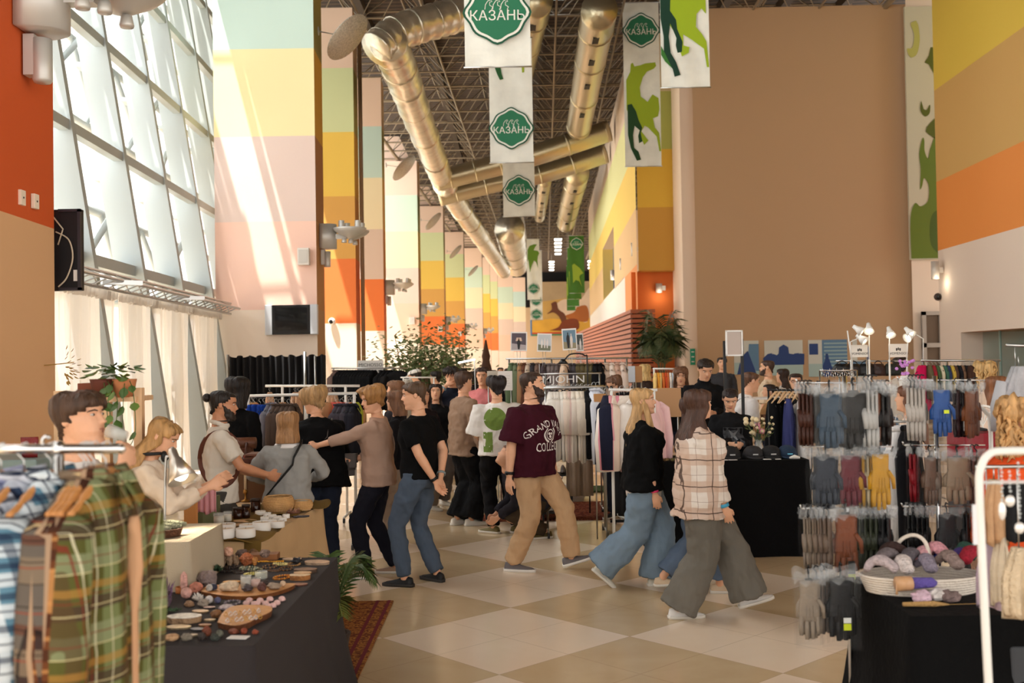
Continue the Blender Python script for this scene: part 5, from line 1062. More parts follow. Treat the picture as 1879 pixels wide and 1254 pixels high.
tray('long curved brown wooden board carrying jars and polished stones', [tuple(p)[:2] for p in spl([(588, 560, 0), (760, 592, 0), (950, 596, 0), (1130, 570, 0), (1275, 520, 0), (1270, 498, 0), (1050, 505, 0), (820, 505, 0), (640, 520, 0), (588, 560, 0)], 4)][:-1], .02, (186, 130, 74), (120, 70, 34))
tr2, tc = tray('rounded wood slice board with rows of small silver rings', [tuple(p)[:2] for p in spl([(712, 812, 0), (820, 836, 0), (930, 820, 0), (1010, 778, 0), (1110, 730, 0), (1105, 690, 0), (980, 678, 0), (830, 688, 0), (750, 740, 0), (712, 812, 0)], 4)][:-1], .026, (200, 142, 82), (96, 54, 28))
for k in range(16):
 x, y = 770 + (k % 8) * 36 + (k // 8) * 12, 716 + (k // 8) * 48 - (k % 8) * 4; p = G(*c3(x, y), T1 + .03); m = MB(CHROME if k % 3 else mat((196, 150, 70), .3, .9)); m.tube([(.008 * cos(a), 0, .008 + .008 * sin(a)) for a in [2 * pi * j / 10 for j in range(11)]], .0016, 5); m.ell((0, 0, .018), .003, 6)
 m.build('ring', label='small metal finger ring standing in a row on the rounded wood slice board', cat='ring', group='rings on the wood slice board', loc=(p.x, p.y, T1 + .0295), rz=.5)
it('tower', 'tall pale pink crystal point standing left of the long board', 445, 548, 62, 165, PKQ)
it('cluster', 'tall dark purple amethyst cluster beside the plaid shirts', 290, 655, 120, 240, (92, 70, 84), c2=(116, 84, 110))
it('ball', 'pale pink crystal ball in front of the tall pink point', 462, 592, 86, 80, PKQ)
it('rock', 'rough pink quartz lump between the crystal point and the grey geode', 535, 548, 100, 75, (214, 140, 118))
it('rock', 'large rough grey geode behind the left end of the long board', 612, 500, 150, 105, (146, 128, 124))
it('rock', 'pinkish brown rock by the white bowl', 365, 470, 130, 80, (184, 142, 112)); it('rock', 'brown rough rock at the edge of the plaid shirts', 232, 610, 90, 60, (130, 70, 40))
m = rockmesh((150, 108, 70), .045, .03, .03, 3, jag=.1); p = G(*c3(310, 432), T1)
m = MB(mat((128, 98, 66), .7, 0, .5, 30, .2, 20)); m.poly([(-.05, 0, 0), (.05, 0, 0), (.0, 0, .055)], (0, .09, 0)); m.build('wooden_wedge', label='triangular brown wooden block below the wooden spoon', cat='block', loc=(p.x, p.y, T1 + .0035), rz=.4)
m = MB(mat((188, 120, 62), .5, 0, .2, 20, .12, 12)); p = G(*c3(400, 385), T1); R_ = [[(.030 * cos(a) * s, -.004 + o, .075 + .05 * sin(a) * s) for a in [2 * pi * j / 20 for j in range(20)]] for s, o in ((1, 0), (.8, .006), (1, .012), (.1, .012))]; m.rings(R_); m.tube([(0, 0, .03), (0, .01, 0)], .008, 8); sp_ = m.build('wooden_spoon', label='leaning orange-brown wooden spoon next to the black teapot', cat='spoon', loc=(p.x - .02, p.y + .02, T1 + .0035)); sp_.rotation_euler = (0, -.5, .2)
def pot(label, x, y, w, h, c):
 p, s = spot(*c3(x, y), T1); r = w / 4.1756 * s / 2; H_ = h / 4.1756 * s; t = thing('teapot', label, 'teapot', (p.x, p.y + r, T1 + .0035))
 m = MB(mat(c, .22, .1)); m.lathe([(r * .55, 0), (r * .95, H_ * .2), (r, H_ * .42), (r * .8, H_ * .62), (r * .5, H_ * .7)], n=20); m.tube([(r * .8, 0, H_ * .3), (r * 1.3, 0, H_ * .5), (r * 1.4, 0, H_ * .62)], [r * .2, r * .14, r * .1], 8); m.build('body', t)
 m = MB(mat((126, 104, 78), .3, .5)); m.lathe([(r * .6, 0), (r * .5, H_ * .1), (r * .12, H_ * .14), (r * .16, H_ * .26), (r * .04, H_ * .28)], (0, 0, H_ * .68), n=16); m.build('lid', t)
 m = MB(mat(c, .3)); m.tube([(-r * .8, 0, H_ * .5), (-r * 1.35, 0, H_ * .5), (-r * 1.3, 0, H_ * .2), (-r * .85, 0, H_ * .15)], r * .09, 6); m.build('handle', t)
it('wslice', 'round brown wooden coaster under the black teapot', 520, 436, 170, 40, (150, 104, 66))
pot('glossy black teapot with a brass coloured lid on the coaster', 508, 402, 112, 125, (26, 22, 20)); pot('small dark pot just left of the black teapot', 352, 372, 90, 84, (50, 38, 30))
def stufftuft(label, x, y, w, h, c, n, seed, z=T1, conv=c3, k=4.1756, bask=(70, 44, 30), name='dried_flower_basket'):
 p, s = spot(*conv(x, y), z); W_ = w / k * s; H_ = h / k * s; t = thing(name, label, 'basket', (p.x, p.y + W_ * .35, z + .0035)); m = MB(mat(bask, .8, 0, .8, 40)); m.lathe([(W_ * .3, 0), (W_ * .42, H_ * .3), (W_ * .40, H_ * .36), (W_ * .3, H_ * .3)], n=24); m.build('basket', t)
 f = MB(mat(c, .8)); f2 = mat(tuple(int(v * .7) for v in c), .8); r_ = random.Random(seed); f1 = f.mats[0]
 for q in range(n):
  u = sqrt(r_.random()); a = r_.uniform(0, 6.28); pos = V((W_ * .48 * u * cos(a), W_ * .40 * u * sin(a), H_ * (.38 + .5 * sqrt(max(0, 1 - u * u)) + r_.uniform(-.05, .08)))); f.use(f1 if r_.random() < .65 else f2); e_ = .0075 * r_.uniform(.7, 1.4)
  nn = V((r_.uniform(-1, 1), r_.uniform(-1, 1), r_.uniform(-.2, 1))).normalized(); a_ = nn.orthogonal().normalized(); b_ = nn.cross(a_); f.add([pos + a_ * e_, pos + b_ * e_ + nn * .003, pos - a_ * e_, pos - b_ * e_ + nn * .003, pos - nn * e_ * .6], [(0, 1, 4), (1, 2, 4), (2, 3, 4), (3, 0, 4)])
 f.build('dried_flowers', t, kind='stuff')
stufftuft('dark basket heaped with small cream dried flowers behind the teapot', 548, 330, 330, 215, (222, 176, 124), 900, 1); stufftuft('small basket of dried buds at the edge of the green plaid shirt', 212, 470, 84, 84, (186, 140, 90), 140, 2)
it('ball', 'pink crystal ball on the carved stone stand', 785, 268, 78, 76, (232, 178, 150), z=T1 + .05)
for k in range(5): it('rock', 'small beige stone forming the stand of the pink crystal ball', 745 + k * 26, 332 - (k % 2) * 10, 50, 66, (170, 140, 112), seed=k, group='stones under the pink crystal ball')
it('rock', 'reddish brown bear-like stone right of the pink crystal ball', 925, 335, 105, 86, (150, 84, 48)); it('rock', 'little yellow-brown stone figure right of the teapot', 620, 352, 55, 72, (160, 124, 70)); it('rock', 'small amber brown stone figure beside the bear-like stone', 990, 332, 40, 60, (170, 112, 54))
p = G(*c3(1085, 300), T1); m = MB(mat((142, 90, 52), .5, 0, .2, 20, .1, 9)); m.box((0, .05, .018), (.17, .09, .035)); m.build('wooden_box', label='low brown wooden box at the back of the mineral table', cat='box', loc=(p.x - .03, p.y + .02, T1 + .0035), rz=.05, bevel=.003)
for x, w in ((885, 92), (975, 84), (1065, 76)):
 it('rock', {885: 'smoky open geode, leftmost of the three at the back', 975: 'brown open geode between the two smoky ones at the back', 1065: 'smoky geode on the low brown wooden box'}[x], x, 272, w, 56, (118, 96, 86) if x != 975 else (120, 84, 54), seed=x, z=T1 + (.04 if x == 1065 else .0))
it('strand', 'strand of round yellow beads in front of the low brown box', 1110, 318, 200, 20, (226, 160, 50)); it('slab', 'light wooden slice at the back right of the mineral table', 1270, 296, 150, 30, (196, 160, 126)); it('cluster', 'small black crystal cluster on the light wooden slice', 1308, 312, 90, 50, (26, 26, 32), c2=(40, 40, 50), z=T1 + .012)
it('slab', 'large flat geode slab with a cream crust at the far corner', 1462, 330, 205, 72, (196, 162, 132), c2=(150, 126, 104))
BRC = [(800, 362, 120, (52, 40, 36), None, 'dark brown bead bracelet behind the succulent'), (940, 372, 140, (140, 136, 112), (96, 104, 92), 'green-grey bead bracelet behind the yellow-green one'), (957, 412, 104, (190, 178, 104), None, 'yellow-green bead bracelet in the middle of the table'),
       (1100, 356, 104, (124, 90, 60), (60, 50, 46), 'mixed brown and black bead bracelet behind the long board'), (1185, 336, 110, (198, 182, 120), None, 'cream yellow bead bracelet by the yellow strand'), (1288, 336, 92, (150, 112, 70), None, 'light brown bead bracelet under the black crystal'), (1225, 372, 96, (70, 46, 34), (120, 84, 50), 'two-tone brown bead bracelet beside the slatted wooden box'),
       (1195, 440, 128, (200, 130, 44), (176, 104, 36), 'amber coloured bead bracelet at the right end of the long board'), (770, 392, 100, (40, 34, 34), None, 'black bead bracelet right of the succulent'), (1000, 382, 90, (110, 104, 84), None, 'dull green bead bracelet beside the green-grey one'), (860, 398, 80, (56, 44, 40), None, 'dark bead bracelet between the black and the yellow-green ones'),
       (1128, 388, 90, (88, 60, 40), None, 'coffee brown bead bracelet behind the amber one')]
for x, y, w, c, cc, lb in BRC: it('beads', lb, x, y, w, 30, c, c2=cc, seed=x)
p = G(*c3(700, 408), T1); f = MB(mat((58, 84, 58), .6)); r_ = random.Random(4)
for k in range(60): a = r_.uniform(0, 6.28); e_ = r_.uniform(.1, 1.4); leaf(f, (0, 0, .015), (cos(a) * cos(e_), sin(a) * cos(e_), sin(e_)), r_.uniform(.02, .045), .010)
f.build('succulent', label='small dark green succulent rosette left of the bracelets', cat='plant', loc=(p.x, p.y + .01, T1 + .012))
it('block', 'slatted brown wooden block at the right edge', 1370, 396, 180, 50, (128, 96, 74)); it('slab', 'upper cream slice in the pile at the right edge', 1350, 402, 140, 34, (206, 170, 128), c2=(150, 100, 54), z=T1 + .022); it('block', 'thick cream petrified wood slab at the right edge', 1330, 448, 160, 66, (214, 186, 150), c2=(160, 104, 54)); it('slab', 'reddish brown flat stone in front of the cream slab', 1318, 492, 142, 40, (150, 104, 82), c2=(96, 60, 48))
TB = T1 + .022
it('rock', 'rough cream and brown petrified wood piece on the long board', 788, 532, 150, 62, (202, 180, 152), z=TB); it('slab', 'tiger eye slice behind the petrified wood on the long board', 806, 478, 130, 60, (204, 150, 84), z=TB); it('ball', 'small cream stone ball at the end of the long board', 1205, 494, 44, 44, (206, 176, 146), z=TB)
for x, y, w, h, c, lb in ((930, 534, 92, 46, (70, 60, 62), 'dark grey polished stone under the glass jar'), (1040, 530, 72, 58, (92, 56, 48), 'dark red-brown stone in the middle of the long board'), (1052, 492, 90, 40, (54, 44, 42), 'blackish stone behind the red-brown one'), (1130, 516, 110, 40, (150, 130, 112), 'beige grey stone bar near the right of the long board'), (670, 524, 60, 46, (52, 56, 78), 'navy blue stone at the left end of the long board'), (640, 530, 50, 44, (190, 184, 176), 'white stone at the left tip of the long board')): it('rock', lb, x, y, w, h, c, z=TB, seed=x)
def jar(label, x, y, w, h, glass, fill, conv=c3, k=4.1756, z=TB, fh=.8, lid=None, name='candle_jar', cat='candle', wick=True):
 p, s = spot(*conv(x, y), z); r = w / k * s / 2; H_ = h / k * s; t = thing(name, label, cat, (p.x, p.y + r, z + .0035)); m = MB(mat(fill, .6)); m.lathe([(r * .9, .004), (r * .9, H_ * fh)], n=20); m.build('wax', t)
 m = MB(glass); m.lathe([(r * .96, 0), (r, H_ * .1), (r, H_), (r * .93, H_), (r * .93, H_ * .05)], n=22); m.build('glass', t)
 if lid: m = MB(mat(lid, .4)); m.lathe([(r * 1.04, H_ * .92), (r * 1.04, H_ * 1.12), (r * .2, H_ * 1.14)], n=20); m.build('lid', t)
 elif wick: m = MB(mat((60, 50, 44), .8)); m.tube([(0, 0, H_ * fh), (.002, 0, H_ * fh + .012)], .001, 4); m.build('wick', t)
GLS = mat((236, 238, 234), .05, alpha=.25, spec=.7)
jar('clear glass jar with grey stones on the long board', 914, 506, 84, 88, GLS, (176, 170, 156)); jar('clear glass with pale pink wax on the long board', 988, 500, 80, 62, GLS, (228, 168, 150)); jar('low clear glass of beads behind the long board', 1030, 444, 98, 56, GLS, (176, 176, 150), z=T1)
it('cluster', 'clear crystal cluster in front of the pink crystal ball', 552, 604, 84, 70, (210, 200, 190), c2=(226, 220, 212)); it('ball', 'clear crystal ball in front of the grey geode', 638, 628, 62, 62, (216, 206, 200)); it('ball', 'small dark blue crystal ball right of the clear one', 706, 626, 50, 48, (88, 88, 120))
it('rock', 'grey rounded stone under the clear crystal ball', 588, 652, 84, 50, (148, 134, 120)); it('rock', 'brown oval stone left of the grey rounded one', 484, 652, 80, 40, (150, 116, 86)); it('slab', 'dark pink agate slice left of the purple beads', 636, 668, 92, 34, (176, 140, 130), c2=(70, 60, 60))
it('beads', 'lilac and grey bead bracelet in front of the long board', 812, 636, 118, 40, (150, 138, 140), c2=(110, 100, 112)); it('rock', 'flat plate of pale purple amethyst under the lilac bracelet', 770, 680, 130, 34, (176, 160, 164))
for i, (x, y) in enumerate(((925, 644), (948, 620), (985, 648), (1030, 622), (1012, 644), (1072, 646), (1105, 612), (1128, 660), (1088, 664), (1160, 640), (1196, 610))): it('tumble', 'pale pink tumbled quartz pebble in the loose group on the grey cloth', x, y, 56, 36, (230, 186, 178), seed=i, group='pink quartz pebbles')
it('block', 'big white and brown rough quartz block near the front', 432, 782, 262, 84, (222, 218, 208), c2=(160, 128, 96)); it('slab', 'flat cream slice behind the white quartz block', 566, 700, 140, 30, (206, 172, 130)); it('slab', 'cream agate disc in front of the white quartz block', 388, 826, 192, 50, (232, 206, 160)); it('slab', 'small cream disc between the quartz block and the ring board', 642, 764, 90, 26, (222, 194, 150))
it('slab', 'orange-brown agate slice near the ring board', 602, 804, 100, 40, (176, 116, 62)); it('rock', 'small heap of brown stones behind the ring board', 690, 736, 90, 50, (138, 96, 60)); it('slab', 'long blue-grey dark slice in the front row', 545, 838, 122, 30, (112, 116, 124), c2=(50, 46, 48))
it('rock', 'dark brown rough rock at the very left of the front row', 262, 868, 96, 74, (84, 66, 54)); it('rock', 'navy blue stone behind the dark rock at the left', 254, 782, 86, 60, (36, 42, 74)); it('rock', 'dark grey rough stone in the front row', 582, 908, 70, 52, (58, 50, 46)); it('rock', 'red-brown pointed stone behind the dark grey one', 620, 876, 66, 66, (124, 64, 40)); it('rock', 'white and black rough stone in the front row', 462, 912, 92, 46, (128, 118, 104)); it('slab', 'small white chip behind the white and black stone', 505, 882, 84, 30, (222, 200, 166))
it('rock', 'dark green stone nearest the table edge', 680, 914, 72, 46, (56, 60, 54)); it('rock', 'grey-green stone left of the red ones', 718, 882, 54, 46, (106, 106, 92)); it('rock', 'long cream-brown stone, frontmost at the left', 346, 914, 118, 42, (190, 150, 112)); it('rock', 'long red-brown stone, the largest of the three by the white card', 824, 862, 84, 36, (128, 70, 50)); it('rock', 'red-brown stone in the middle of the three by the white card', 908, 860, 54, 40, (146, 66, 40)); it('rock', 'smallest red-brown stone to the right of the white card', 992, 862, 54, 30, (150, 70, 44))
p = G(*c3(866, 888), T1); m = MB(WHITE); m.box((0, 0, 0), (.085, .05, .003)); m.build('price_card', label='blank white card lying at the front edge of the mineral table', cat='card', loc=(p.x, p.y, T1 + .006), rz=-.15)
jar('white bowl with pale pink salt at the left', 350, 532, 92, 46, mat((236, 226, 216), .4), (236, 220, 206), z=T1, name='bowl', cat='bowl', fh=.85, wick=False); jar('orange-brown bowl just right of the white one', 408, 552, 66, 50, mat((168, 96, 44), .5), (150, 84, 40), z=T1, name='bowl', cat='bowl', fh=.8, wick=False)
f = MB(mat((40, 78, 44), .6)); p = G(*c3(340, 690), T1)
for k in range(44): a = r_.uniform(0, 6.28); leaf(f, (r_.uniform(-.04, .04), r_.uniform(-.02, .02), .006), (cos(a), sin(a), .4), .022, .009)
f.build('green_sprig', label='dark green leafy sprig lying behind the white quartz block', cat='plant', loc=(p.x, p.y, T1 + .004))
def j4(*a, **k): k.setdefault('z', T2 + .03); jar(*a, conv=c4, k=4.18, **k)
CER = mat((236, 230, 222), .45); AMB = mat((52, 26, 14), .12, alpha=.9); WX = (238, 226, 204)
for x, y, w, h, lb in ((704, 884, 148, 76, 'wide white candle tin, front left of the row'), (862, 878, 150, 70, 'wide white candle tin, right beside the front left one'), (716, 836, 138, 62, 'white candle tin with purple petals behind the front left one'), (884, 832, 138, 54, 'white candle tin with dried petals behind the front pair'), (988, 830, 140, 72, 'tall white candle tin right of the front pair'), (1112, 800, 112, 50, 'small white tin nearest the olive cloth')):
 j4(lb, x, y, w, h, CER, (226, 204, 176), fh=.9)
for x, y, w, h, lb in ((666, 772, 84, 84, 'candle in clear glass with a kraft label, left one'), (734, 750, 66, 76, 'candle in clear glass behind and right of the labelled one')): j4(lb, x, y, w, h, GLS, WX, fh=.7)
for x, y, w, h, lb in ((812, 728, 74, 76, 'brown apothecary jar, lowest and leftmost of the three'), (876, 722, 62, 92, 'brown apothecary jar in the middle of the three'), (948, 676, 74, 90, 'brown apothecary jar standing furthest right on a dark base')): j4(lb, x, y, w, h, AMB, (30, 16, 10), lid=(40, 24, 16))
for i, (x, y, w) in enumerate(((985, 700, 80), (1040, 712, 60), (1078, 728, 62), (1120, 738, 60), (1160, 748, 60), (1020, 744, 66), (1074, 762, 64), (1186, 724, 56))): j4('tiny white tealight candle among the others on the olive cloth', x, y, w, 30, CER, WX, fh=.9, group=None) if False else jar('tiny white tealight candle among the others on the olive cloth', x, y, w, 30, CER, WX, conv=c4, k=4.18, z=T2 + .03, fh=.9)
for o in [o for o in C.objects if o.get('label', '').startswith('tiny white tealight')]: o['group'] = 'tealights on the olive cloth'
def i4(kind, label, x, y, w, h, c, **k): px, py = c4(x, y); k.setdefault('z', T2 + .03); return item(kind, label, px, py, w / 4.18, h / 4.18, c, **k)
i4('wslice', 'light wood slice behind the white candle tins', 846, 786, 160, 40, (206, 156, 100)); i4('wslice', 'second light wood slice, below the brown jars', 868, 756, 178, 36, (216, 170, 116)); i4('slab', 'dark slate with white cards at the end of the olive cloth', 1300, 716, 130, 24, (60, 60, 72))
def basket(label, x, y, w, h, z, c=(206, 160, 104), seed=0, tuft=None):
 p, s = spot(*c4(x, y), z); r = w / 4.18 * s / 2; H_ = h / 4.18 * s * .8; t = thing('basket', label, 'basket', (p.x, p.y + r * .8, z + .0035)); m = MB(mat(c, .85, 0, .6, 80, .1, 20))
 n = int(H_ / .012) + 2
 for k in range(n): u = k / (n - 1); rr = r * (.82 + .22 * sin(pi * min(1, u * 1.1) * .8)) if u < .9 else r * .9; m.tube([(rr * cos(a), rr * sin(a), .006 + H_ * u) for a in [2 * pi * j / 24 for j in range(25)]], .0078, 6, False)
 m.use(mat((236, 220, 190), .8))
 for k in range(34): a = 2 * pi * k / 34; m.tube([(r * .86 * cos(a), r * .86 * sin(a), .0), (r * 1.05 * cos(a + .06), r * 1.05 * sin(a + .06), H_ * .5), (r * .93 * cos(a + .12), r * .93 * sin(a + .12), H_)], .0022, 4)
 m.use(mat((96, 62, 36), .9)); m.lathe([(r * .8, H_ * .55), (.002, H_ * .5)], n=20); m.build('weave', t)
 if tuft: f = rockmesh(tuft, r * .8, r * .8, H_ * .3, seed, jag=.3, rough=.9); o = f.build('bundles', t, loc=(0, 0, H_ * .7))
basket('large round woven straw basket on the candle table', 1112, 684, 226, 136, T2 + .02); basket('small woven straw basket with grey tufts at the table end', 1302, 664, 150, 76, T2 + .02, tuft=(170, 156, 134), seed=2)
i4('cluster', 'bunch of dark dried seed heads in front of the straw baskets', 1240, 690, 110, 60, (110, 70, 52), c2=(176, 130, 96), seed=3, cat='dried flowers')
def kb(label, x, y, w, h, c, dep=.1, z=T2 + .03, rz=0, open_=False, name='box', cat='box', tilt=0, top=None):
 p, s = spot(*c4(x, y), z); W_, H_ = w / 4.18 * s, h / 4.18 * s; m = MB(mat(c, .75, 0, .1, 30))
 if open_: [m.box(q, d) for q, d in (((0, 0, H_ / 2), (W_, .004, H_)), ((0, dep, H_ / 2), (W_, .004, H_)), ((-W_ / 2, dep / 2, H_ / 2), (.004, dep, H_)), ((W_ / 2, dep / 2, H_ / 2), (.004, dep, H_)), ((0, dep / 2, .004), (W_, dep, .006)))]
 else: m.box((0, dep / 2, H_ / 2), (W_, dep, H_))
 if top: m.use(mat(top, .8)); m.tube(spl([(-W_ * .25, 0, H_), (-W_ * .2, -.01, H_ + .05), (0, 0, H_ + .02), (W_ * .2, -.01, H_ + .05), (W_ * .25, 0, H_)], 4), .003, 5)
 o = m.build(name, label=label, cat=cat, loc=(p.x, p.y, z + .0035), rz=rz, bevel=0 if open_ else .003); o.rotation_euler = (tilt, 0, rz); return o
kb('open kraft cardboard box with paper inside, left of the white tins', 526, 884, 170, 96, (190, 140, 96), .12, open_=True, z=T2)
kb('kraft paper box flap standing behind the open cardboard box', 455, 800, 96, 210, (206, 138, 76), .04)
kb('tall sage green gift bag, leftmost of the three', 520, 760, 84, 200, (104, 106, 74), .08, z=T2, top=(214, 206, 180), name='gift_bag', cat='bag'); kb('tall sage green gift bag in the middle', 594, 782, 80, 236, (116, 120, 84), .08, z=T2, rz=.1, top=(214, 206, 180), name='gift_bag', cat='bag'); kb('sage green gift bag half hidden on the right', 640, 752, 54, 200, (96, 98, 68), .07, z=T2, top=(214, 206, 180), name='gift_bag', cat='bag')
kb('leaning tan parchment card with faded lines of writing', 745, 640, 104, 290, (212, 164, 110), .01, rz=-.1, tilt=-.12, name='parchment_card', cat='card'); kb('small tan wicker box behind the glass candles', 700, 650, 80, 52, (196, 146, 92), .08)
for x, y, w, h, lb in ((602, 560, 34, 190, 'cream taper candle behind the gift bags'), (880, 500, 30, 176, 'cream taper candle in a brass holder before the leather bag')):
 p, s = spot(*c4(x, y + 90), T2); t = thing('candlestick', lb, 'candle', (p.x, p.y, T2 + .0035)); hh = h / 4.18 * s; b0 = 90 / 4.18 * s * .9; m = MB(mat((232, 212, 178), .5)); m.tube([(0, 0, b0), (0, 0, b0 + hh * .9), (0, 0, b0 + hh)], [.012, .011, .003], 12); m.build('candle', t)
 m = MB(mat((176, 130, 66), .35, .8)); m.lathe([(.04, 0), (.036, .008), (.008, .02), (.008, b0 * .7), (.02, b0 * .8), (.016, b0 + .01), (.004, b0 + .01)], n=16); m.build('holder', t)
for x, y, w, h, lb in ((566, 540, 92, 240, 'rattan hoop handle of the left straw bag'), (665, 560, 104, 300, 'rattan hoop handle bag with grey bundles inside')):
 p, s = spot(*c4(x, y + 120), T2); W_, H_ = w / 4.18 * s, h / 4.18 * s; t = thing('straw_bag', lb.replace('rattan hoop handle of the left straw bag', 'straw bag with a thin rattan hoop handle behind the lamp'), 'bag', (p.x, p.y + .12, T2 + .0035)); m = MB(mat((186, 120, 60), .7, 0, .6, 50)); z0 = H_ * .62
 m.rings([[(W_ * g * cos(a), .05 * sin(a), z_) for a in [2 * pi * j / 16 for j in range(16)]] for z_, g in ((.0, .5), (z0 * .5, .62), (z0, .6))]); m.build('body', t)
 m = MB(mat((196, 124, 58), .6)); m.tube([(W_ * .42 * cos(a), 0, z0 + H_ * .42 * sin(a)) for a in [pi * j / 12 for j in range(13)]], .012, 8); m.build('handle', t)
 if x > 600:
  for k in range(4): m = rockmesh((150, 146, 140), .03, .025, .02, k, jag=.3, rough=.9); m.build('bundle', t, loc=(-.04 + .03 * k, 0, z0 + .01 * (k % 2)))
t = None
p, s = spot(*c4(735, 560), T2); t = thing('backpack', 'brown leather backpack with a rolled top held by the seller', 'bag', (p.x, p.y + .35, T2 + .0035)); LT = mat((92, 54, 36), .45, 0, .5, 24, .12, 8)
m = MB(LT); m.rings([[(w_ * cos(a), .10 * sin(a), z_) for a in [2 * pi * j / 20 for j in range(20)]] for z_, w_ in ((0, .17), (.04, .185), (.2, .18), (.34, .16), (.40, .14))]); m.build('body', t, disp=.03)
m = MB(mat((104, 62, 40), .45, 0, .4, 24)); m.tube([(-.17, 0, .44), (.17, 0, .44)], .052, 14); m.build('roll_top', t)
for s_ in (-1, 1): m = MB(mat((70, 38, 26), .5)); m.tube(spl([(s_ * .10, -.03, .46), (s_ * .11, -.12, .36), (s_ * .10, -.115, .1)], 4), .012, 6, flat=.4); m.build('strap', t)
p, s = spot(*c4(945, 560), T2); t = thing('handbag', 'large dark brown leather handbag behind the taper candle', 'bag', (p.x, p.y + .25, T2 + .0035)); m = MB(mat((58, 44, 42), .45, 0, .5, 20, .12, 6))
m.rings([[(w_ * cos(a), d_ * sin(a), z_) for a in [2 * pi * j / 20 for j in range(20)]] for z_, w_, d_ in ((0, .21, .09), (.03, .225, .10), (.16, .21, .09), (.27, .17, .04))]); m.build('body', t, disp=.03)
m = MB(mat((44, 32, 30), .5)); m.tube([(.09 * cos(a), 0, .26 + .10 * sin(a)) for a in [pi * j / 10 for j in range(11)]], .009, 7); m.build('handle', t)
for i, (x, y, w, h, c, lb) in enumerate(((930, 300, 210, 44, (84, 44, 34), 'dark red-brown leather case at the bottom of the pile'), (960, 262, 190, 40, (120, 76, 58), 'brown leather case in the middle of the pile'), (905, 256, 90, 22, (130, 40, 34), 'thin red leather wallet on the pile of cases'))):
 q = P(*c4(x, y), 8.7); W_ = w / 4.18 * 8.25 / 1900; m = MB(mat(c, .5)); m.box((0, .12, h / 4.18 * 8.25 / 3800), (W_, .24, h / 4.18 * 8.25 / 1900)); m.build('leather_case', label=lb, cat='case', loc=q, bevel=.008)
q = P(*c4(930, 310), 8.7); m = MB(mat((120, 86, 60), .6)); m.box((0, .12, q.z / 2), (.42, .24, q.z)); m.build('stand', label='brown plinth under the pile of leather cases', cat='stand', loc=(q.x, 8.7, -.001))
q = P(302, 955, 5.55); m = MB(mat((84, 52, 32), .9, 0, 1, 40, .3, 30)); m.lathe([(.092, 0), (.105, .04), (.098, .044), (.09, .02)], n=28); t = m.build('bark_tray', label='dark bark tray holding grey-green herb bundles', cat='tray', loc=(q.x, 5.5, 1.004)); t.scale = (1.05, 1.0, 1)
for k in range(4): m = MB(mat((140, 140, 116), .95, 0, 1, 60, .2, 30)); m.tube([(-.09, 0, 0), (0, 0, .006), (.09, 0, 0)], [.014, .018, .012], 9); m.build('herb_bundle', label='grey-green bundle of dried herbs on the bark tray', cat='herbs', group='herb bundles on the bark tray', loc=(q.x - .02 + .015 * k, 5.43 + .045 * k, 1.05 + .008 * (k % 2)), rz=.25 - .14 * k)
for x, c, lb, h in ((372, (214, 150, 154), 'pink cloth hanging over the corner of the candle table', 36), (300, (176, 166, 160), 'grey striped cloth hanging behind the desk lamp', 60)):
 q = P(x - (40 if x == 300 else 0), 905, 7.2); m = MB(mat(c, .9)); m.sheet(lambda u, v: (u * .13, .012 * sin(u * 22), -v * .16 + .01 * sin(u * 9)), 20, 6); m.build('cloth', label=lb, cat='cloth', loc=(q.x - .04, 7.2, q.z + (.02 if x > 350 else -.12)), solid=.006)
def fab(c, b_=.5): return mat(c, .9, 0, b_, 14, .12, 9, (1, 1, .4), .12)
def railrack(label, x0, x1, y, d, c=STEEL, posts=(), r=.013, dd=0., feet=True, wheels=True, name='clothes_rail', y1=None, extra=None, z0=0):
 a, b_ = P(x0, y, d), P(x1, y1 or y, d + dd); m = MB(c); m.tube([a, b_], r, 10); t = thing(name, label, 'clothes rail', (a.x, a.y, 0)); o = V((a.x, a.y, 0)); m.v = [tuple(V(v) - o) for v in m.v]; m.build('rail', t)
 for px in posts:
  u = (px - x0) / (x1 - x0); p = a.lerp(b_, u) - o; m = MB(c); m.tube([(p.x, p.y, .06 if wheels else 0), (p.x, p.y, p.z)], r, 10)
  m.tube([(p.x, p.y - .25, .07), (p.x, p.y + .25, .07)], r, 8); m.build('post', t)
  if wheels:
   for s in (-1, 1): w_ = MB(mat((60, 60, 62), .5)); w_.tube([(p.x - .012, p.y + s * .24, .032), (p.x + .012, p.y + s * .24, .032)], .03, 12); w_.build('castor', t)
 return t, a, b_
_pro = {}
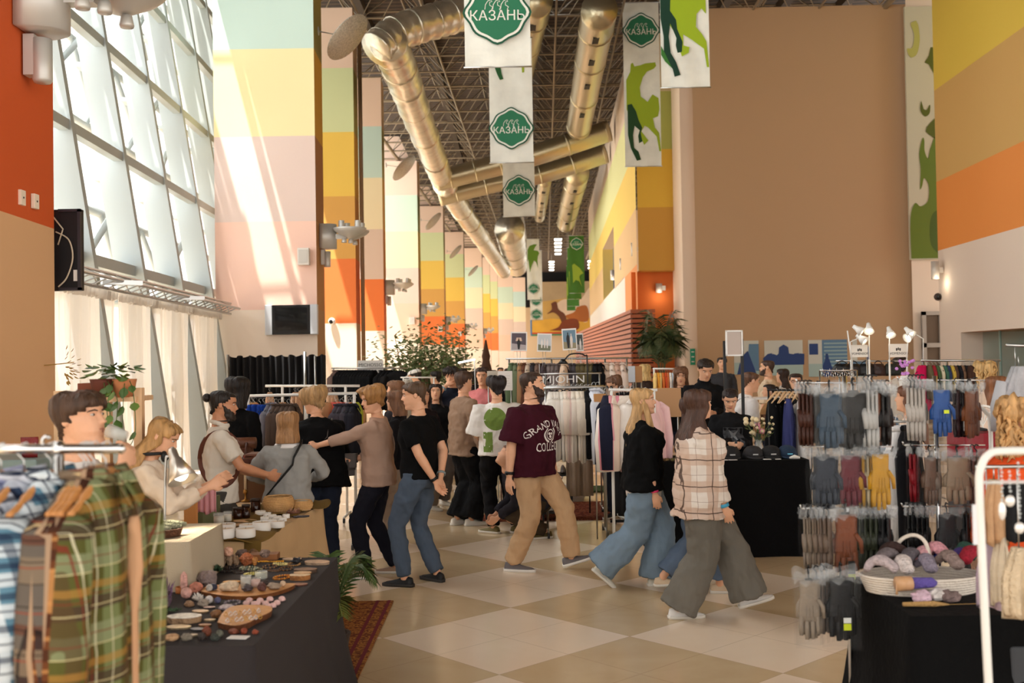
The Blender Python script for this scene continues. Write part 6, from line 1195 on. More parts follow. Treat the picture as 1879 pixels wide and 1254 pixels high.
def proto(kind, wood=False):
 k = (kind, wood)
 if k in _pro: return _pro[k]
 loc = (0, -60 - len(_pro) * 2, 1); base = fab((200, 200, 200))
 if kind == 'tee': o = hung('x', base, loc, 0, L=.70, W=.27, D=.04, sl=.30, seed=1, wav=.018, wood=wood, sr=.085, name='hanging_t-shirt')
 if kind == 'coat': o = hung('x', base, loc, 0, L=.95, W=.23, D=.07, sl=.58, seed=2, wav=.014, wood=wood, sr=.062, name='hanging_coat', collar=True)
 if kind == 'jacket': o = hung('x', base, loc, 0, L=.62, W=.23, D=.06, sl=.52, seed=4, wav=.014, wood=wood, sr=.06, name='hanging_jacket', collar=True)
 if kind == 'dress': o = hung('x', base, loc, 0, L=1.0, W=.16, D=.06, sl=0, seed=5, wav=.030, wood=wood, flare=1.3, name='hanging_dress', neck=.08)
 if kind == 'top': o = hung('x', base, loc, 0, L=.5, W=.18, D=.04, sl=.0, seed=6, wav=.02, wood=wood, name='hanging_blouse', neck=.07)
 if kind == 'hoodie': o = hung('x', base, loc, 0, L=.66, W=.29, D=.09, sl=.56, seed=7, wav=.02, wood=wood, sr=.088, name='hanging_sweatshirt', neck=.08)
 _pro[k] = o; _used[o.name] = False; return o
_used = {}
CAT = {'tee': 't-shirt', 'coat': 'coat', 'jacket': 'jacket', 'dress': 'dress', 'top': 'blouse', 'hoodie': 'sweatshirt'}
def hangit(kind, px, y, d, c, label, group=None, rz=88, wood=False, s=1., dy=0.):
 p = P(px, y, d); o = proto(kind, wood); loc = (p.x, d + dy, p.z - .055); m_ = c if not isinstance(c, tuple) else fab(c); r_ = radians(rz + rnd.uniform(-5, 5)); gz = (s, s, s * rnd.uniform(.96, 1.04))
 if not _used[o.name]:
  _used[o.name] = True; o.location = loc; o.rotation_euler = (0, 0, r_); o['label'] = label; o['category'] = CAT[kind]; o.scale = gz; remat(o, m_)
  if group: o['group'] = group
  elif 'group' in o: del o['group']
  return o
 q = dupg(o, loc, r_, label, group, m_, gz); q['category'] = CAT[kind]
 if not group and 'group' in q: del q['group']
 return q
def many(kind, xs, y, d, c, label, group, **k):
 for x in xs: hangit(kind, x, y, d, c, label, group, **k)
m = MB(mat((24, 24, 28), .85, 0, .3, 10, .2, 5, (1, 1, .2)))
a, b_ = P(416, 655, 19.4), P(597, 652, 19.4)
m.sheet(lambda u, v: (a.x + (b_.x - a.x) * u, 19.4 + .07 * sin(u * 95) + .03 * sin(u * 41 + v * 3), .03 + (a.z - .03 + (b_.z - a.z) * u + .02 * sin(u * 60)) * v), 150, 4)
m.build('booth_curtain', label='black curtain of the changing booth in front of the pastel pillar', cat='curtain')
for px, y in ((418, 655), (559, 650), (578, 657)):
 q = P(px, y, 19.2); m = MB(STEEL); m.tube([(q.x, 19.2, 0), (q.x, 19.2, q.z + .04)], .03 if px != 578 else .02, 8); m.build('booth_post', label={418: 'thin steel post at the left end of the black booth', 559: 'thick steel post in the middle of the black booth', 578: 'thinner steel post right of the thick one at the black booth'}[px], cat='post')
t, a, b_ = railrack('long white rail carrying blue dresses behind the bearded seller', 432, 655, 727.5, 10.8, WPAINT, (455, 562, 650), .016, y1=722)
many('dress', (461, 468, 478, 485), 735, 10.8, (26, 62, 150), 'royal blue satin dress at the left of the white rail', 'blue dresses', s=.9)
many('coat', (494, 501), 734, 10.8, (118, 118, 128), 'grey garment next to the blue dresses', 'grey garments by the blue dresses', s=.8)
for px, c, lb in ((464, (206, 160, 112), 'tan top over the blue dresses'), (496, (206, 84, 66), 'coral red top near the blue dresses'), (518, (196, 152, 112), 'beige top in the middle of the white rail'), (600, (196, 150, 110), 'camel top hanging to the left of the coral ones'), (630, (214, 96, 84), 'coral top at the right part of the white rail'), (640, (196, 180, 190), 'pale lilac top at the right part of the white rail'), (646, (206, 120, 50), 'orange top at the right part of the white rail'), (652, (186, 196, 70), 'lime green top at the right end of the white rail')): hangit('top', px, 731, 11.1, c, lb, s=.8, rz=70)
many('jacket', (506, 513, 521, 529, 537), 736, 10.7, (84, 70, 62), 'dark brown jacket in the middle of the white rail', 'brown jackets', s=.85)
many('jacket', (619, 626, 634), 736, 10.7, (66, 62, 70), 'slate grey jacket near the golden-haired woman', 'slate jackets', s=.85); many('jacket', (641, 648), 736, 10.7, (38, 38, 46), 'near-black jacket near the golden-haired woman', 'near-black jackets', s=.85)
for x0, x1 in ((612, 621),): hangit('top', 615, 731, 11.2, (216, 104, 92), 'coral red blouse left of the slate jackets', s=1.0, rz=30)
railrack('higher white rail just behind the rail of blue dresses', 487, 660, 708.5, 12.6, WPAINT, (518, 634), .016)
many('top', (495, 541, 548, 606, 613), 713, 12.6, (188, 150, 120), 'beige top on the higher white rail', 'beige tops on the higher rail', s=.7)
t, a, b_ = railrack('steel rail carrying black tops under the printed sign', 608, 748, 676, 18.2, STEEL, (612, 720), .014)
many('jacket', [622 + 5.2 * k for k in range(13)] + [701, 707, 713, 719], 677, 18.2, (20, 20, 22), 'black top on a wire hanger below the printed sign', 'black tops on the sign rail', rz=70); many('jacket', (615, 618), 677, 18.2, (110, 90, 84), 'grey-brown top at the left end of the sign rail', 'grey-brown tops', rz=70)
hangit('hoodie', 732, 676, 18.0, (24, 24, 26), 'wide black garment at the right end of the sign rail', rz=20)
q = P(680, 684, 18.6); F = frame(q, (1, 0, 0), (0, 0, 1)); m = MB(mat((214, 210, 204), .5)); m.box((0, .07, -.02), (.46, .30, .02), F); write(m, 'MICHOSSO', Matrix.Translation((0, 0, .135)) @ F, .085, mat((60, 60, 62), .5), -.006, .001)
m.use(STEEL); m.tube([F @ V((.2, .2, -.03)), (q.x + .2, q.y + .03, 0)], .01, 6); o = m.build('sign', label='pale sign with thin lettering above the black tops', cat='sign')
railrack('thin rail with empty white hangers beyond the man in the white cap', 735, 800, 693, 16.6, WPAINT, (740, 796), .012)
hangit('jacket', 748, 693, 16.6, (206, 200, 190), 'cream jacket on the rail near the person in the white cap', rz=60)
t, a, b_ = railrack('chrome rail carrying the white t-shirts', 996, 1112, 713, 11.3, STEEL, (1001, 1106), .013, y1=710)
G1 = 'white t-shirts on the chrome rail'
many('tee', (1011, 1018, 1024, 1030), 712, 11.3, (234, 228, 218), 'white t-shirt just right of the man in maroon', G1, s=1.0)
for px, c, lb, g in ((1037, (238, 222, 206), 'cream t-shirt with wide sleeves in the middle of the rail', None), (1044, (234, 206, 196), 'pale pink t-shirt between the cream ones', None), (1051, (236, 226, 212), 'ivory t-shirt right of the pale pink one', None), (1059, (234, 224, 208), 'warm white t-shirt left of the long ivory one', None), (1067, (230, 218, 200), 'long ivory t-shirt near the black ones', None), (1075, (24, 24, 26), 'black t-shirt, left one of the pair on the white rail', None), (1082, (30, 30, 32), 'black t-shirt, right one of the pair on the white rail', None)): hangit('tee', px, 711, 11.3, c, lb, g, s=1.02)
many('jacket', (1089, 1096), 710, 11.2, (214, 218, 228), 'bluish white long-sleeved shirt at the right end of the chrome rail', 'bluish white shirts', s=1.15)
t, a, b_ = railrack('tall steel rail with coats in the centre of the hall', 928, 1154, 659, 13.6, STEEL, (934, 1012, 1110, 1150), .012, y1=657)
many('coat', (1006, 1014, 1022, 1030, 1038), 664, 13.6, (122, 110, 108), 'grey-brown coat behind the sign letters', 'grey-brown coats', s=1.0); many('coat', (1045, 1051), 664, 13.6, (84, 80, 86), 'dark grey coat beside the grey-brown ones', 'dark grey coats'); many('coat', (1060, 1068, 1077, 1085), 664, 13.6, (104, 94, 66), 'olive coat behind the empty black hangers', 'olive coats')
many('coat', (1093, 1100), 664, 13.5, (20, 20, 22), 'black coat right of the olive coats', 'black coats by the olive ones'); hangit('coat', 1034, 664, 13.4, (214, 186, 160), 'cream coat among the grey-brown ones')
for px, c, lb in ((938, (88, 104, 76), 'sage green coat at the left end of the tall rail'), (945, (110, 120, 92), 'pale green coat second from the left end'), (953, (170, 130, 96), 'camel coat left of the bearded man'), (961, (110, 72, 56), 'brown coat left of the bearded man'), (968, (206, 186, 166), 'cream coat just behind the bearded man'), (976, (60, 56, 60), 'charcoal coat just behind the bearded man'), (985, (120, 96, 84), 'taupe coat above the bearded man'), (996, (76, 66, 70), 'dark plum coat left of the grey-brown coats'),
    (1113, (206, 180, 160), 'beige coat right of the black coats'), (1122, (226, 210, 196), 'off-white coat towards the right end of the tall rail'), (1131, (196, 160, 140), 'dusty pink coat towards the right end'), (1141, (220, 200, 186), 'pale cream coat at the right end of the tall rail')): hangit('coat', px, 663, 13.6, c, lb)
q = P(1034, 697, 13.0); F = frame(q, (1, 0, 0), (0, 0, 1)); m = MB(mat((236, 234, 230), .4)); vs, fs = text2d('MJOHN', .13, .002, 1.25); m.add([(x, y, 0) for x, y in vs], fs, False, F); m.add([(x, y, -.008) for x, y in vs], fs, False, F); m.box((0, .075, -.01), (.62, .008, .01), F)
for s in (-1, 1): m.tube([F @ V((s * .30, .075, -.01)), F @ V((s * .30, .20, -.01))], .003, 5)
m.build('sign', label='white sign letters hanging before the grey-brown coats', cat='sign')
t, a, b_ = railrack('lower chrome bar running in front of the olive coats', 998, 1104, 687, 13.0, STEEL, (1001, 1100), .010, wheels=False, y1=685)
for k, px in enumerate((1006, 1027, 1040, 1062, 1072, 1082)): p = P(px, 716, 12.6); m = MB(mat((20, 20, 22), .5)); hanger(m, .17, .007, .09, .06, mat((20, 20, 22), .5)); m.build('hanger', label='empty black hanger in front of the coats', cat='hanger', group='empty black hangers', loc=(p.x, 12.6, p.z), rz=.5)
railrack('thin chrome bar with empty black hangers above the white t-shirts', 998, 1108, 710, 12.6, STEEL, (1000, 1106), .008, wheels=False, y1=708)
def photo(label, x0, y0, x1, y1, d, bgc, draw, tilt=0.):
 a, b_ = P(x0, y1, d), P(x1, y0, d); W_, H_ = b_.x - a.x, b_.z - a.z; F = Matrix.Translation(((a.x + b_.x) / 2, d, (a.z + b_.z) / 2)) @ Matrix.Rotation(tilt, 4, 'Y') @ Matrix.Rotation(pi / 2, 4, 'X')
 m = MB(mat((238, 234, 228), .5)); m.box((0, 0, -.01), (W_, H_, .018), F); m.use(mat(bgc[0], .5)); m.add([(-W_ * .43, -H_ * .43, .001), (W_ * .43, -H_ * .43, .001), (W_ * .43, H_ * .43, .001), (-W_ * .43, H_ * .43, .001)], [(0, 1, 2, 3)], False, F)
 m.use(mat(bgc[1], .5)); m.add([(-W_ * .43, -H_ * .43, .002), (W_ * .43, -H_ * .43, .002), (W_ * .43, -H_ * .18, .002), (-W_ * .43, -H_ * .1, .002)], [(0, 1, 2, 3)], False, F)
 for c, pts in draw: m.use(mat(c, .5)); m.add([(x * W_, y * H_, .003 + .0006 * pts.index((x, y)) * 0) for x, y in pts], [tuple(range(len(pts)))], False, F)
 m.use(STEEL)
 for s in (-1, 1): m.tube([F @ V((s * W_ * .1, -H_ * .5, -.01)), F @ V((s * W_ * .04, -H_ * .5 - (.32 if d < 15 else .1), -.01))], .003, 4)
 return m.build('photograph', label=label, cat='photograph')
fig = lambda cx_, w_, h_, y0=-.40: [(cx_ - w_ * .5, y0), (cx_ + w_ * .5, y0), (cx_ + w_, y0 + h_ * .6), (cx_ + w_ * .7, y0 + h_ * .8), (cx_ + w_ * .3, y0 + h_ * .84), (cx_ + w_ * .3, y0 + h_), (cx_ - w_ * .3, y0 + h_), (cx_ - w_ * .3, y0 + h_ * .84), (cx_ - w_ * .7, y0 + h_ * .8), (cx_ - w_, y0 + h_ * .6)]
photo('photograph of a dark-suited figure, leftmost of the four hanging over the coats', 937, 609, 967, 645, 13.5, ((84, 74, 84), (176, 166, 168)), [((24, 22, 26), fig(0, .10, .55)), ((214, 186, 166), [(-.2, .02), (.2, .02), (.14, .2), (-.14, .2)])], .03)
photo('faded photograph of a white group in a field, second of the four', 986, 612, 1012, 646, 13.5, ((200, 206, 210), (120, 124, 100)), [((236, 230, 224), fig(-.18, .07, .5, -.3)), ((230, 220, 214), fig(.02, .07, .55, -.3)), ((232, 224, 220), fig(.2, .07, .5, -.3))], .04)
photo('photograph of an embracing couple against blue sky, third of the four', 1032, 603, 1058, 643, 13.5, ((110, 140, 160), (150, 140, 110)), [((26, 24, 30), fig(-.10, .12, .72)), ((226, 214, 204), fig(.12, .10, .66))], -.05)
photo('narrow dark photograph partly behind the couple picture', 1057, 612, 1070, 645, 13.7, ((70, 74, 70), (160, 150, 140)), [((226, 220, 214), fig(.1, .14, .6))], -.04)
def board(label, x0, y0, x1, y1, d, c=(230, 224, 216), name='board', th=.012, cat='board', lines=None, legs=False):
 a, b_ = P(x0, y1, d), P(x1, y0, d); W_, H_ = b_.x - a.x, b_.z - a.z; m = MB(mat(c, .7)); m.box((0, 0, H_ / 2), (W_, th, H_))
 if lines:
  m.use(mat(lines, .6))
  for k in range(5): m.box((0, -th / 2 - .001, H_ * (.75 - .13 * k)), (W_ * (.7 - .1 * (k % 3)), .001, H_ * .02))
 if legs: m.use(STEEL); [m.tube([(s * W_ * .4, .02, 0), (s * W_ * .4, .02, -a.z)], .008, 6) for s in (-1, 1)]
 return m.build(name, label=label, cat=cat, loc=((a.x + b_.x) / 2, d, a.z))
board('white board with faint lines of print beside the messy-haired person', 914, 681, 940, 717, 12.9, (228, 222, 216), lines=(196, 190, 186), legs=True)
board('second pale notice board further left behind the pink t-shirt', 894, 681, 913, 700, 14.0, (214, 204, 190), lines=(180, 170, 160), legs=True)
board('kraft paper bag hanging right of the white t-shirts', 1090, 723, 1112, 760, 11.0, (196, 144, 92), 'paper_bag', .08, 'bag', legs=True); board('wide kraft board hanging behind the blonde woman', 1198, 712, 1249, 766, 10.6, (184, 140, 98), 'board', .02, legs=True)
board('pale landscape picture leaning beside a kraft board above the hoodies', 1137, 672, 1165, 702, 14.6, (206, 212, 220), 'picture', .02, 'picture', legs=True); board('narrow kraft board right of the pale landscape picture', 1166, 672, 1178, 702, 14.6, (184, 132, 84), legs=True)
t, a, b_ = railrack('white rail on castors carrying the pastel sweatshirts', 1118, 1206, 716, 9.9, WPAINT, (1122, 1200), .014)
for px, c, lb, rz in ((1112, (34, 36, 54), 'navy sweatshirt at the left end of the pastel ones', 84), (1120, (228, 160, 168), 'rose pink sweatshirt second from the left', 80), (1128, (236, 216, 200), 'ivory sweatshirt between two pink ones', 76), (1136, (230, 150, 166), 'deeper pink sweatshirt right of the ivory one', 60), (1145, (240, 230, 218), 'cream sweatshirt directly behind the blonde woman', 40), (1156, (236, 224, 212), 'off-white sweatshirt behind the head of the blonde woman', 36), (1168, (240, 232, 224), 'white sweatshirt right of the blonde woman\'s head', 52), (1184, (236, 196, 196), 'blush pink sweatshirt in front of the kraft board', 45)): hangit('hoodie', px, 718, 9.9, c, lb, rz=rz, s=.98)
many('coat', (1140, 1150, 1160), 718, 10.4, (24, 24, 26), 'black long garment below the pastel sweatshirts', 'black garments behind the sweatshirts', s=1.25)
railrack('short white rail with yellow and orange pieces near the palm', 1198, 1243, 677, 16.5, WPAINT, (1200, 1240), .014)
for i, c in enumerate(((226, 190, 120), (230, 160, 60), (226, 190, 120), (220, 120, 60), (206, 84, 50), (210, 120, 70), (230, 226, 220), (190, 200, 210), (228, 224, 216))): hangit('top', 1203 + i * 4.4, 679, 16.5, c, ['pale straw top at the left end of the short rail', 'yellow-orange top second on the short rail', 'straw top third on the short rail', 'orange top fourth on the short rail', 'brick red top in the middle of the short rail', 'dull orange top right of the brick red one', 'white top right of the dull orange one', 'pale blue top on the short rail', 'off-white top at the right end of the short rail'][i], s=.75)
m = MB(RUG2); a, b_ = G(984, 957), G(1112, 953); m.poly([(a.x - .7, a.y, .012), (b_.x + .1, a.y + .02, .012), (b_.x + .3, b_.y + 1.5, .012), (a.x - .5, a.y + 1.5, .012)], (0, 0, -.011)); m.build('rug', label='dark red patterned rug under the clothes rails in the middle', cat='rug')
m = MB(mat((64, 84, 40), .95, 0, 1, 80)); m.box((0, 0, .02), (1.5, .6, .016)); q = G(1060, 905); m.build('grass_mat', label='strip of green artificial grass behind the flower basket', cat='mat', loc=(q.x, q.y + .3, .0))
m = MB(mat((206, 204, 200), .6)); q = G(1052, 922)
t = thing('flower_basket', 'white wicker basket with white flowers standing under the t-shirts', 'basket', (q.x, q.y + .15, .0)); z0 = .02
m = MB(mat((206, 200, 192), .8, 0, .6, 60)); m.lathe([(.15, .0), (.19, .14), (.185, .145), (.14, .03)], n=26); m.tube([(.185 * cos(a), 0, .14 + .26 * sin(a)) for a in [pi * j / 16 for j in range(17)]], .009, 7); m.build('basket', t)
f = MB(LEAFD); r_ = random.Random(9)
for k in range(60): a = r_.uniform(0, 6.28); rr = r_.uniform(0, .17); leaf(f, (rr * cos(a), rr * sin(a), .14), (cos(a), sin(a), r_.uniform(0, 1)), .05, .022)
f.build('foliage', t); f = MB(WHITE)
for k in range(9): a = r_.uniform(0, 6.28); rr = r_.uniform(0, .15); f.ell((rr * cos(a), rr * sin(a), .19), .022, 8)
f.build('blossoms', t)
m = MB(mat((150, 128, 108), .85, 0, .4, 12)); a, b_ = P(1040, 890, 12.2), P(1088, 840, 12.2); m.sheet(lambda u, v: (a.x + (b_.x - a.x) * u, 12.2 + .025 * sin(u * 15) + .01 * sin(u * 37), .30 + (b_.z - .30) * v), 50, 3); m.build('fabric_drape', label='shiny beige drape hanging behind the flower basket', cat='cloth', solid=.01)
t = thing('shoe_rack', 'small black rack of shoes beside the flower basket', 'shelf', (P(1022, 900, 12.4).x, 12.4, 0))
for z in (.1, .32, .54): m = MB(mat((30, 28, 28), .5)); m.box((0, 0, z), (.34, .28, .02)); m.build('shelf_board', t)
for s in (-1, 1): m = MB(mat((30, 28, 28), .5)); m.box((s * .17, 0, .3), (.02, .28, .6)); m.build('side_panel', t)
for i, z in enumerate((.11, .33, .55)):
 for s in (-1, 1):
  m = MB(mat(((226, 220, 212), (170, 150, 130), (90, 80, 76))[i], .5)); m.rings([[(w_ * cos(a), y, .012 + max(0, sin(a)) * h) for a in [2 * pi * j / 10 for j in range(10)]] for y, w_, h in ((-.12, .02, .03), (-.05, .042, .04), (.05, .036, .07), (.12, .03, .08))]); m.build('shoe', label=['white shoe on the bottom shelf of the black rack', 'beige shoe on the middle shelf of the black rack', 'grey shoe on the top shelf of the black rack'][i], cat='shoe', group='shoes on the black rack', loc=(P(1022, 900, 12.4).x + s * .08, 12.4, z + .001))
for k, (px, col, lb) in enumerate(((1008, (90, 60, 40), 'brown storage box behind the walking man'),)): boxon(lb, 985, 1004, 905, 945, 12.6, (70, 54, 44), .3)
for s, lb in ((0, 'black ankle boot under the pastel sweatshirts, left one'), (1, 'black ankle boot under the pastel sweatshirts, right one')):
 q = G(1118 + s * 12, 942 - s * 4); m = MB(mat((22, 20, 20), .4)); m.tube([(0, .06, .02), (0, .06, .30)], [.045, .055], 12); m.rings([[(w_ * cos(a), y, .005 + max(0, sin(a)) * h) for a in [2 * pi * j / 10 for j in range(10)]] for y, w_, h in ((-.14, .02, .03), (-.07, .042, .05), (.03, .04, .09), (.11, .036, .1))]); m.build('boot', label=lb, cat='boot', loc=(q.x, q.y + .1, .013), rz=-.6)
q = G(1165, 968)
for s in (0, 1): m = MB(WPAINT); m.tube(spl([(0, 0, .9), (0, 0, .2), (.02, -.03, .09), (.12, -.12, .07), (.4, -.2, .07)], 6), .014, 8); m.use(mat((20, 20, 22), .5)); m.box((.1, -.12, .045), (.4, .03, .03)); m.ell((-.05, -.12, .022), .022, 8); m.build('rail_foot', label=['white bent tube foot on a black bar under the sweatshirts', 'second white bent tube foot further back under the sweatshirts'][s], cat='stand', loc=(q.x - .16 + .3 * s, q.y + .3 + .5 * s, 0))
BK = mat((9, 9, 10), .95, 0, .3, 30, .1, 3, spec=.15)
a, b_ = P(1206, 848, 9.95), P(1482, 848, 9.95); zt_ = a.z
pt = [(a.x, 9.9), (b_.x, 9.9), (b_.x, 10.55), (a.x, 10.55)]
table('folding table under the black cloth with the caps', pt, zt_); cloth('black cloth over the long cap table', pt, zt_, BK, flare=.03, amp=.012, per=.6, seed=5)
def capobj(label, px, y, c, c2=None, rz=0.):
 q = P(px, y, 10.05); t = thing('cap', label, 'cap', (q.x, 10.12, zt_ + .004), rz); m = MB(mat(c, .8, 0, .2, 60)); m.rings([[(.10 * g * cos(a), .11 * g * sin(a), z) for a in [2 * pi * j / 20 for j in range(20)]] for z, g in ((.0, 1), (.04, 1.0), (.08, .88), (.11, .6), (.122, .2))]); m.build('crown', t)
 m = MB(mat(c2 or c, .8)); m.rings([[(.085 * cos(a_), -.08 - .075 * max(0, sin(a_)) - o, .02 - .018 * max(0, sin(a_)) + z) for a_ in [pi * j / 12 for j in range(13)]] for o, z in ((0, 0), (0, .006))], True, True); m.build('brim', t)
 m = MB(mat((190, 190, 190) if c[2] < 60 else (110, 190, 220), .6)); m.box((0, -.108, .045), (.05, .004, .012)); m.build('printed_mark', t)
for px, c, lb in ((1304, (30, 29, 31), 'dark cap at the left, partly behind the plaid woman'), (1343, (26, 25, 27), 'black cap with a light word on its front'), (1385, (40, 38, 40), 'charcoal cap with a wide brim in the middle of the table'), (1418, (22, 22, 24), 'plain black cap left of the blue one'), (1448, (26, 46, 70), 'dark blue cap with light blue lettering at the table end')): capobj(lb, px, 838, c)
for i, (px, w_) in enumerate(((1315, .06), (1330, .06), (1345, .08), (1408, .07), (1428, .05))):
 q = P(px, 846, 9.95); m = MB(mat((226, 220, 214), .6)); m.box((0, 0, .003), (w_, .05, .005)); m.build('price_card', label=['white card at the left front of the cap table', 'white card second from the left on the cap table', 'wider white card before the black cap', 'dark-edged white card at the middle of the cap table', 'small white card right of the middle on the cap table'][i], cat='card', loc=(q.x, 9.96, zt_ + .004))
m = MB(WHITE); q = P(1459, 843, 9.95); m.tube([(-.05, 0, .012), (0, .01, .02), (.05, 0, .012)], [.01, .022, .01], 8); m.build('folded_cloth', label='crumpled white cloth in front of the dark blue cap', cat='cloth', loc=(q.x, 9.96, zt_ + .004))
q = P(1224, 847, 9.95)
for i in range(7): m = rockmesh((150 - 10 * i, 100, 60), .02, .018, .015, i); m.build('trinket', label='small brown trinket at the left end of the cap table', cat='trinket', group='brown trinkets', loc=(q.x - .07 + .03 * i, 9.98 + .02 * (i % 2), zt_ + .004))
q = P(1397, 836, 10.3); t = thing('flower_vase', 'glass vase of pink and cream flowers behind the caps', 'vase', (q.x, 10.4, zt_ + .004)); m = MB(GLS); m.lathe([(.04, 0), (.045, .06), (.03, .14), (.035, .16), (.028, .14), (.04, .05)], n=16); m.build('glass', t)
f = MB(mat((92, 104, 60), .7)); fl_ = MB(mat((226, 150, 170), .7)); cr = mat((226, 206, 166), .7); pk_ = fl_.mats[0]; r_ = random.Random(3)
for k in range(26):
 a = r_.uniform(0, 6.28); e_ = r_.uniform(.03, .16); tip = V((e_ * cos(a), e_ * sin(a) * .6, .14 + r_.uniform(.08, .24))); f.tube([(0, 0, .1), tip], .002, 4); leaf(f, tip * .8, (cos(a), sin(a), .4), .05, .02); fl_.use(pk_ if (k % 3 == 0 and tip.x > 0) else cr); fl_.ell(tip, .028 if k % 3 == 0 else .015, 8)
f.build('foliage', t); fl_.build('blossoms', t)
for px, y0, y1, lb in ((1329, 626, 836, 'left tall black post of the framed board'), (1361, 622, 836, 'right tall black post of the framed board')):
 q0 = P(px, y0, 11.4); m = MB(mat((18, 18, 20), .5)); m.box((0, 0, q0.z / 2), (.03, .03, q0.z)); m.build('post', label=lb, cat='post', loc=(q0.x, 11.4, 0))
a, b_ = P(1332, 654, 11.35), P(1363, 606, 11.35); m = MB(mat((238, 236, 232), .4)); W_, H_ = b_.x - a.x, b_.z - a.z
for c_, s_ in (((-W_ / 2 + .008, H_ / 2), (.016, H_)), ((W_ / 2 - .008, H_ / 2), (.016, H_)), ((0, .008), (W_, .016)), ((0, H_ - .008), (W_, .016))): m.box((c_[0], 0, c_[1]), (s_[0], .02, s_[1]))
m.use(mat((186, 168, 156), .15)); m.box((0, .005, H_ / 2), (W_ - .02, .006, H_ - .02)); m.build('framed_board', label='white framed glossy board held high between two black posts', cat='board', loc=((a.x + b_.x) / 2, 11.36, a.z), rz=.1)
t, a, b_ = railrack('black rail with empty wooden hangers behind the cap table', 1408, 1480, 716, 11.3, mat((18, 18, 20), .5), (1410, 1478), .011, wheels=False)
for i, px in enumerate((1424, 1432, 1440, 1448, 1456, 1464)): q = P(px, 722, 11.3); m = MB(mat((216, 180, 138), .5)); hanger(m, .19, .010, .10, .03); m.build('hanger', label='bare pale wooden hanger on the black rail', cat='hanger', group='pale wooden hangers', loc=(q.x, 11.3, q.z), rz=.7 + .1 * (i % 3))
many('dress', (1418, 1428, 1438, 1450, 1462), 724, 11.5, (16, 16, 18), 'long black garment on the black rail behind the caps', 'black garments on the black rail', s=1.15); hangit('dress', 1446, 724, 11.2, (60, 64, 110), 'thin indigo garment among the black ones', s=.7); hangit('tee', 1472, 722, 11.1, (230, 224, 218), 'white garment at the right end of the black rail')
t = thing('shelf', 'small black and wood shelf unit behind the girl with the phone', 'shelf', (P(1400, 800, 12.6).x, 12.6, 0)); w_ = .30
for s in (-1, 1):
 for y_ in (-.15, .15): m = MB(mat((24, 24, 24), .5)); m.box((s * w_, y_, .72), (.02, .02, 1.44)); m.build('post', t)
for z in (.35, .75, 1.08, 1.40): m = MB(mat((206, 160, 108) if z < 1.3 else (232, 228, 222), .5)); m.box((0, 0, z), (w_ * 2 + .02, .32, .025)); m.build('shelf_board', t)
for i, (x, z, c, lb, h) in enumerate(((-.2, .763, (206, 150, 90), 'orange-brown jar on the small shelf unit, left one', .12), (-.05, .763, (226, 206, 170), 'cream jar on the small shelf unit', .10), (.12, .763, (196, 140, 84), 'tan jar on the small shelf unit, right one', .13), (0, 1.093, (120, 80, 50), 'brown pot on the upper shelf of the small unit', .11))): m = MB(mat(c, .5)); m.lathe([(.035, 0), (.045, h * .4), (.03, h * .85), (.034, h)], n=14); m.build('jar', label=lb, cat='jar', loc=(P(1400, 800, 12.6).x + x, 12.55, z))
def pic(label, x0, x1, y0, y1, kind):
 a, b_ = P(x0, y1, 28.8), P(x1, y0, 28.8); W_, H_ = b_.x - a.x, b_.z - a.z; m = MB(mat((206, 206, 196), .6)); m.box((W_ / 2, 0, H_ / 2), (W_, .05, H_)); F = frame((0, -.027, 0), (1, 0, 0), (0, 0, 1)); B1, B2, B3 = mat((40, 66, 120), .6), mat((96, 130, 160), .6), mat((150, 176, 180), .6)
 def pg(mm, pts, l=.002): m.use(mm); flat(m, [(x * W_, y * H_) for x, y in pts], F, l)
 pg(mat((168, 190, 186), .6), [(0, 0), (1, 0), (1, .35), (0, .35)], .001); r_ = random.Random(x0)
 if kind == 'trees':
  for k in range(7): cx_ = .08 + k * .14; pg(B1, [(cx_ - .11, .3), (cx_ + .11, .3), (cx_ + .12, .5 + r_.random() * .15), (cx_, .62 + r_.random() * .25 * (k == 3)), (cx_ - .12, .5)], .002 + k * .0005)
  pg(B1, [(.35, .5), (.65, .5), (.62, .8), (.5, .88), (.38, .8)], .008)
 elif kind == 'house':
  pg(B2, [(.35, .2), (1, .2), (1, 1), (.35, 1)])
  for k in range(7): pg(B3, [(.4, .28 + k * .1), (1, .28 + k * .1), (1, .32 + k * .1), (.4, .32 + k * .1)], .003)
  pg(B1, [(.02, .6), (.25, .6), (.25, .9), (.02, .9)]); pg(B1, [(.35, .0), (.62, .0), (.60, .25), (.52, .5), (.5, .62), (.44, .62), (.42, .45), (.36, .3)], .005)
 elif kind == 'tall': pg(B1, [(.4, .0), (.62, .0), (.68, .5), (.6, .8), (.5, .88), (.4, .78), (.36, .5)], .003); pg(B2, [(0, .1), (.35, .1), (.35, .45), (0, .4)]); pg(B2, [(.7, .1), (1, .1), (1, .6), (.7, .5)])
 else: pg(B2, [(.5, .1), (1, .1), (1, .9), (.6, .9)]); pg(B1, [(.1, 0), (.9, 0), (.7, .4), (.55, .7), (.4, .6), (.2, .3)], .004)
 m.build('picture', label=label, cat='picture', loc=(a.x, 28.96, a.z))
pic('blue tinted picture of a figure, leftmost on the beige wall', 1350, 1394, 625, 688, 'fig'); pic('blue tinted picture of a line of trees', 1406, 1475, 624, 690, 'trees'); pic('blue tinted picture of an apartment block', 1487, 1557, 623, 692, 'house'); pic('blue tinted picture with one tall tree, rightmost on the beige wall', 1568, 1635, 622, 692, 'tall')
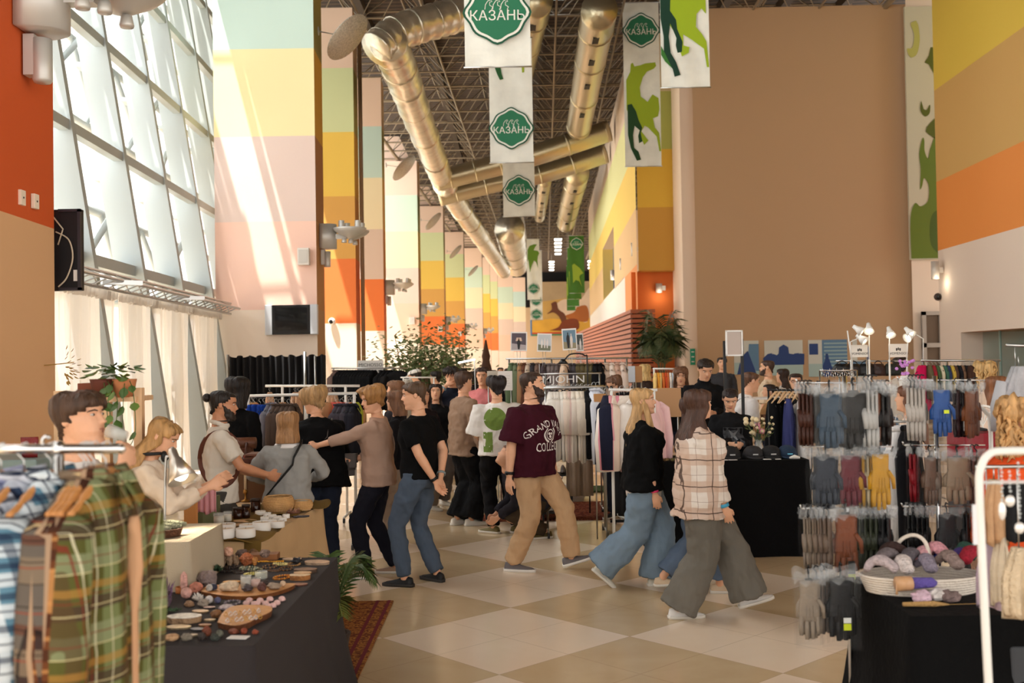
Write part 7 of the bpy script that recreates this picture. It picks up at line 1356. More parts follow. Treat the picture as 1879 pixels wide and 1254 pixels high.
def wsign(label, x0, x1, y0, y1, d):
 a, b_ = P(x0, y1, d), P(x1, y0, d); W_, H_ = b_.x - a.x, b_.z - a.z; m = MB(mat((238, 232, 222), .6)); m.box((0, 0, H_ / 2), (W_, .01, H_)); F = frame((0, -.006, 0), (1, 0, 0), (0, 0, 1)); K = mat((60, 54, 50), .6)
 write(m, 'WOMENSON', Matrix.Translation((0, 0, H_ * .28)) @ F, H_ * .26, K, .002, .001); m.use(K)
 for s in (-1, 0, 1): flat(m, [(s * W_ * .09 + W_ * .045 * cos(t_) * (1 if s else .8), H_ * .62 + H_ * .12 * sin(t_) - abs(s) * H_ * .04) for t_ in [2 * pi * j / 8 for j in range(8)]], F, .002)
 m.use(STEEL); [m.tube([(s * W_ * .45, .01, H_), (s * W_ * .45, .01, -a.z)], .008, 6) for s in (-1, 1)]
 m.build('sign', label=label, cat='sign', loc=((a.x + b_.x) / 2, d, a.z))
wsign('cream shop sign on the left under the white lamps', 1562, 1592, 633, 656, 12.4); wsign('cream shop sign on the right under the white lamps', 1631, 1665, 631, 656, 12.4)
def wlamp(label, bx, by, pts, hx_, hy, aim, d=12.3):
 b0 = P(bx, by, d); t = thing('work_lamp', label, 'lamp', (b0.x, d, b0.z)); L_ = lambda x, y: V((P(x, y, d).x - b0.x, 0, P(x, y, d).z - b0.z)); m = MB(WPAINT); m.tube([(0, 0, 0)] + [L_(*p) for p in pts], .008, 6); m.use(WPAINT); m.tube([(0, 0, 0), (0, .0, -b0.z)], .012, 6); m.build('arm', t)
 h = L_(hx_, hy); A = V(aim).normalized(); F = Matrix.Translation(h) @ A.to_track_quat('Z', 'Y').to_matrix().to_4x4(); m = MB(WPAINT); m.lathe([(.022, -.05), (.03, 0), (.04, .02), (.06, .08), (.057, .08), (.03, .02)], n=16, M=F); m.build('lamp_shade', t); m = MB(mat((255, 236, 206), .5, emit=3)); m.ell((0, 0, .055), .028, 10, F); m.build('bulb', t)
wlamp('white jointed lamp over the left cream sign', 1562, 660, [(1559, 636), (1555, 607)], 1572, 603, (.6, -.3, -.5)); wlamp('second white lamp, its lit head low over the left sign', 1563, 661, [(1560, 628), (1577, 620)], 1578, 620, (.5, -.4, -.5)); wlamp('white lamp on a high stem between the two cream signs', 1595, 660, [(1595, 612)], 1594, 600, (-.1, -.4, -.5))
wlamp('white lamp on a stem left of the right cream sign', 1632, 660, [(1632, 618)], 1632, 607, (0, -.4, -.5)); wlamp('white lamp above the right cream sign', 1664, 660, [(1666, 620)], 1666, 607, (.2, -.4, -.4)); wlamp('white lamp on a bent arm right of the right cream sign', 1694, 662, [(1694, 622), (1680, 614)], 1672, 616, (-.6, -.3, -.3))
t, a, b_ = railrack('steel rail with dark bags under the cream signs', 1534, 1745, 663, 13.0, STEEL, (1540, 1738), .011, wheels=False)
t, a, b_ = railrack('chrome rail carrying folded coloured shirts on the right', 1690, 1836, 662, 12.2, STEEL, (1695, 1830), .013, wheels=False)
SC = [((196, 26, 84), 'magenta garment, largest of the coloured ones'), ((92, 84, 60), 'olive garment beside the magenta one'), ((150, 40, 50), 'dark red garment right of the olive one'), ((70, 90, 60), 'green garment in the coloured row'), ((196, 186, 160), 'cream garment in the coloured row'), ((60, 96, 80), 'teal garment in the coloured row'), ((50, 60, 90), 'dark blue garment in the coloured row'), ((190, 160, 70), 'mustard garment in the coloured row'), ((80, 60, 50), 'brown garment in the coloured row'), ((30, 30, 34), 'black garment in the coloured row'), ((120, 90, 70), 'tan garment in the coloured row'), ((40, 36, 36), 'charcoal garment in the coloured row')]
for i, (c, lb) in enumerate(SC): hangit('top', 1692 + i * (6.6 if i else 0) + (6 if i else 0), 664, 12.2, c, lb, s=.78 if i else 1.0, rz=88 if i else 40)
many('top', (1781, 1789, 1797), 664, 12.1, (66, 44, 34), 'dark brown bag-like piece at the right of the coloured row', 'dark brown pieces', s=.8)
for i, (px, w_, c, lb) in enumerate(((1545, .26, (22, 22, 24), 'black handbag on the steel rail, leftmost'), (1566, .22, (34, 30, 30), 'dark handbag right of the leftmost black one'), (1590, .26, (20, 20, 22), 'large black handbag under the left cream sign'), (1612, .2, (60, 40, 34), 'brown handbag between the two cream signs'), (1637, .24, (40, 44, 38), 'patterned dark handbag under the right cream sign'))):
 q = P(px, 690, 12.9); t = thing('handbag', lb, 'bag', (q.x, 12.9, q.z)); m = MB(mat(c, .4, 0, .5, 20, .2, 12)); m.rings([[(w_ / 2 * g * cos(a), .06 * sin(a), z) for a in [2 * pi * j / 16 for j in range(16)]] for z, g in ((0, .9), (.03, 1), (.1, .9), (.15, .6))]); m.build('body', t)
 m = MB(mat(c, .4)); m.tube([(w_ * .25 * cos(a), 0, .13 + .055 * sin(a)) for a in [pi * j / 8 for j in range(9)]], .006, 6); m.build('handle', t)
for i in range(14): q = P(1510 + i * 4.2, 686 + (i % 3) * 2, 11.8); m = MB(CHROME); m.tube([(.03 * cos(a), .0, .03 * sin(a)) for a in [2 * pi * j / 12 for j in range(13)]], .004, 5, False); m.tube([(0, 0, .03), (0, 0, .06)], .003, 4); m.build('bag_ring', label='small chrome display ring on the low bar under the signs', cat='ring', group='chrome display rings', loc=q, rz=.8)
m = MB(CHROME); a, b_ = P(1504, 680, 11.8), P(1572, 680, 11.8); m.tube([a, b_], .007, 8); m.tube([b_, (b_.x, b_.y, 0)], .01, 8); m.tube([a, (a.x, a.y, 0)], .01, 8); m.build('display_bar', label='low chrome bar holding the display rings', cat='stand')
q = P(1660, 690, 11.0); t = thing('flower_vase', 'bunch of lilac orchids behind the glove racks', 'vase', (q.x, 11.0, q.z - .15)); m = MB(WHITE); m.lathe([(.05, 0), (.06, .1), (.04, .15)], n=14); m.build('vase_body', t); f = MB(mat((206, 140, 216), .6))
for k in range(16): f.ell((r_.uniform(-.1, .1), r_.uniform(-.05, .05), .17 + r_.uniform(0, .14)), (.02, .01, .018), 8)
f.build('blossoms', t); q2 = MB(mat((200, 186, 170), .6)); q2.box((0, 0, (q.z - .15) / 2), (.3, .3, q.z - .155)); q2.build('plinth', label='pale plinth under the lilac orchids', cat='plinth', loc=(q.x, 11.0, 0))
PLAST = mat((150, 152, 154), .12, 0, .6, 26, alpha=.06, spec=.5)
def glove_mb(m_, s=1., seed=0):
 m = MB(m_); r_ = random.Random(seed)
 for oy, ox, tw in ((0, 0, 1), (.016, .012, -1)):
  m.rings([[(ox + w_ * cos(a), oy + .009 * sin(a), z) for a in [2 * pi * j / 14 for j in range(14)]] for z, w_ in ((0, .041), (-.03, .040), (-.06, .038), (-.10, .044), (-.14, .046), (-.165, .043))])
  for k, (x, L) in enumerate(((-.033, .062), (-.011, .078), (.012, .076), (.033, .058))): m.tube([(ox + x, oy, -.145), (ox + x * 1.08, oy, -.16 - L * .5), (ox + x * 1.12 + .003 * r_.uniform(-1, 1), oy, -.16 - L)], [.0115, .011, .0085], 8, flat=.8)
  m.tube([(ox + tw * .036, oy, -.075), (ox + tw * .056, oy - .004, -.105), (ox + tw * .06, oy - .006, -.15)], [.013, .013, .009], 8, flat=.8)
 for k in (-1, 0, 1): m.tube([(k * .013, -.0095, -.10), (k * .015, -.0105, -.15)], .0014, 4)
 return m
_gl = []
def gloves(px, y, d, c, label, w=1., rz=0., tagc=None, bag=True, group=None, sh=(0, 0), s=1.12):
 """pair of gloves; y is the pixel height of the cuff"""
 p = P(px, y, d)
 if not _gl:
  o = glove_mb(mat((200, 200, 200), .42, 0, .25, 30)).build('glove_pair'); k = MB(mat((18, 18, 18), .4)); k.tube([(0, .004, -.01), (0, .004, .03), (0, .016, .045), (0, .008, .06), (0, -.006, .055)], .004, 6); k.box((0, .004, .0), (.03, .006, .02)); k.build('hook', o)
  b_ = MB(PLAST); b_.sheet(lambda u, v: (-.062 + .124 * u, -.022 + .004 * sin(u * 9 + v * 7), .02 - .29 * v), 8, 10); b_.sheet(lambda u, v: (-.062 + .124 * u, .034 + .004 * sin(u * 8 + v * 5), .02 - .29 * v), 8, 10); b_.use(mat((214, 218, 220), .15, 0, .8, 40, alpha=.2)); b_.sheet(lambda u, v: (-.066 + .132 * u, -.026 + .012 * sin(u * 17 + v * 5), .035 - .045 * v + .008 * sin(u * 12)), 14, 3); b_.sheet(lambda u, v: (-.066 + .132 * u, .03 + .01 * sin(u * 14 + v * 5), .045 - .05 * v + .008 * sin(u * 9)), 14, 3); b_.build('plastic_sleeve', o); _gl.append(o); c_ = o; ks = kids(o); first = True  # whiter strips at the cuff carry the plastic's highlights as colour
 else:
  o = _gl[0]; c_ = o.copy(); C.objects.link(c_)
  for k_ in ('group', 'label'):
   if k_ in c_: del c_[k_]
  ks = []
  for k in kids(o):
   if k.name.startswith('tag'): continue
   if k.name.startswith('plastic') and not bag: continue
   q = k.copy(); C.objects.link(q); q.parent = c_; ks.append(q)
 c_.location = (p.x, d, p.z); c_.rotation_euler = (0, 0, radians(rz)); c_.scale = (s * w, s, s); tag(c_, label, 'gloves', group); remat(c_, mat(tuple(int(v * (.62 if max(c) < 100 else .82)) for v in c), .45, 0, .5, 22, .1, 20, spec=.25))
 if tagc:
  for tc_, z, h in tagc: t_ = MB(mat(tc_, .5)); t_.box((.012, -.026, z), (.026, .002, h)); t_.build('tag', c_)
 return c_
YT = (206, 222, 40)
D1_, D2_ = 5.3, 5.85
def gstand(label, px, d, arms, ztop):
 b_ = P(px, 1000, d); t = thing('glove_stand', label, 'display stand', (b_.x, d + .03, 0)); zt2 = P(px, ztop, d).z; m = MB(CHROME); m.tube([(0, 0, 0), (0, 0, zt2)], .013, 12); m.build('pole', t)
 m = MB(CHROME); [m.tube([(0, 0, .02), (.28 * cos(a), .28 * sin(a), .02)], .009, 6) for a in (.4, 2.0, 3.6, 5.1)]; m.build('base', t)
 for x0, x1, y in arms: a, c_ = P(x0, y, d), P(x1, y, d); m = MB(CHROME); m.tube([(a.x - b_.x, .0, a.z), (c_.x - b_.x, .0, c_.z)], .005, 6); m.tube([(a.x - b_.x, .0, a.z), (a.x - b_.x - .01, -.01, a.z + .02)], .005, 5); m.build('arm', t)
gstand('chrome stand with four tiers of hanging gloves', 1560, D1_, ((1466, 1640, 703), (1476, 1640, 821), (1474, 1645, 935), (1482, 1580, 1041)), 690)
gstand('second chrome glove stand right of the hanging white shirt', 1727, D2_, ((1652, 1812, 698), (1662, 1812, 818), (1660, 1800, 931)), 690)
gl = lambda *a_, **k: gloves(*a_, **k)
for i, px in enumerate((1474, 1481, 1488)): gl(px, 722, D1_, (98, 52, 38), 'reddish brown gloves at the left end of the top tier', rz=70, group='brown gloves at the top left')
gl(1503, 724, D1_ + .04, (120, 116, 112), 'grey printed gloves with a white tag on the top tier', rz=40, tagc=[((232, 228, 222), -.14, .06)]); gl(1522, 723, D1_ - .05, (62, 84, 104), 'steel blue leather gloves on the top tier', w=1.05, rz=-8, s=1.16); gl(1566, 721, D1_ - .03, (40, 34, 30), 'large near-black leather gloves in the middle of the top tier', w=1.35, rz=4, s=1.25); gl(1535, 735, D1_ + .08, (110, 62, 44), 'brown gloves behind the steel blue ones', rz=50)
for i, px in enumerate((1592, 1600, 1607)): gl(px, 716, D1_, (206, 204, 200), 'pale grey gloves in clear sleeves on the top tier', rz=74, group='pale grey gloves on the top tier', s=1.3)
gl(1614, 722, D1_, (122, 74, 50), 'chestnut gloves near the right end of the top tier', rz=60); gl(1622, 722, D1_, (34, 30, 30), 'black gloves, left of two at the right end of the top tier', rz=60); gl(1630, 722, D1_, (44, 34, 32), 'dark brown gloves at the very right end of the top tier', rz=66)
for i, px in enumerate((1673, 1680, 1687, 1694)): gl(px, 712, D2_, (222, 214, 204), 'cream white gloves at the left of the second stand', rz=66, group='cream white gloves', s=1.25)
gl(1727, 716, D2_ - .04, (30, 92, 176), 'bright blue leather gloves with a yellow label', w=1.05, rz=4, tagc=[(YT, -.11, .018)], s=1.1); gl(1757, 716, D2_, (60, 26, 34), 'dark wine gloves with a white tag', rz=60, tagc=[((232, 228, 222), -.18, .05)]); gl(1768, 716, D2_ + .03, (40, 24, 30), 'blackish wine gloves beside the tagged ones', rz=60); gl(1780, 718, D2_, (136, 78, 42), 'saddle brown gloves at the right of the second stand top tier', rz=30); gl(1792, 714, D2_ + .05, (110, 60, 36), 'darker saddle brown gloves behind the others', rz=60)
gl(1515, 838, D1_ - .03, (52, 66, 84), 'slate blue leather gloves at the left of the second tier', w=1.1, rz=-10, s=1.12); gl(1504, 838, D1_ + .06, (60, 70, 84), 'slate blue gloves behind the front slate pair', rz=40)
gl(1560, 836, D1_ - .04, (110, 30, 44), 'burgundy leather gloves with a bow on the second tier', w=1.1, rz=0, s=1.1)
for px, c, lb in ((1583, (196, 146, 40), 'ochre yellow gloves edge-on next to the burgundy ones'), (1592, (206, 192, 160), 'cream gloves between two yellow pairs'), (1598, (186, 136, 40), 'second ochre yellow gloves edge-on')): gl(px, 836, D1_, c, lb, rz=72)
gl(1615, 834, D1_ - .05, (222, 164, 36), 'bright yellow leather gloves at the right of the second tier', w=1.0, rz=14, s=1.18)
gl(1677, 834, D2_, (150, 24, 36), 'crimson gloves seen edge-on on the second stand', rz=68); gl(1683, 834, D2_ + .05, (130, 22, 34), 'crimson gloves behind the front crimson pair', rz=68)
gl(1707, 840, D2_ - .03, (132, 106, 88), 'taupe gloves in a clear sleeve on the second stand', rz=20, w=.9); gl(1722, 842, D2_ + .02, (150, 132, 118), 'grey beige gloves edge-on beside the taupe ones', rz=70)
gl(1757, 840, D2_ - .05, (170, 144, 118), 'beige leather gloves fanned out in a clear sleeve', w=1.35, rz=0, s=1.1); gl(1786, 838, D2_, (120, 70, 60), 'dusty brown gloves right of the beige ones', rz=66); gl(1794, 838, D2_, (150, 120, 104), 'pale brown gloves at the right end of the second tier', rz=66)
for i, (px, c) in enumerate(((1484, (150, 134, 118)), (1494, (140, 122, 106)), (1504, (134, 114, 98)), (1514, (128, 108, 94)), (1522, (120, 100, 86)))): gl(px, 950, D1_ - .02 * i, c, ['stone grey gloves, leftmost of the taupe row', 'taupe gloves second in the row of five', 'taupe gloves third in the row of five', 'taupe gloves fourth in the row of five', 'brown taupe gloves, last in the row of five'][i], rz=64)
gl(1551, 945, D1_ - .05, (150, 78, 36), 'rust suede gloves with a black and yellow tag', w=1.0, rz=0, s=1.3, tagc=[((24, 24, 24), -.20, .05), (YT, -.235, .02)])
for i, px in enumerate((1578, 1588, 1598, 1608)): gl(px, 945, D1_, (70, 76, 54), 'olive green gloves on the third tier', rz=66, group='olive green gloves', s=1.15)
for i, px in enumerate((1620, 1630)): gl(px, 945, D1_, (24, 24, 26), 'black gloves right of the olive ones on the third tier', rz=66, group='black gloves on the third tier', s=1.15)
for i, px in enumerate((1674, 1683, 1692, 1701)): gl(px, 944, D2_, (26, 26, 28), 'black gloves on the lowest tier of the second stand', rz=66, group='black gloves on the second stand')
gl(1738, 945, D2_, (44, 46, 50), 'charcoal gloves above the basket', rz=10, w=1.2); gl(1775, 944, D2_, (60, 62, 66), 'dark grey gloves right of the charcoal ones', rz=60)
D4 = 5.0
gl(1484, 1066, D4, (168, 152, 134), 'light beige gloves at the left of the lowest tier', w=.95, rz=-6, s=1.18, tagc=[]); gl(1500, 1064, D4 + .05, (120, 106, 94), 'grey brown gloves with a yellow tag on the lowest tier', rz=60, tagc=[(YT, -.12, .02)]); gl(1510, 1062, D4 + .08, (140, 124, 110), 'grey beige gloves edge-on on the lowest tier', rz=66); gl(1519, 1060, D4 + .1, (110, 96, 86), 'dull brown gloves on the lowest tier', rz=66)
gl(1543, 1062, D4, (24, 24, 27), 'black sports gloves with a white and yellow tag on the lowest tier', w=1.1, rz=0, s=1.25, tagc=[((226, 230, 226), -.155, .02), (YT, -.18, .025)])
hangit('jacket', 1650, 778, 6.5, (236, 234, 234), 'white shirt hanging between the two glove stands', rz=58, s=1.3); hangit('jacket', 1666, 776, 6.3, (18, 18, 22), 'black blazer in front of the white shirt between the stands', rz=70, s=1.2)
railrack('thin steel rail between the two glove stands', 1640, 1690, 774, 6.5, STEEL, (1690,), .008, wheels=False)
z3 = .75; c0, c1 = g2(1673, 1133, z3), g2(1566, 1060, z3); pt = [c0, (c0[0] + 1.1, c0[1] + .0), (c0[0] + 1.25, c1[1] + .1), c1]
table('folding table under the black cloth at the bottom right', pt, z3); cloth('black cloth over the knitwear table at the bottom right', pt, z3, BK, flare=.07, amp=.014, per=.5, seed=8)
q = G(1690, 1085, z3); t = thing('knitwear_basket', 'white oval wicker basket with an arched handle full of knitted socks', 'basket', (q.x, q.y, z3 + .004)); WK = mat((226, 214, 200), .7, 0, .5, 60)
m = MB(WK)
for k in range(7): m.tube([(.26 * (1 + .02 * k) * cos(a), .15 * (1 + .02 * k) * sin(a), .006 + .012 * k) for a in [2 * pi * j / 30 for j in range(31)]], .008, 6, False)
m.lathe([(.14, .0), (.145, .004)], n=20); m.build('weave', t)
m = MB(WK); m.tube(spl([(-.05, .15, .08), (-.06, .13, .2), (.0, .10, .25), (.05, .06, .22), (.06, .0, .1)], 6), .010, 8); m.build('handle', t)
KN = [(-.20, -.05, (200, 184, 186), 'pale mauve knitted sock hanging over the left basket rim'), (-.15, .03, (120, 110, 112), 'grey melange knitted sock at the left of the basket'), (-.09, .08, (62, 42, 38), 'dark brown knitted sock at the back of the basket'), (-.02, .08, (128, 120, 116), 'grey wool sock at the back of the basket'), (.05, .07, (226, 170, 176), 'pink fluffy sock in the middle of the basket'), (.11, .06, (224, 160, 170), 'second pink fluffy sock right of the first'), (.16, .05, (40, 60, 150), 'royal blue sock at the right of the basket'), (.20, .0, (80, 60, 130), 'violet sock at the right of the basket'),
      (.22, -.06, (160, 30, 50), 'red sock at the right end of the basket'), (-.10, -.05, (226, 214, 210), 'cream sock in front in the basket'), (.12, -.06, (150, 130, 124), 'brown grey knitted sock over the front rim'), (.24, .04, (40, 80, 66), 'dark green sock at the right end of the basket'), (.02, -.03, (150, 140, 156), 'lilac grey sock in the middle of the basket'), (-.04, .02, (96, 90, 96), 'charcoal melange sock in the middle of the basket')]
for i, (x, y, c, lb) in enumerate(KN): r2 = random.Random(i); m = MB(mat(c, .95, 0, 1, 90, .25, 50)); a = r2.uniform(0, 3.1); m.tube(spl([(-.07 * cos(a), -.07 * sin(a), -.01), (0, 0, .03), (.05 * cos(a), .05 * sin(a), .02), (.08 * cos(a + .5), .08 * sin(a + .5), -.015)], 4), [.03, .036, .034, .036, .038, .036, .034, .03, .028, .026, .024, .022, .018], 10, flat=.7); m.build('sock', label=lb, cat='sock', loc=(q.x + x, q.y + y, z3 + .13 + .02 * (i % 3)), disp=.012)
m = MB(mat((206, 160, 118), .4, 0, 0, 1, .1, 20)); m.tube([(0, 0, 0), (.07, 0, 0)], [.034, .034], 14); q2 = G(1645, 1072, z3 + .08); m.tube([(.0, .0, -.05), (.005, 0, 0)], .006, 8); m.build('wooden_form', label='round wooden sock form lying at the front of the basket', cat='form', loc=q2, rz=.1); m = MB(mat((108, 92, 176), .95, 0, 1, 90)); m.tube([(.07, 0, 0), (.17, .0, .0), (.19, .0, -.005)], [.028, .024, .012], 12); m.build('sock', label='lavender knitted sleeve pulled over the wooden sock form', cat='sock', loc=(q2.x + .003, q2.y, q2.z), rz=.1)
for i, (px, py, c, lb) in enumerate(((1640, 1092, (140, 190, 206), 'light blue folded knit in front of the basket'), (1690, 1108, (222, 190, 206), 'pale pink knit pouch in front of the basket'), (1722, 1104, (230, 222, 216), 'white knitted bootie in front of the basket'), (1745, 1106, (128, 108, 104), 'brown grey knit hanging over the front of the basket'), (1612, 1062, (214, 206, 204), 'white wool ball of knit at the left of the basket'))): qq = G(px, py, z3); m = rockmesh(c, .05, .04, .03, i, .95, .35); m.build('knitwear', label=lb, cat='knitwear', loc=(qq.x, qq.y, z3 + .004))
m = MB(mat((196, 154, 96), .9, 0, 1, 80)); qq = G(1665, 1116, z3); m.tube([(-.02, 0, .012), (.12, .0, .012), (.19, 0, .008)], [.010, .014, .003], 8); m.tube([(.18, 0, .008), (.5, .02, .006)], .0015, 4); m.build('dried_grass', label='stalk of dried grass lying along the front of the knitwear table', cat='grass stalk', loc=(qq.x, qq.y, z3 + .004))
a, b_ = P(1790, 880, 4.2), P(1960, 880, 4.2)
m = MB(STEEL); m.tube([(a.x, 4.2, 1.44), (b_.x, 4.2, 1.44)], .008, 8); m.tube([(b_.x, 4.2, 1.44), (b_.x, 4.2, 0)], .01, 8); m.build('garment_rail', label='thin steel rail holding the knits above the black table', cat='clothes rail')
dh = 3.25; t = thing('hoop_rail', 'white tubular hoop rail nearest the camera on the right', 'clothes rail', (P(1806, 1100, dh).x, dh, 0)); o_ = V((P(1806, 1100, dh).x, dh, 0))
pts = spl([P(1822, 1400, dh), P(1813, 1240, dh), P(1804, 1060, dh), P(1797, 900, dh), P(1800, 858, dh), P(1815, 834, dh), P(1845, 828, dh), P(1960, 828, dh)], 8); m = MB(WPAINT); m.tube([p - o_ for p in pts], .0125, 12); m.tube([pts[0] - o_, V((.06, 0, .0))], .0125, 12); m.build('hoop', t)
m = MB(mat((230, 236, 236), .1, alpha=.5)); a, b_ = P(1800, 886, dh), P(1960, 884, dh); m.tube([a - o_, b_ - o_], .006, 8); m.build('clear_bar', t)
m = MB(mat((226, 228, 232), .6)); a, b_ = P(1786, 1000, dh), P(1803, 926, dh); m.box(((a.x + b_.x) / 2 - o_.x, .0, (a.z + b_.z) / 2), (b_.x - a.x, .004, b_.z - a.z)); m.build('price_label', t)
t = thing('hoop_rail', 'smaller white hoop rail behind the curly-haired woman in orange', 'clothes rail', (P(1815, 900, 6.4).x, 6.4, 0)); o_ = V((P(1815, 900, 6.4).x, 6.4, 0)); m = MB(WPAINT); m.tube([p - o_ for p in spl([P(1822, 1300, 6.4), P(1819, 900, 6.4), P(1817, 780, 6.4), P(1808, 756, 6.4), P(1797, 750, 6.4), P(1778, 758, 6.4)], 8)], .013, 10); m.build('hoop', t)
for i, (px, y, L, lb) in enumerate(((1837, 860, .12, 'clear chain pendant hanging at the left of the front rail'), (1868, 850, .19, 'clear chain with a round glass pendant on the front rail'), (1852, 866, .08, 'short clear drop between the two pendants'))):
 p = P(px, y, dh - .05); m = MB(mat((226, 232, 232), .1, alpha=.6));
 for k in range(int(L / .012)): m.ell((.002 * (k % 2), 0, -.012 * k), .0045, 6)
 m.use(mat((236, 232, 226), .1, .3)); m.ell((0, 0, -L - .01), (.016, .008, .018) if i != 0 else (.012, .006, .03), 12); m.build('pendant', label=lb, cat='pendant', loc=p)
def drape(label, x0, y0, x1, y1, d, c, name='garment', folds=9, bm=.5, seed=0, cat='garment', top=.3, lace=False, amp=.02):
 a, b_ = P(x0, y1, d), P(x1, y0, d); W_, H_ = b_.x - a.x, b_.z - a.z; m = MB(mat(c, .92, 0, bm, 30 if not lace else 70, .12, 20))
 R = []
 for k in range(9):
  u = k / 8; w_ = W_ / 2 * (top + (1 - top) * min(1, u * 2.2)); R.append([(W_ / 2 + (w_ + amp * .4 * sin(folds * q + seed)) * cos(q), (.03 + amp * u * sin(folds * q + seed * 2) * .6) * sin(q) + .012 * sin(folds * .7 * q + seed) * u, H_ * (1 - u) + .015 * sin(3 * q + seed) * (k == 8)) for q in [2 * pi * j / 40 for j in range(40)]])
 m.rings(R); m.use(STEEL); m.tube([(W_ / 2, 0, H_), (W_ / 2, 0, 1.44 - a.z if H_ < .5 and a.z < 1.42 else H_ + .06)], .003, 5); return m.build(name, label=label, cat=cat, loc=(a.x, d, a.z))
drape('lilac knitted garment hanging over the black table', 1796, 1000, 1832, 1112, 4.3, (176, 156, 170), seed=1); drape('cream cotton garment beside the lilac one', 1822, 985, 1852, 1108, 4.2, (206, 190, 166), seed=2); drape('cream lace knit jumper at the right edge', 1842, 1005, 1900, 1130, 3.9, (222, 200, 168), seed=3, lace=True, bm=1)
drape('black cloth garment behind the pendants', 1836, 888, 1900, 990, 4.2, (20, 20, 22), seed=4, top=.7); drape('beige ruffled garment hanging left of the black cloth', 1808, 880, 1842, 995, 4.2, (190, 150, 112), seed=5); drape('light grey linen shirt on a hanger at the top right', 1836, 672, 1905, 795, 6.2, (176, 176, 180), seed=6, folds=12, name='hanging_shirt', cat='shirt')
m = MB(mat((186, 186, 190), .9, 0, .5, 12)); a = P(1838, 700, 6.2); m.tube([(0, 0, 0), (-.03, 0, -.15), (-.035, 0, -.3)], [.03, .04, .035], 10); m.build('scarf', label='pale grey sleeve of cloth beside the light grey linen shirt', cat='cloth', loc=a)
m = MB(STEEL); a, b_ = P(1846, 634, 6.2), P(1960, 636, 6.2); m.tube([a, b_], .011, 10); m.tube([b_, (b_.x, b_.y, 0)], .012, 8)
for px in (1862,): p = P(px, 636, 6.2); m.tube([p, p + V((0, 0, -.12))], .003, 5)
m.build('clothes_rail', label='high chrome bar at the right edge above the grey shirt', cat='clothes rail')
q = P(1800, 850, 7.2); boxon('flat red case behind the curly-haired woman in orange', 1772, 1846, 795, 845, 7.0, (140, 20, 36), .3, 'case', 'case'); q0 = P(1772, 845, 7.0); q1 = P(1846, 845, 7.0); m = MB(mat((40, 36, 38), .7)); m.box((0, .15, q0.z / 2), (q1.x - q0.x, .3, q0.z - .002)); m.build('plinth', label='dark plinth under the flat red case', cat='plinth', loc=((q0.x + q1.x) / 2, 7.0, 0))
m = MB(mat((30, 28, 30), .8)); q = P(1790, 795, 7.0); m.tube([(-.1, .1, .012), (.0, .1, .03), (.12, .1, .012)], [.02, .04, .02], 10, flat=.5); m.build('folded_cloth', label='black folded cloth on top of the flat red case', cat='cloth', loc=(q.x, 7.0, q.z))
t = thing('chair', 'white metal lattice chair back behind the second glove stand', 'chair', (P(1806, 800, 7.8).x, 7.8, 0)); m = MB(WPAINT); zc = P(1806, 745, 7.8).z
m.tube([(.11 * cos(a), 0, zc - .12 + .12 * sin(a)) for a in [pi * j / 10 for j in range(11)]], .01, 7)
for s in (-1, 1): m.tube([(s * .11, 0, zc - .12), (s * .12, 0, 0)], .01, 7)
for k in range(5): m.tube([(-.1 + .04 * k, 0, zc - .03), (.08 - .04 * k, 0, zc - .28)], .004, 5)
m.build('backrest', t); m = MB(WPAINT); m.lathe([(.17, .44), (.17, .46)], (0, .18, 0), n=20); m.build('seat', t)
for s in (-1, 1): m = MB(WPAINT); m.tube([(s * .1, .3, 0), (s * .1, .3, .44)], .01, 6); m.build('leg', t)
a_ = g2(1816, 1166, .62); m = MB(mat((62, 64, 68), .8, 0, .2, 200)); m.box((.6, .28, .31), (1.2, .56, .62)); m.build('storage_box', label='dark grey fabric box in the bottom right corner', cat='box', loc=(a_[0], a_[1] - .2, 0), bevel=.015)
m = MB(mat((24, 24, 26), .4)); q = G(1868, 1172, .62); m.tube([(-.04, 0, .012), (.06, 0, .012)], .012, 8); m.build('clasp', label='small black clasp lying on the dark grey fabric box', cat='clasp', loc=(q.x, q.y - .02, .622))
LM = mat((206, 204, 198), .42, .35)
def wall_lamp(x, y, z, label):
 t = thing('wall_uplight', label, 'lamp', (x, y, z)); m = MB(LM); n = 14
 m.rings([[(.16 * max(0, sin(a)) * 2.0 - .0, -.2 * cos(a), zz) for a in [pi * j / n for j in range(n + 1)]] for zz in (-.25, .25)], True); m.build('bracket', t)
 m = MB(LM)
 for dy in (-.2, .22): m.lathe([(.03, -.13), (.10, -.11), (.26, -.03), (.33, .03), (.335, .06), (.31, .06), (.26, .02), (.04, -.02)], (.62, dy, .08), 26)
 m.build('bowl', t); m = MB(LM)
 m.box((.35, 0, .0), (.35, .12, .1)); m.build('lamp_arm', t)
 for dx, dy in ((.45, -.2), (.78, -.2), (.5, .22), (.8, .22)): m = MB(LM); m.lathe([(.06, 0), (.065, .02), (.06, .17), (.055, .18)], (dx, dy, .12), 14); m.build('lamp_head', t)
 for dx, dy in ((.5, -.2), (.66, .22), (.62, -.1)): m = MB(LM); m.lathe([(.05, -.09), (.055, -.07), (.04, 0)], (dx, dy, -.06), 12); m.build('nozzle', t)
 m = MB(LM); m.lathe([(.06, -.32), (.07, -.3), (.07, 0), (.06, 0)], (.12, 0, -.3), 12); m.box((.04, 0, -.42), (.08, .1, .3)); m.build('control_box', t)
NAMES = ['near orange pillar', 'big pastel pillar', 'first white-based striped pillar', 'pastel pillar behind the small trees', 'pillar beyond the small trees', 'sixth striped pillar', 'seventh striped pillar']
for i, (k, c) in enumerate(LAMPS): wall_lamp(c.x + .02, c.y, 4.5 if k else 4.62, 'silver uplight with round bowls on the ' + NAMES[i])
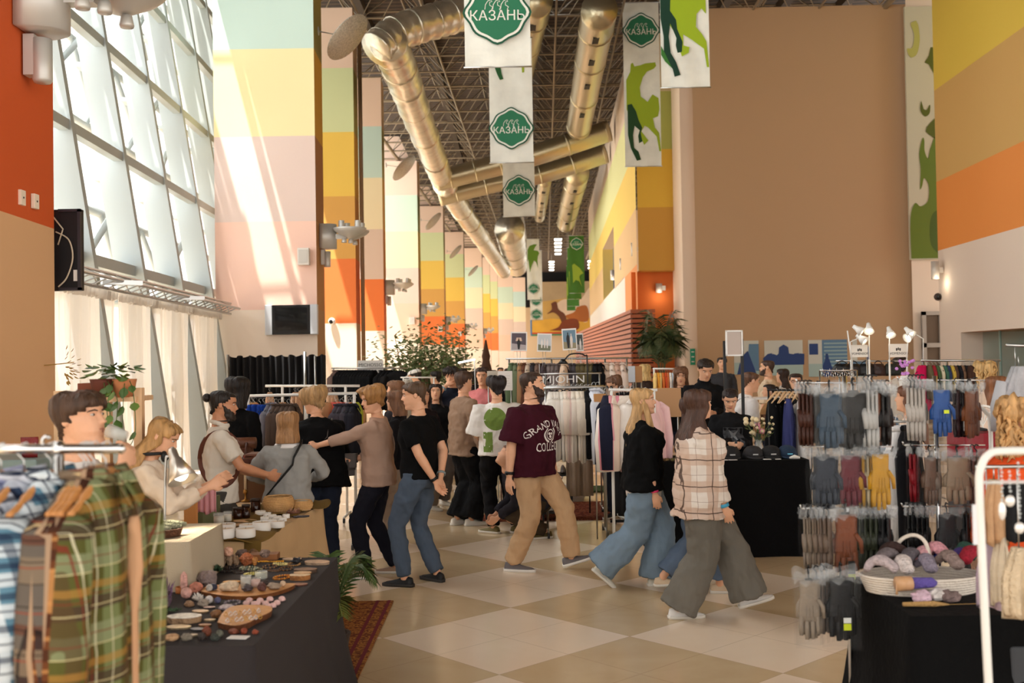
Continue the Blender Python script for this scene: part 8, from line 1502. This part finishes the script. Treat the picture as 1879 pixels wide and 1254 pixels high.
for i, (px, py, bx, by, d, L) in enumerate(((637, 68, 583, 57, 21.2, .62), (741, 308, 708, 303, 36.5, .62), (795, 406, 772, 404, 51, .6), (836, 462, 820, 461, 65, .6), (868, 497, 855, 494, 78, .6))):
 c, b_ = P(px, py, d), P(bx, by, d); m = MB(mat((196, 188, 174), .5, .3, 1, 30, .25, 26))
 m.lathe([(.02, -.01), (L * .9, 0), (L * .9, .02), (.02, .03)], n=30, M=Matrix.Translation(c) @ V((.70, -.16, -.66)).to_track_quat('Z', 'Y').to_matrix().to_4x4()); m.use(LM); m.tube([b_, c], .012, 6); m.lathe([(.09, 0), (.09, .02)], n=14, M=Matrix.Translation(b_) @ Matrix.Rotation(pi / 2, 4, 'Y'))
 m.build('reflector', label='round perforated reflector on a rod from the ' + ['big pastel pillar', 'pillar just left of the first duct bend', 'pastel pillar behind the small trees', 'pillar beyond the small trees', 'sixth striped pillar'][i], cat='reflector')
FO = mat((226, 218, 200), .3, .85, 1, 3.5, .15, 3); FD = mat((190, 178, 148), .3, .85, .3, 12)
def duct(label, pts, r, m_, seams=0, vents=None):
 m = MB(m_); pts = spl([P(*p) for p in pts], 10); m.tube(pts, [r * (1 + (.05 * sin(i * 2.1) if seams else 0)) for i in range(len(pts))], 16)
 for k in range(4, len(pts) - 1, 5): m.tube([pts[k], pts[k].lerp(pts[k + 1], .25)], r * 1.05, 16)
 if vents:
  m.use(mat((40, 34, 28), .7))
  for k in range(3, len(pts) - 2, 4): p = pts[k]; m.box((p.x - r * .1, p.y, p.z - r), (.16, .5, .03))
 m.build('air_duct', label=label, cat='duct')
duct('crumpled foil air duct running down the left edge of the roof', [(712, 78, 24), (735, 130, 26), (762, 205, 30), (800, 300, 37), (812, 330, 41)], .44, FO, 1)
duct('foil air duct crossing to the right at the top of the picture', [(690, 92, 24), (730, 60, 24.4), (800, 38, 25), (850, 24, 25.5)], .42, FO, 1); duct('foil air duct further along the left roof edge', [(815, 335, 42), (850, 390, 50), (885, 440, 60), (925, 500, 80)], .5, FO, 1)
duct('long insulated duct crossing the roof below the round spiral duct', [(800, 332, 40), (880, 312, 40), (980, 285, 40), (1118, 240, 40)], .42, FD, 0); duct('second insulated duct crossing the roof just beyond the first', [(805, 362, 43), (900, 338, 43), (1000, 318, 43), (1112, 282, 43)], .40, FD, 0)
duct('spiral duct with square vents at the upper right of the roof', [(1100, 18, 25.5), (1082, 120, 31), (1062, 235, 39)], .46, FD, 0, 1); duct('spiral duct with vents beyond the crossing ducts', [(1060, 318, 45), (1047, 370, 52), (1038, 410, 60)], .52, FD, 0, 1); duct('dark spiral duct behind the large near banner', [(985, 0, 26), (965, 90, 31), (945, 190, 38), (935, 260, 46)], .42, FD, 0, 1); duct('foil air duct at the centre of the far roof', [(935, 420, 62), (942, 460, 75), (948, 490, 92)], .9, FO, 1); duct('thin spiral duct right of the three hanging banners', [(1000, 330, 46), (994, 375, 54), (990, 400, 62)], .3, FD, 0, 1)
for i in range(12):
 px, py, d = ((1024, 440 + 6.6 * i, 62 + 3.2 * i) if i < 5 else (1012, 481 + 5 * (i - 5), 84 + 4 * (i - 5))) if i < 9 else (1085 + 0 * i, 480 + 6 * (i - 9), 66 + 3 * (i - 9)); p = P(px, py, d)
 m = MB(mat((255, 246, 226), .5, emit=6)); m.box((0, 0, 0), (.42, .5, .05)); m.use(STEEL); m.box((0, 0, .045), (.46, .54, .03)); m.tube([(0, 0, .05), (0, 0, 1.0)], .01, 4); m.build('ceiling_light', label='small square ceiling light in the row leading to the far mural', cat='light', group='far ceiling lights', loc=p)
m = MB(mat((235, 240, 245), .5, emit=2.5)); q = P(1020, 140, 30); m.box((0, 0, 0), (.72, .9, .04)); m.build('skylight', label='rectangular skylight panel glowing between the ducts', cat='skylight', loc=(q.x, q.y, 12.6))
GR, LG, DG, OL = (42, 118, 84), (236, 236, 226), (28, 84, 60), (150, 170, 40)
def quat(r, n=12, k=.17):
 out = []
 for q in range(4):
  for j in range(n): t_ = j / n; a = pi / 2 * q + pi / 2 * t_; rr = r * (1 - .06 * abs(sin(2 * a)) * 0 + .10 * (abs(cos(2 * a)) ** 8) + .02 * cos(8 * a)); out.append((rr * cos(a) * 1.02, rr * sin(a) * .96))
 return out
def banner(label, x0, y0, x1, y1, d, logos=(), horses=(), dark=False, group=None):
 tl, br = P(x0, y0, d), P(x1, y1, d); W_, H_ = br.x - tl.x, tl.z - br.z; F = frame((0, 0, 0), (1, 0, 0), (0, 0, 1)); m = MB(mat(LG if not dark else (70, 120, 46), .8, 0, .4, 4, .07, 3))
 m.sheet(lambda u, v: (W_ * u, .012 * sin(u * 9 + v * 5), H_ * v), 12, 16); m.sheet(lambda u, v: (W_ * (1 - u), .012 * sin((1 - u) * 9 + v * 5) + .012, H_ * v), 12, 16); L0 = .018
 def clip(p): return (max(.0, min(W_, p[0])), max(.0, min(H_, p[1])))
 for k, (sc_, ox, oy, c, pts) in enumerate(horses): m.use(mat(c, .8)); flat(m, [clip((((a / sc_ + ox) - x0) / (x1 - x0) * W_, (1 - ((b_ / sc_ + oy) - y0) / (y1 - y0)) * H_)) for a, b_ in pts], F, L0 + .003 * (k + 1))
 for cy_, r in logos:
  cx_, cz = W_ * .5, H_ - (cy_ - y0) / (y1 - y0) * H_; R_ = W_ * r
  for g, c, l in ((1.0, DG, .030), (.93, LG, .033), (.85, GR, .036)): m.use(mat(c, .7)); flat(m, [(cx_ + a * g, cz + b_ * g) for a, b_ in quat(R_)], F, L0 + l)
  write(m, 'КАЗАНЬ', Matrix.Translation((cx_, 0, cz - R_ * .12)) @ F, R_ * .46, mat(LG, .7), L0 + .040, .004)
  for k in range(3): stroke(m, [(cx_ + R_ * (a - .28 + .26 * k), cz + R_ * b_) for a, b_ in ((-.12, .1), (-.10, .26), (-.02, .38), (.08, .42), (.12, .36), (.04, .34), (.04, .24), (.14, .18), (.10, .10), (.16, .04))], R_ * .022, F, L0 + .040)
 m.use(STEEL); m.tube([(-.02, 0, H_), (W_ + .02, 0, H_)], .014, 6); m.tube([(-.02, 0, .0), (W_ + .02, 0, .0)], .012, 6)
 for u in (.1, .9): m.tube([(W_ * u, 0, H_), (W_ * u, 0, (ZD - br.z - .02) if d > 50 else max(H_ + .01, ZT - br.z - .04))], .004, 4)
 return m.build('banner', label=label, cat='banner', group=group, loc=(tl.x, d, br.z))
banner('nearest white banner with a green city emblem, at the top centre', 850, -95, 974, 122, 15.4, logos=((25, .46),)); banner('white banner with a green city emblem, second in the left row', 896, 70, 979, 298, 23, logos=((236, .46),), horses=((2.986, 820, 0, (40, 90, 46), [(260, 370), (295, 370), (300, 405), (310, 435), (290, 440), (275, 410)]), (2.986, 820, 0, OL, [(415, 360), (430, 360), (430, 400), (418, 402)])))
banner('white banner with a green city emblem, third in the left row', 922, 288, 982, 397, 31.5, logos=((350, .46),)); banner('tall banner with an emblem above green running horses', 1142, 5, 1214, 305, 29, logos=((57, .46),), horses=((2.986, 820, 0, (156, 178, 40), [(1000, 395), (1004, 352), (1016, 345), (1026, 366), (1060, 360), (1090, 350), (1150, 345), (1155, 365), (1140, 380), (1100, 395), (1075, 425), (1055, 480), (1060, 530), (1100, 560), (1130, 520), (1165, 540), (1170, 600), (1160, 640), (1130, 650), (1140, 700), (1165, 730), (1175, 830), (1165, 830), (1150, 750), (1100, 700), (1080, 690), (1060, 720), (1100, 770), (1075, 795), (1060, 760), (1050, 700), (1000, 650), (975, 600), (975, 440)]), (2.986, 820, 0, (34, 72, 38), [(980, 575), (1005, 570), (1030, 610), (1045, 660), (1065, 700), (1055, 730), (1065, 775), (1045, 785), (1040, 745), (1050, 715), (1020, 690), (1010, 740), (1015, 810), (1040, 830), (1055, 875), (1030, 880), (1010, 840), (995, 810), (980, 740)])))
banner('large banner with big dark and light green horses right of the tall one', 1208, -150, 1303, 160, 19.8, horses=((2.986, 820, 0, (160, 186, 36), [(1160, -250), (1425, -300), (1425, 80), (1400, 50), (1370, 80), (1365, 150), (1400, 190), (1425, 230), (1438, 370), (1425, 370), (1410, 270), (1340, 220), (1290, 190), (1290, 250), (1325, 260), (1320, 290), (1280, 310), (1270, 280), (1280, 240), (1240, 180), (1200, 120), (1160, 100)]), (2.986, 820, 0, (22, 60, 44), [(1150, -200), (1230, -200), (1215, 60), (1250, 110), (1255, 160), (1285, 230), (1280, 285), (1255, 290), (1245, 250), (1250, 210), (1215, 130), (1205, 200), (1215, 290), (1245, 340), (1270, 410), (1235, 420), (1225, 380), (1175, 290), (1175, 200), (1150, 100)]), (2.986, 820, 0, (60, 120, 50), [(1152, 250), (1180, 290), (1200, 330), (1222, 375), (1180, 335), (1152, 300)])))
banner('white banner with green horses above an emblem, far down the left row', 966, 439, 991, 550, 62, logos=((530, .42),), horses=((3.6875, 820, 400, (104, 142, 46), [(545, 215), (560, 190), (590, 180), (615, 180), (600, 200), (590, 220), (620, 225), (635, 240), (620, 260), (615, 290), (620, 340), (605, 300), (590, 290), (575, 320), (560, 370), (555, 330), (550, 280), (543, 300)]),)); banner('narrow white banner furthest down the left row', 971, 460, 996, 587, 74, logos=((552, .42), (577, .42)))
for i, (x0, y0, x1, y1, d) in enumerate(((1044, 433, 1073, 538, 58), (1041, 455, 1067, 549, 66), (1040, 476, 1063, 562, 74), (1039, 488, 1056, 570, 82))): banner('dark green banner with pale horses, %s of the stack at the far right' % ['nearest', 'second', 'third', 'furthest'][i], x0, y0, x1, y1, d, dark=True, logos=((448, .42),) if i == 0 else (), horses=((3.6875, 820 - 6 * i, 400 + 12 * i, (150, 180, 64), [(845, 320), (860, 310), (900, 340), (925, 375), (905, 385), (895, 400), (915, 470), (895, 430), (870, 420), (850, 440), (848, 380)]),))
p = P(535, 587, 20.4); t = thing('television', 'wide black television with silver speakers on the big pastel pillar', 'television', (p.x, 20.42, p.z)); s_ = 20.4 / 1900
for x, w_ in ((-41.5, 13), (41.5, 13)): m = MB(mat((196, 200, 206), .4, .4)); m.box((x * s_, 0, 0), (w_ * s_, .14, 55 * s_)); m.build('speaker', t, bevel=.01)
m = MB(mat((14, 14, 16), .25)); m.box((0, 0, .0), (70 * s_, .14, 54 * s_)); m.use(mat((8, 8, 10), .06)); m.box((0, -.072, .02), (60 * s_, .004, 42 * s_)); m.build('screen', t, bevel=.004)
for i, (px, py, w_, h_, d, lb) in enumerate(((557, 471, 21, 31, 20.4, 'white wall speaker on the big pastel pillar'), (756, 589, 10, 13, 49.4, 'white wall speaker on the pastel pillar behind the small trees'), (808, 604, 8, 10, 63.9, 'white wall speaker on the orange band of the fifth pillar'), (844, 613, 6, 8, 76.9, 'white wall speaker on the sixth pillar'))):
 q = P(px, py, d); s_ = d / 1900; m = MB(mat((226, 220, 212), .5)); m.box((0, 0, 0), (w_ * s_, .14, h_ * s_)); m.use(mat((206, 200, 192), .6)); m.box((0, -.073, 0), (w_ * s_ * .8, .01, h_ * s_ * .8)); m.build('speaker', label=lb, cat='speaker', loc=(q.x, d + .02, q.z), bevel=.01)
for px, py, d, y_, lb in ((609, 590, 27.9, 0, 'white dome camera with a black eye on the second striped pillar'), (1721, 545, 26.9, 0, 'dark dome camera under the sconce on the right wall')):
 q = P(px, py, d); m = MB(WHITE if px < 1000 else mat((60, 50, 46), .4)); m.ell((0, 0, 0), .10, 14); m.use(mat((14, 14, 16), .1)); m.ell((-.01, -.05, -.01), .065, 12); m.use(WHITE); m.box((0, .06, .02), (.1, .14, .06)); m.build('dome_camera', label=lb, cat='camera', loc=q)
SCN = mat((214, 206, 196), .4, .2)
for i, (px, py, d, r, h, lb) in enumerate(((1163, 458, 32.7, .09, .42, 'cylinder sconce nearest on the yellow side wall'), (1141, 485, 37.9, .09, .42, 'cylinder sconce in the middle of the yellow side wall'), (1124, 505, 42.8, .09, .42, 'furthest cylinder sconce on the yellow side wall'), (1209, 529, 31.45, .1, .28, 'short cylinder sconce on the orange wall above the palm'), (1716, 496, 26.6, .10, .46, 'silver cylinder sconce on the right wall beside the green ornament'))):
 q = P(px, py, d); m = MB(SCN); m.lathe([(r, -h / 2), (r, h / 2), (r * .8, h / 2), (r * .8, h / 2 - .03)], (0, 0, 0), 16); m.box((r + .04, .02, 0), (.12, .1, .14)); m.build('sconce', label=lb, cat='lamp', loc=q)
 l = bpy.data.lights.new('sconce_light', 'POINT'); l.energy = 2; l.color = (1, .86, .66); l.shadow_soft_size = .06; lo = bpy.data.objects.new('sconce_light', l); C.objects.link(lo); lo.location = q + V((.0, -.16, -h / 2 - .12))
q = NW(23.6); pz = P(1832, 576, 23.6).z; m = MB(mat((104, 150, 150), .4)); m.box((0, 0, 0), (.03, .55, .24)); m.build('wall_plate', label='small teal sign on the right wall above the glass shop front', cat='sign', loc=(q[0] - .02, P(1832, 576, 21.6).y, P(1832, 576, 21.6).z))
m = MB(mat((30, 150, 116), .5)); a = P(1273, 655, 29.3); m.box((0, 0, 0), (.14, .03, .46)); m.use(WHITE)
for k in range(3): m.box((0, -.017, -.14 + .14 * k), (.08, .004, .03))
m.build('wall_sign', label='narrow green sign with white marks on the white column', cat='sign', loc=(a.x, 29.46, a.z))
palm('tall date palm in front of the orange wall', P(1213, 600, 27).x, 27, 0, 3.35, 20, 5, R_=.62, ll=.5, pn=26, lw=.04, trunk=1.1, potr=.3, droop=.7, cs=((62, 78, 44), (96, 100, 60)), name='palm_tree', up=1.1)
def ficus(label, px, d, top, w_, h_, n, seed):
 b_ = P(px, 663, d); z1 = P(px, top, d).z; t = thing('potted_tree', label, 'tree', (b_.x, d, 0)); r_ = random.Random(seed); m = MB(mat((120, 96, 70), .8)); ends = []
 for k in range(9):
  e = V((r_.uniform(-w_, w_) * .6, r_.uniform(-.5, .5), z1 - r_.uniform(.1, h_ * .8))); pts = spl([(0, 0, .2), (e.x * .2, e.y * .3, .9 + .1 * k), (e.x * .6, e.y * .7, (e.z + 1.2) / 2), e], 4); m.tube(pts, [.03 - .002 * i for i in range(len(pts))], 6); ends += pts[5:]
 m.build('trunk', t); q = MB(mat((90, 70, 60), .7)); q.lathe([(.2, 0), (.28, .4), (.26, .4)], n=18); q.build('pot', t); f = MB(mat((98, 118, 66), .6)); f2 = mat((144, 156, 110), .6); f1 = f.mats[0]
 for k in range(n): c = r_.choice(ends); f.use(f1 if r_.random() < .6 else f2); a = r_.uniform(0, 6.28); leaf(f, c + V((r_.gauss(0, .28), r_.gauss(0, .24), r_.gauss(0, .24))), (cos(a), sin(a), r_.uniform(-.8, .3)), r_.uniform(.10, .16), r_.uniform(.055, .085))
 f.build('foliage', t)
ficus('airy green ficus tree, left one before the pastel pillar', 752, 24, 604, 1.0, 1.4, 900, 1); ficus('denser green ficus tree in the middle of the three', 785, 22.5, 612, .8, 1.2, 1100, 2); ficus('tall green ficus tree, right one of the three', 838, 26, 600, .6, 1.3, 900, 3)
q = P(856, 663, 21); m = MB(mat((245, 248, 250), .5, emit=4)); m.tube([(.16 * cos(a), .1 * sin(a), .03 * cos(a)) for a in [2 * pi * j / 20 for j in range(21)]], .014, 6, False); m.use(STEEL); m.tube([(.16, 0, .03), (.2, .0, -q.z)], .01, 6); m.build('ring_light', label='white ring light on a stand right of the ficus trees', cat='light', loc=q)
q = P(892, 666, 24); m = MB(mat((84, 54, 36), .7)); m.lathe([(.10, 0), (.13, .3), (.08, .5), (.10, .6), (.05, .8), (.02, .98)], (0, 0, q.z - .45), 14); m.tube([(0, 0, 0), (0, 0, q.z - .4)], .07, 8); m.build('wooden_figure', label='carved dark wooden figure on a column beyond the crowd', cat='sculpture', loc=(q.x, 24, 0))
q = P(1048, 668, 12.8); t = thing('work_lamp', 'black bent desk lamp above the coats in the centre', 'lamp', (q.x, 12.8, 0)); m = MB(mat((24, 24, 24), .4)); m.tube(spl([(.2, 0, 0), (.2, 0, q.z - .1), (.17, 0, q.z + .1), (0, 0, q.z + .12), (-.08, 0, q.z + .05)], 5), .009, 6); m.build('arm', t); m = MB(mat((24, 24, 24), .4)); m.lathe([(.02, .06), (.07, 0)], (-.1, 0, q.z), 14); m.build('lamp_shade', t)
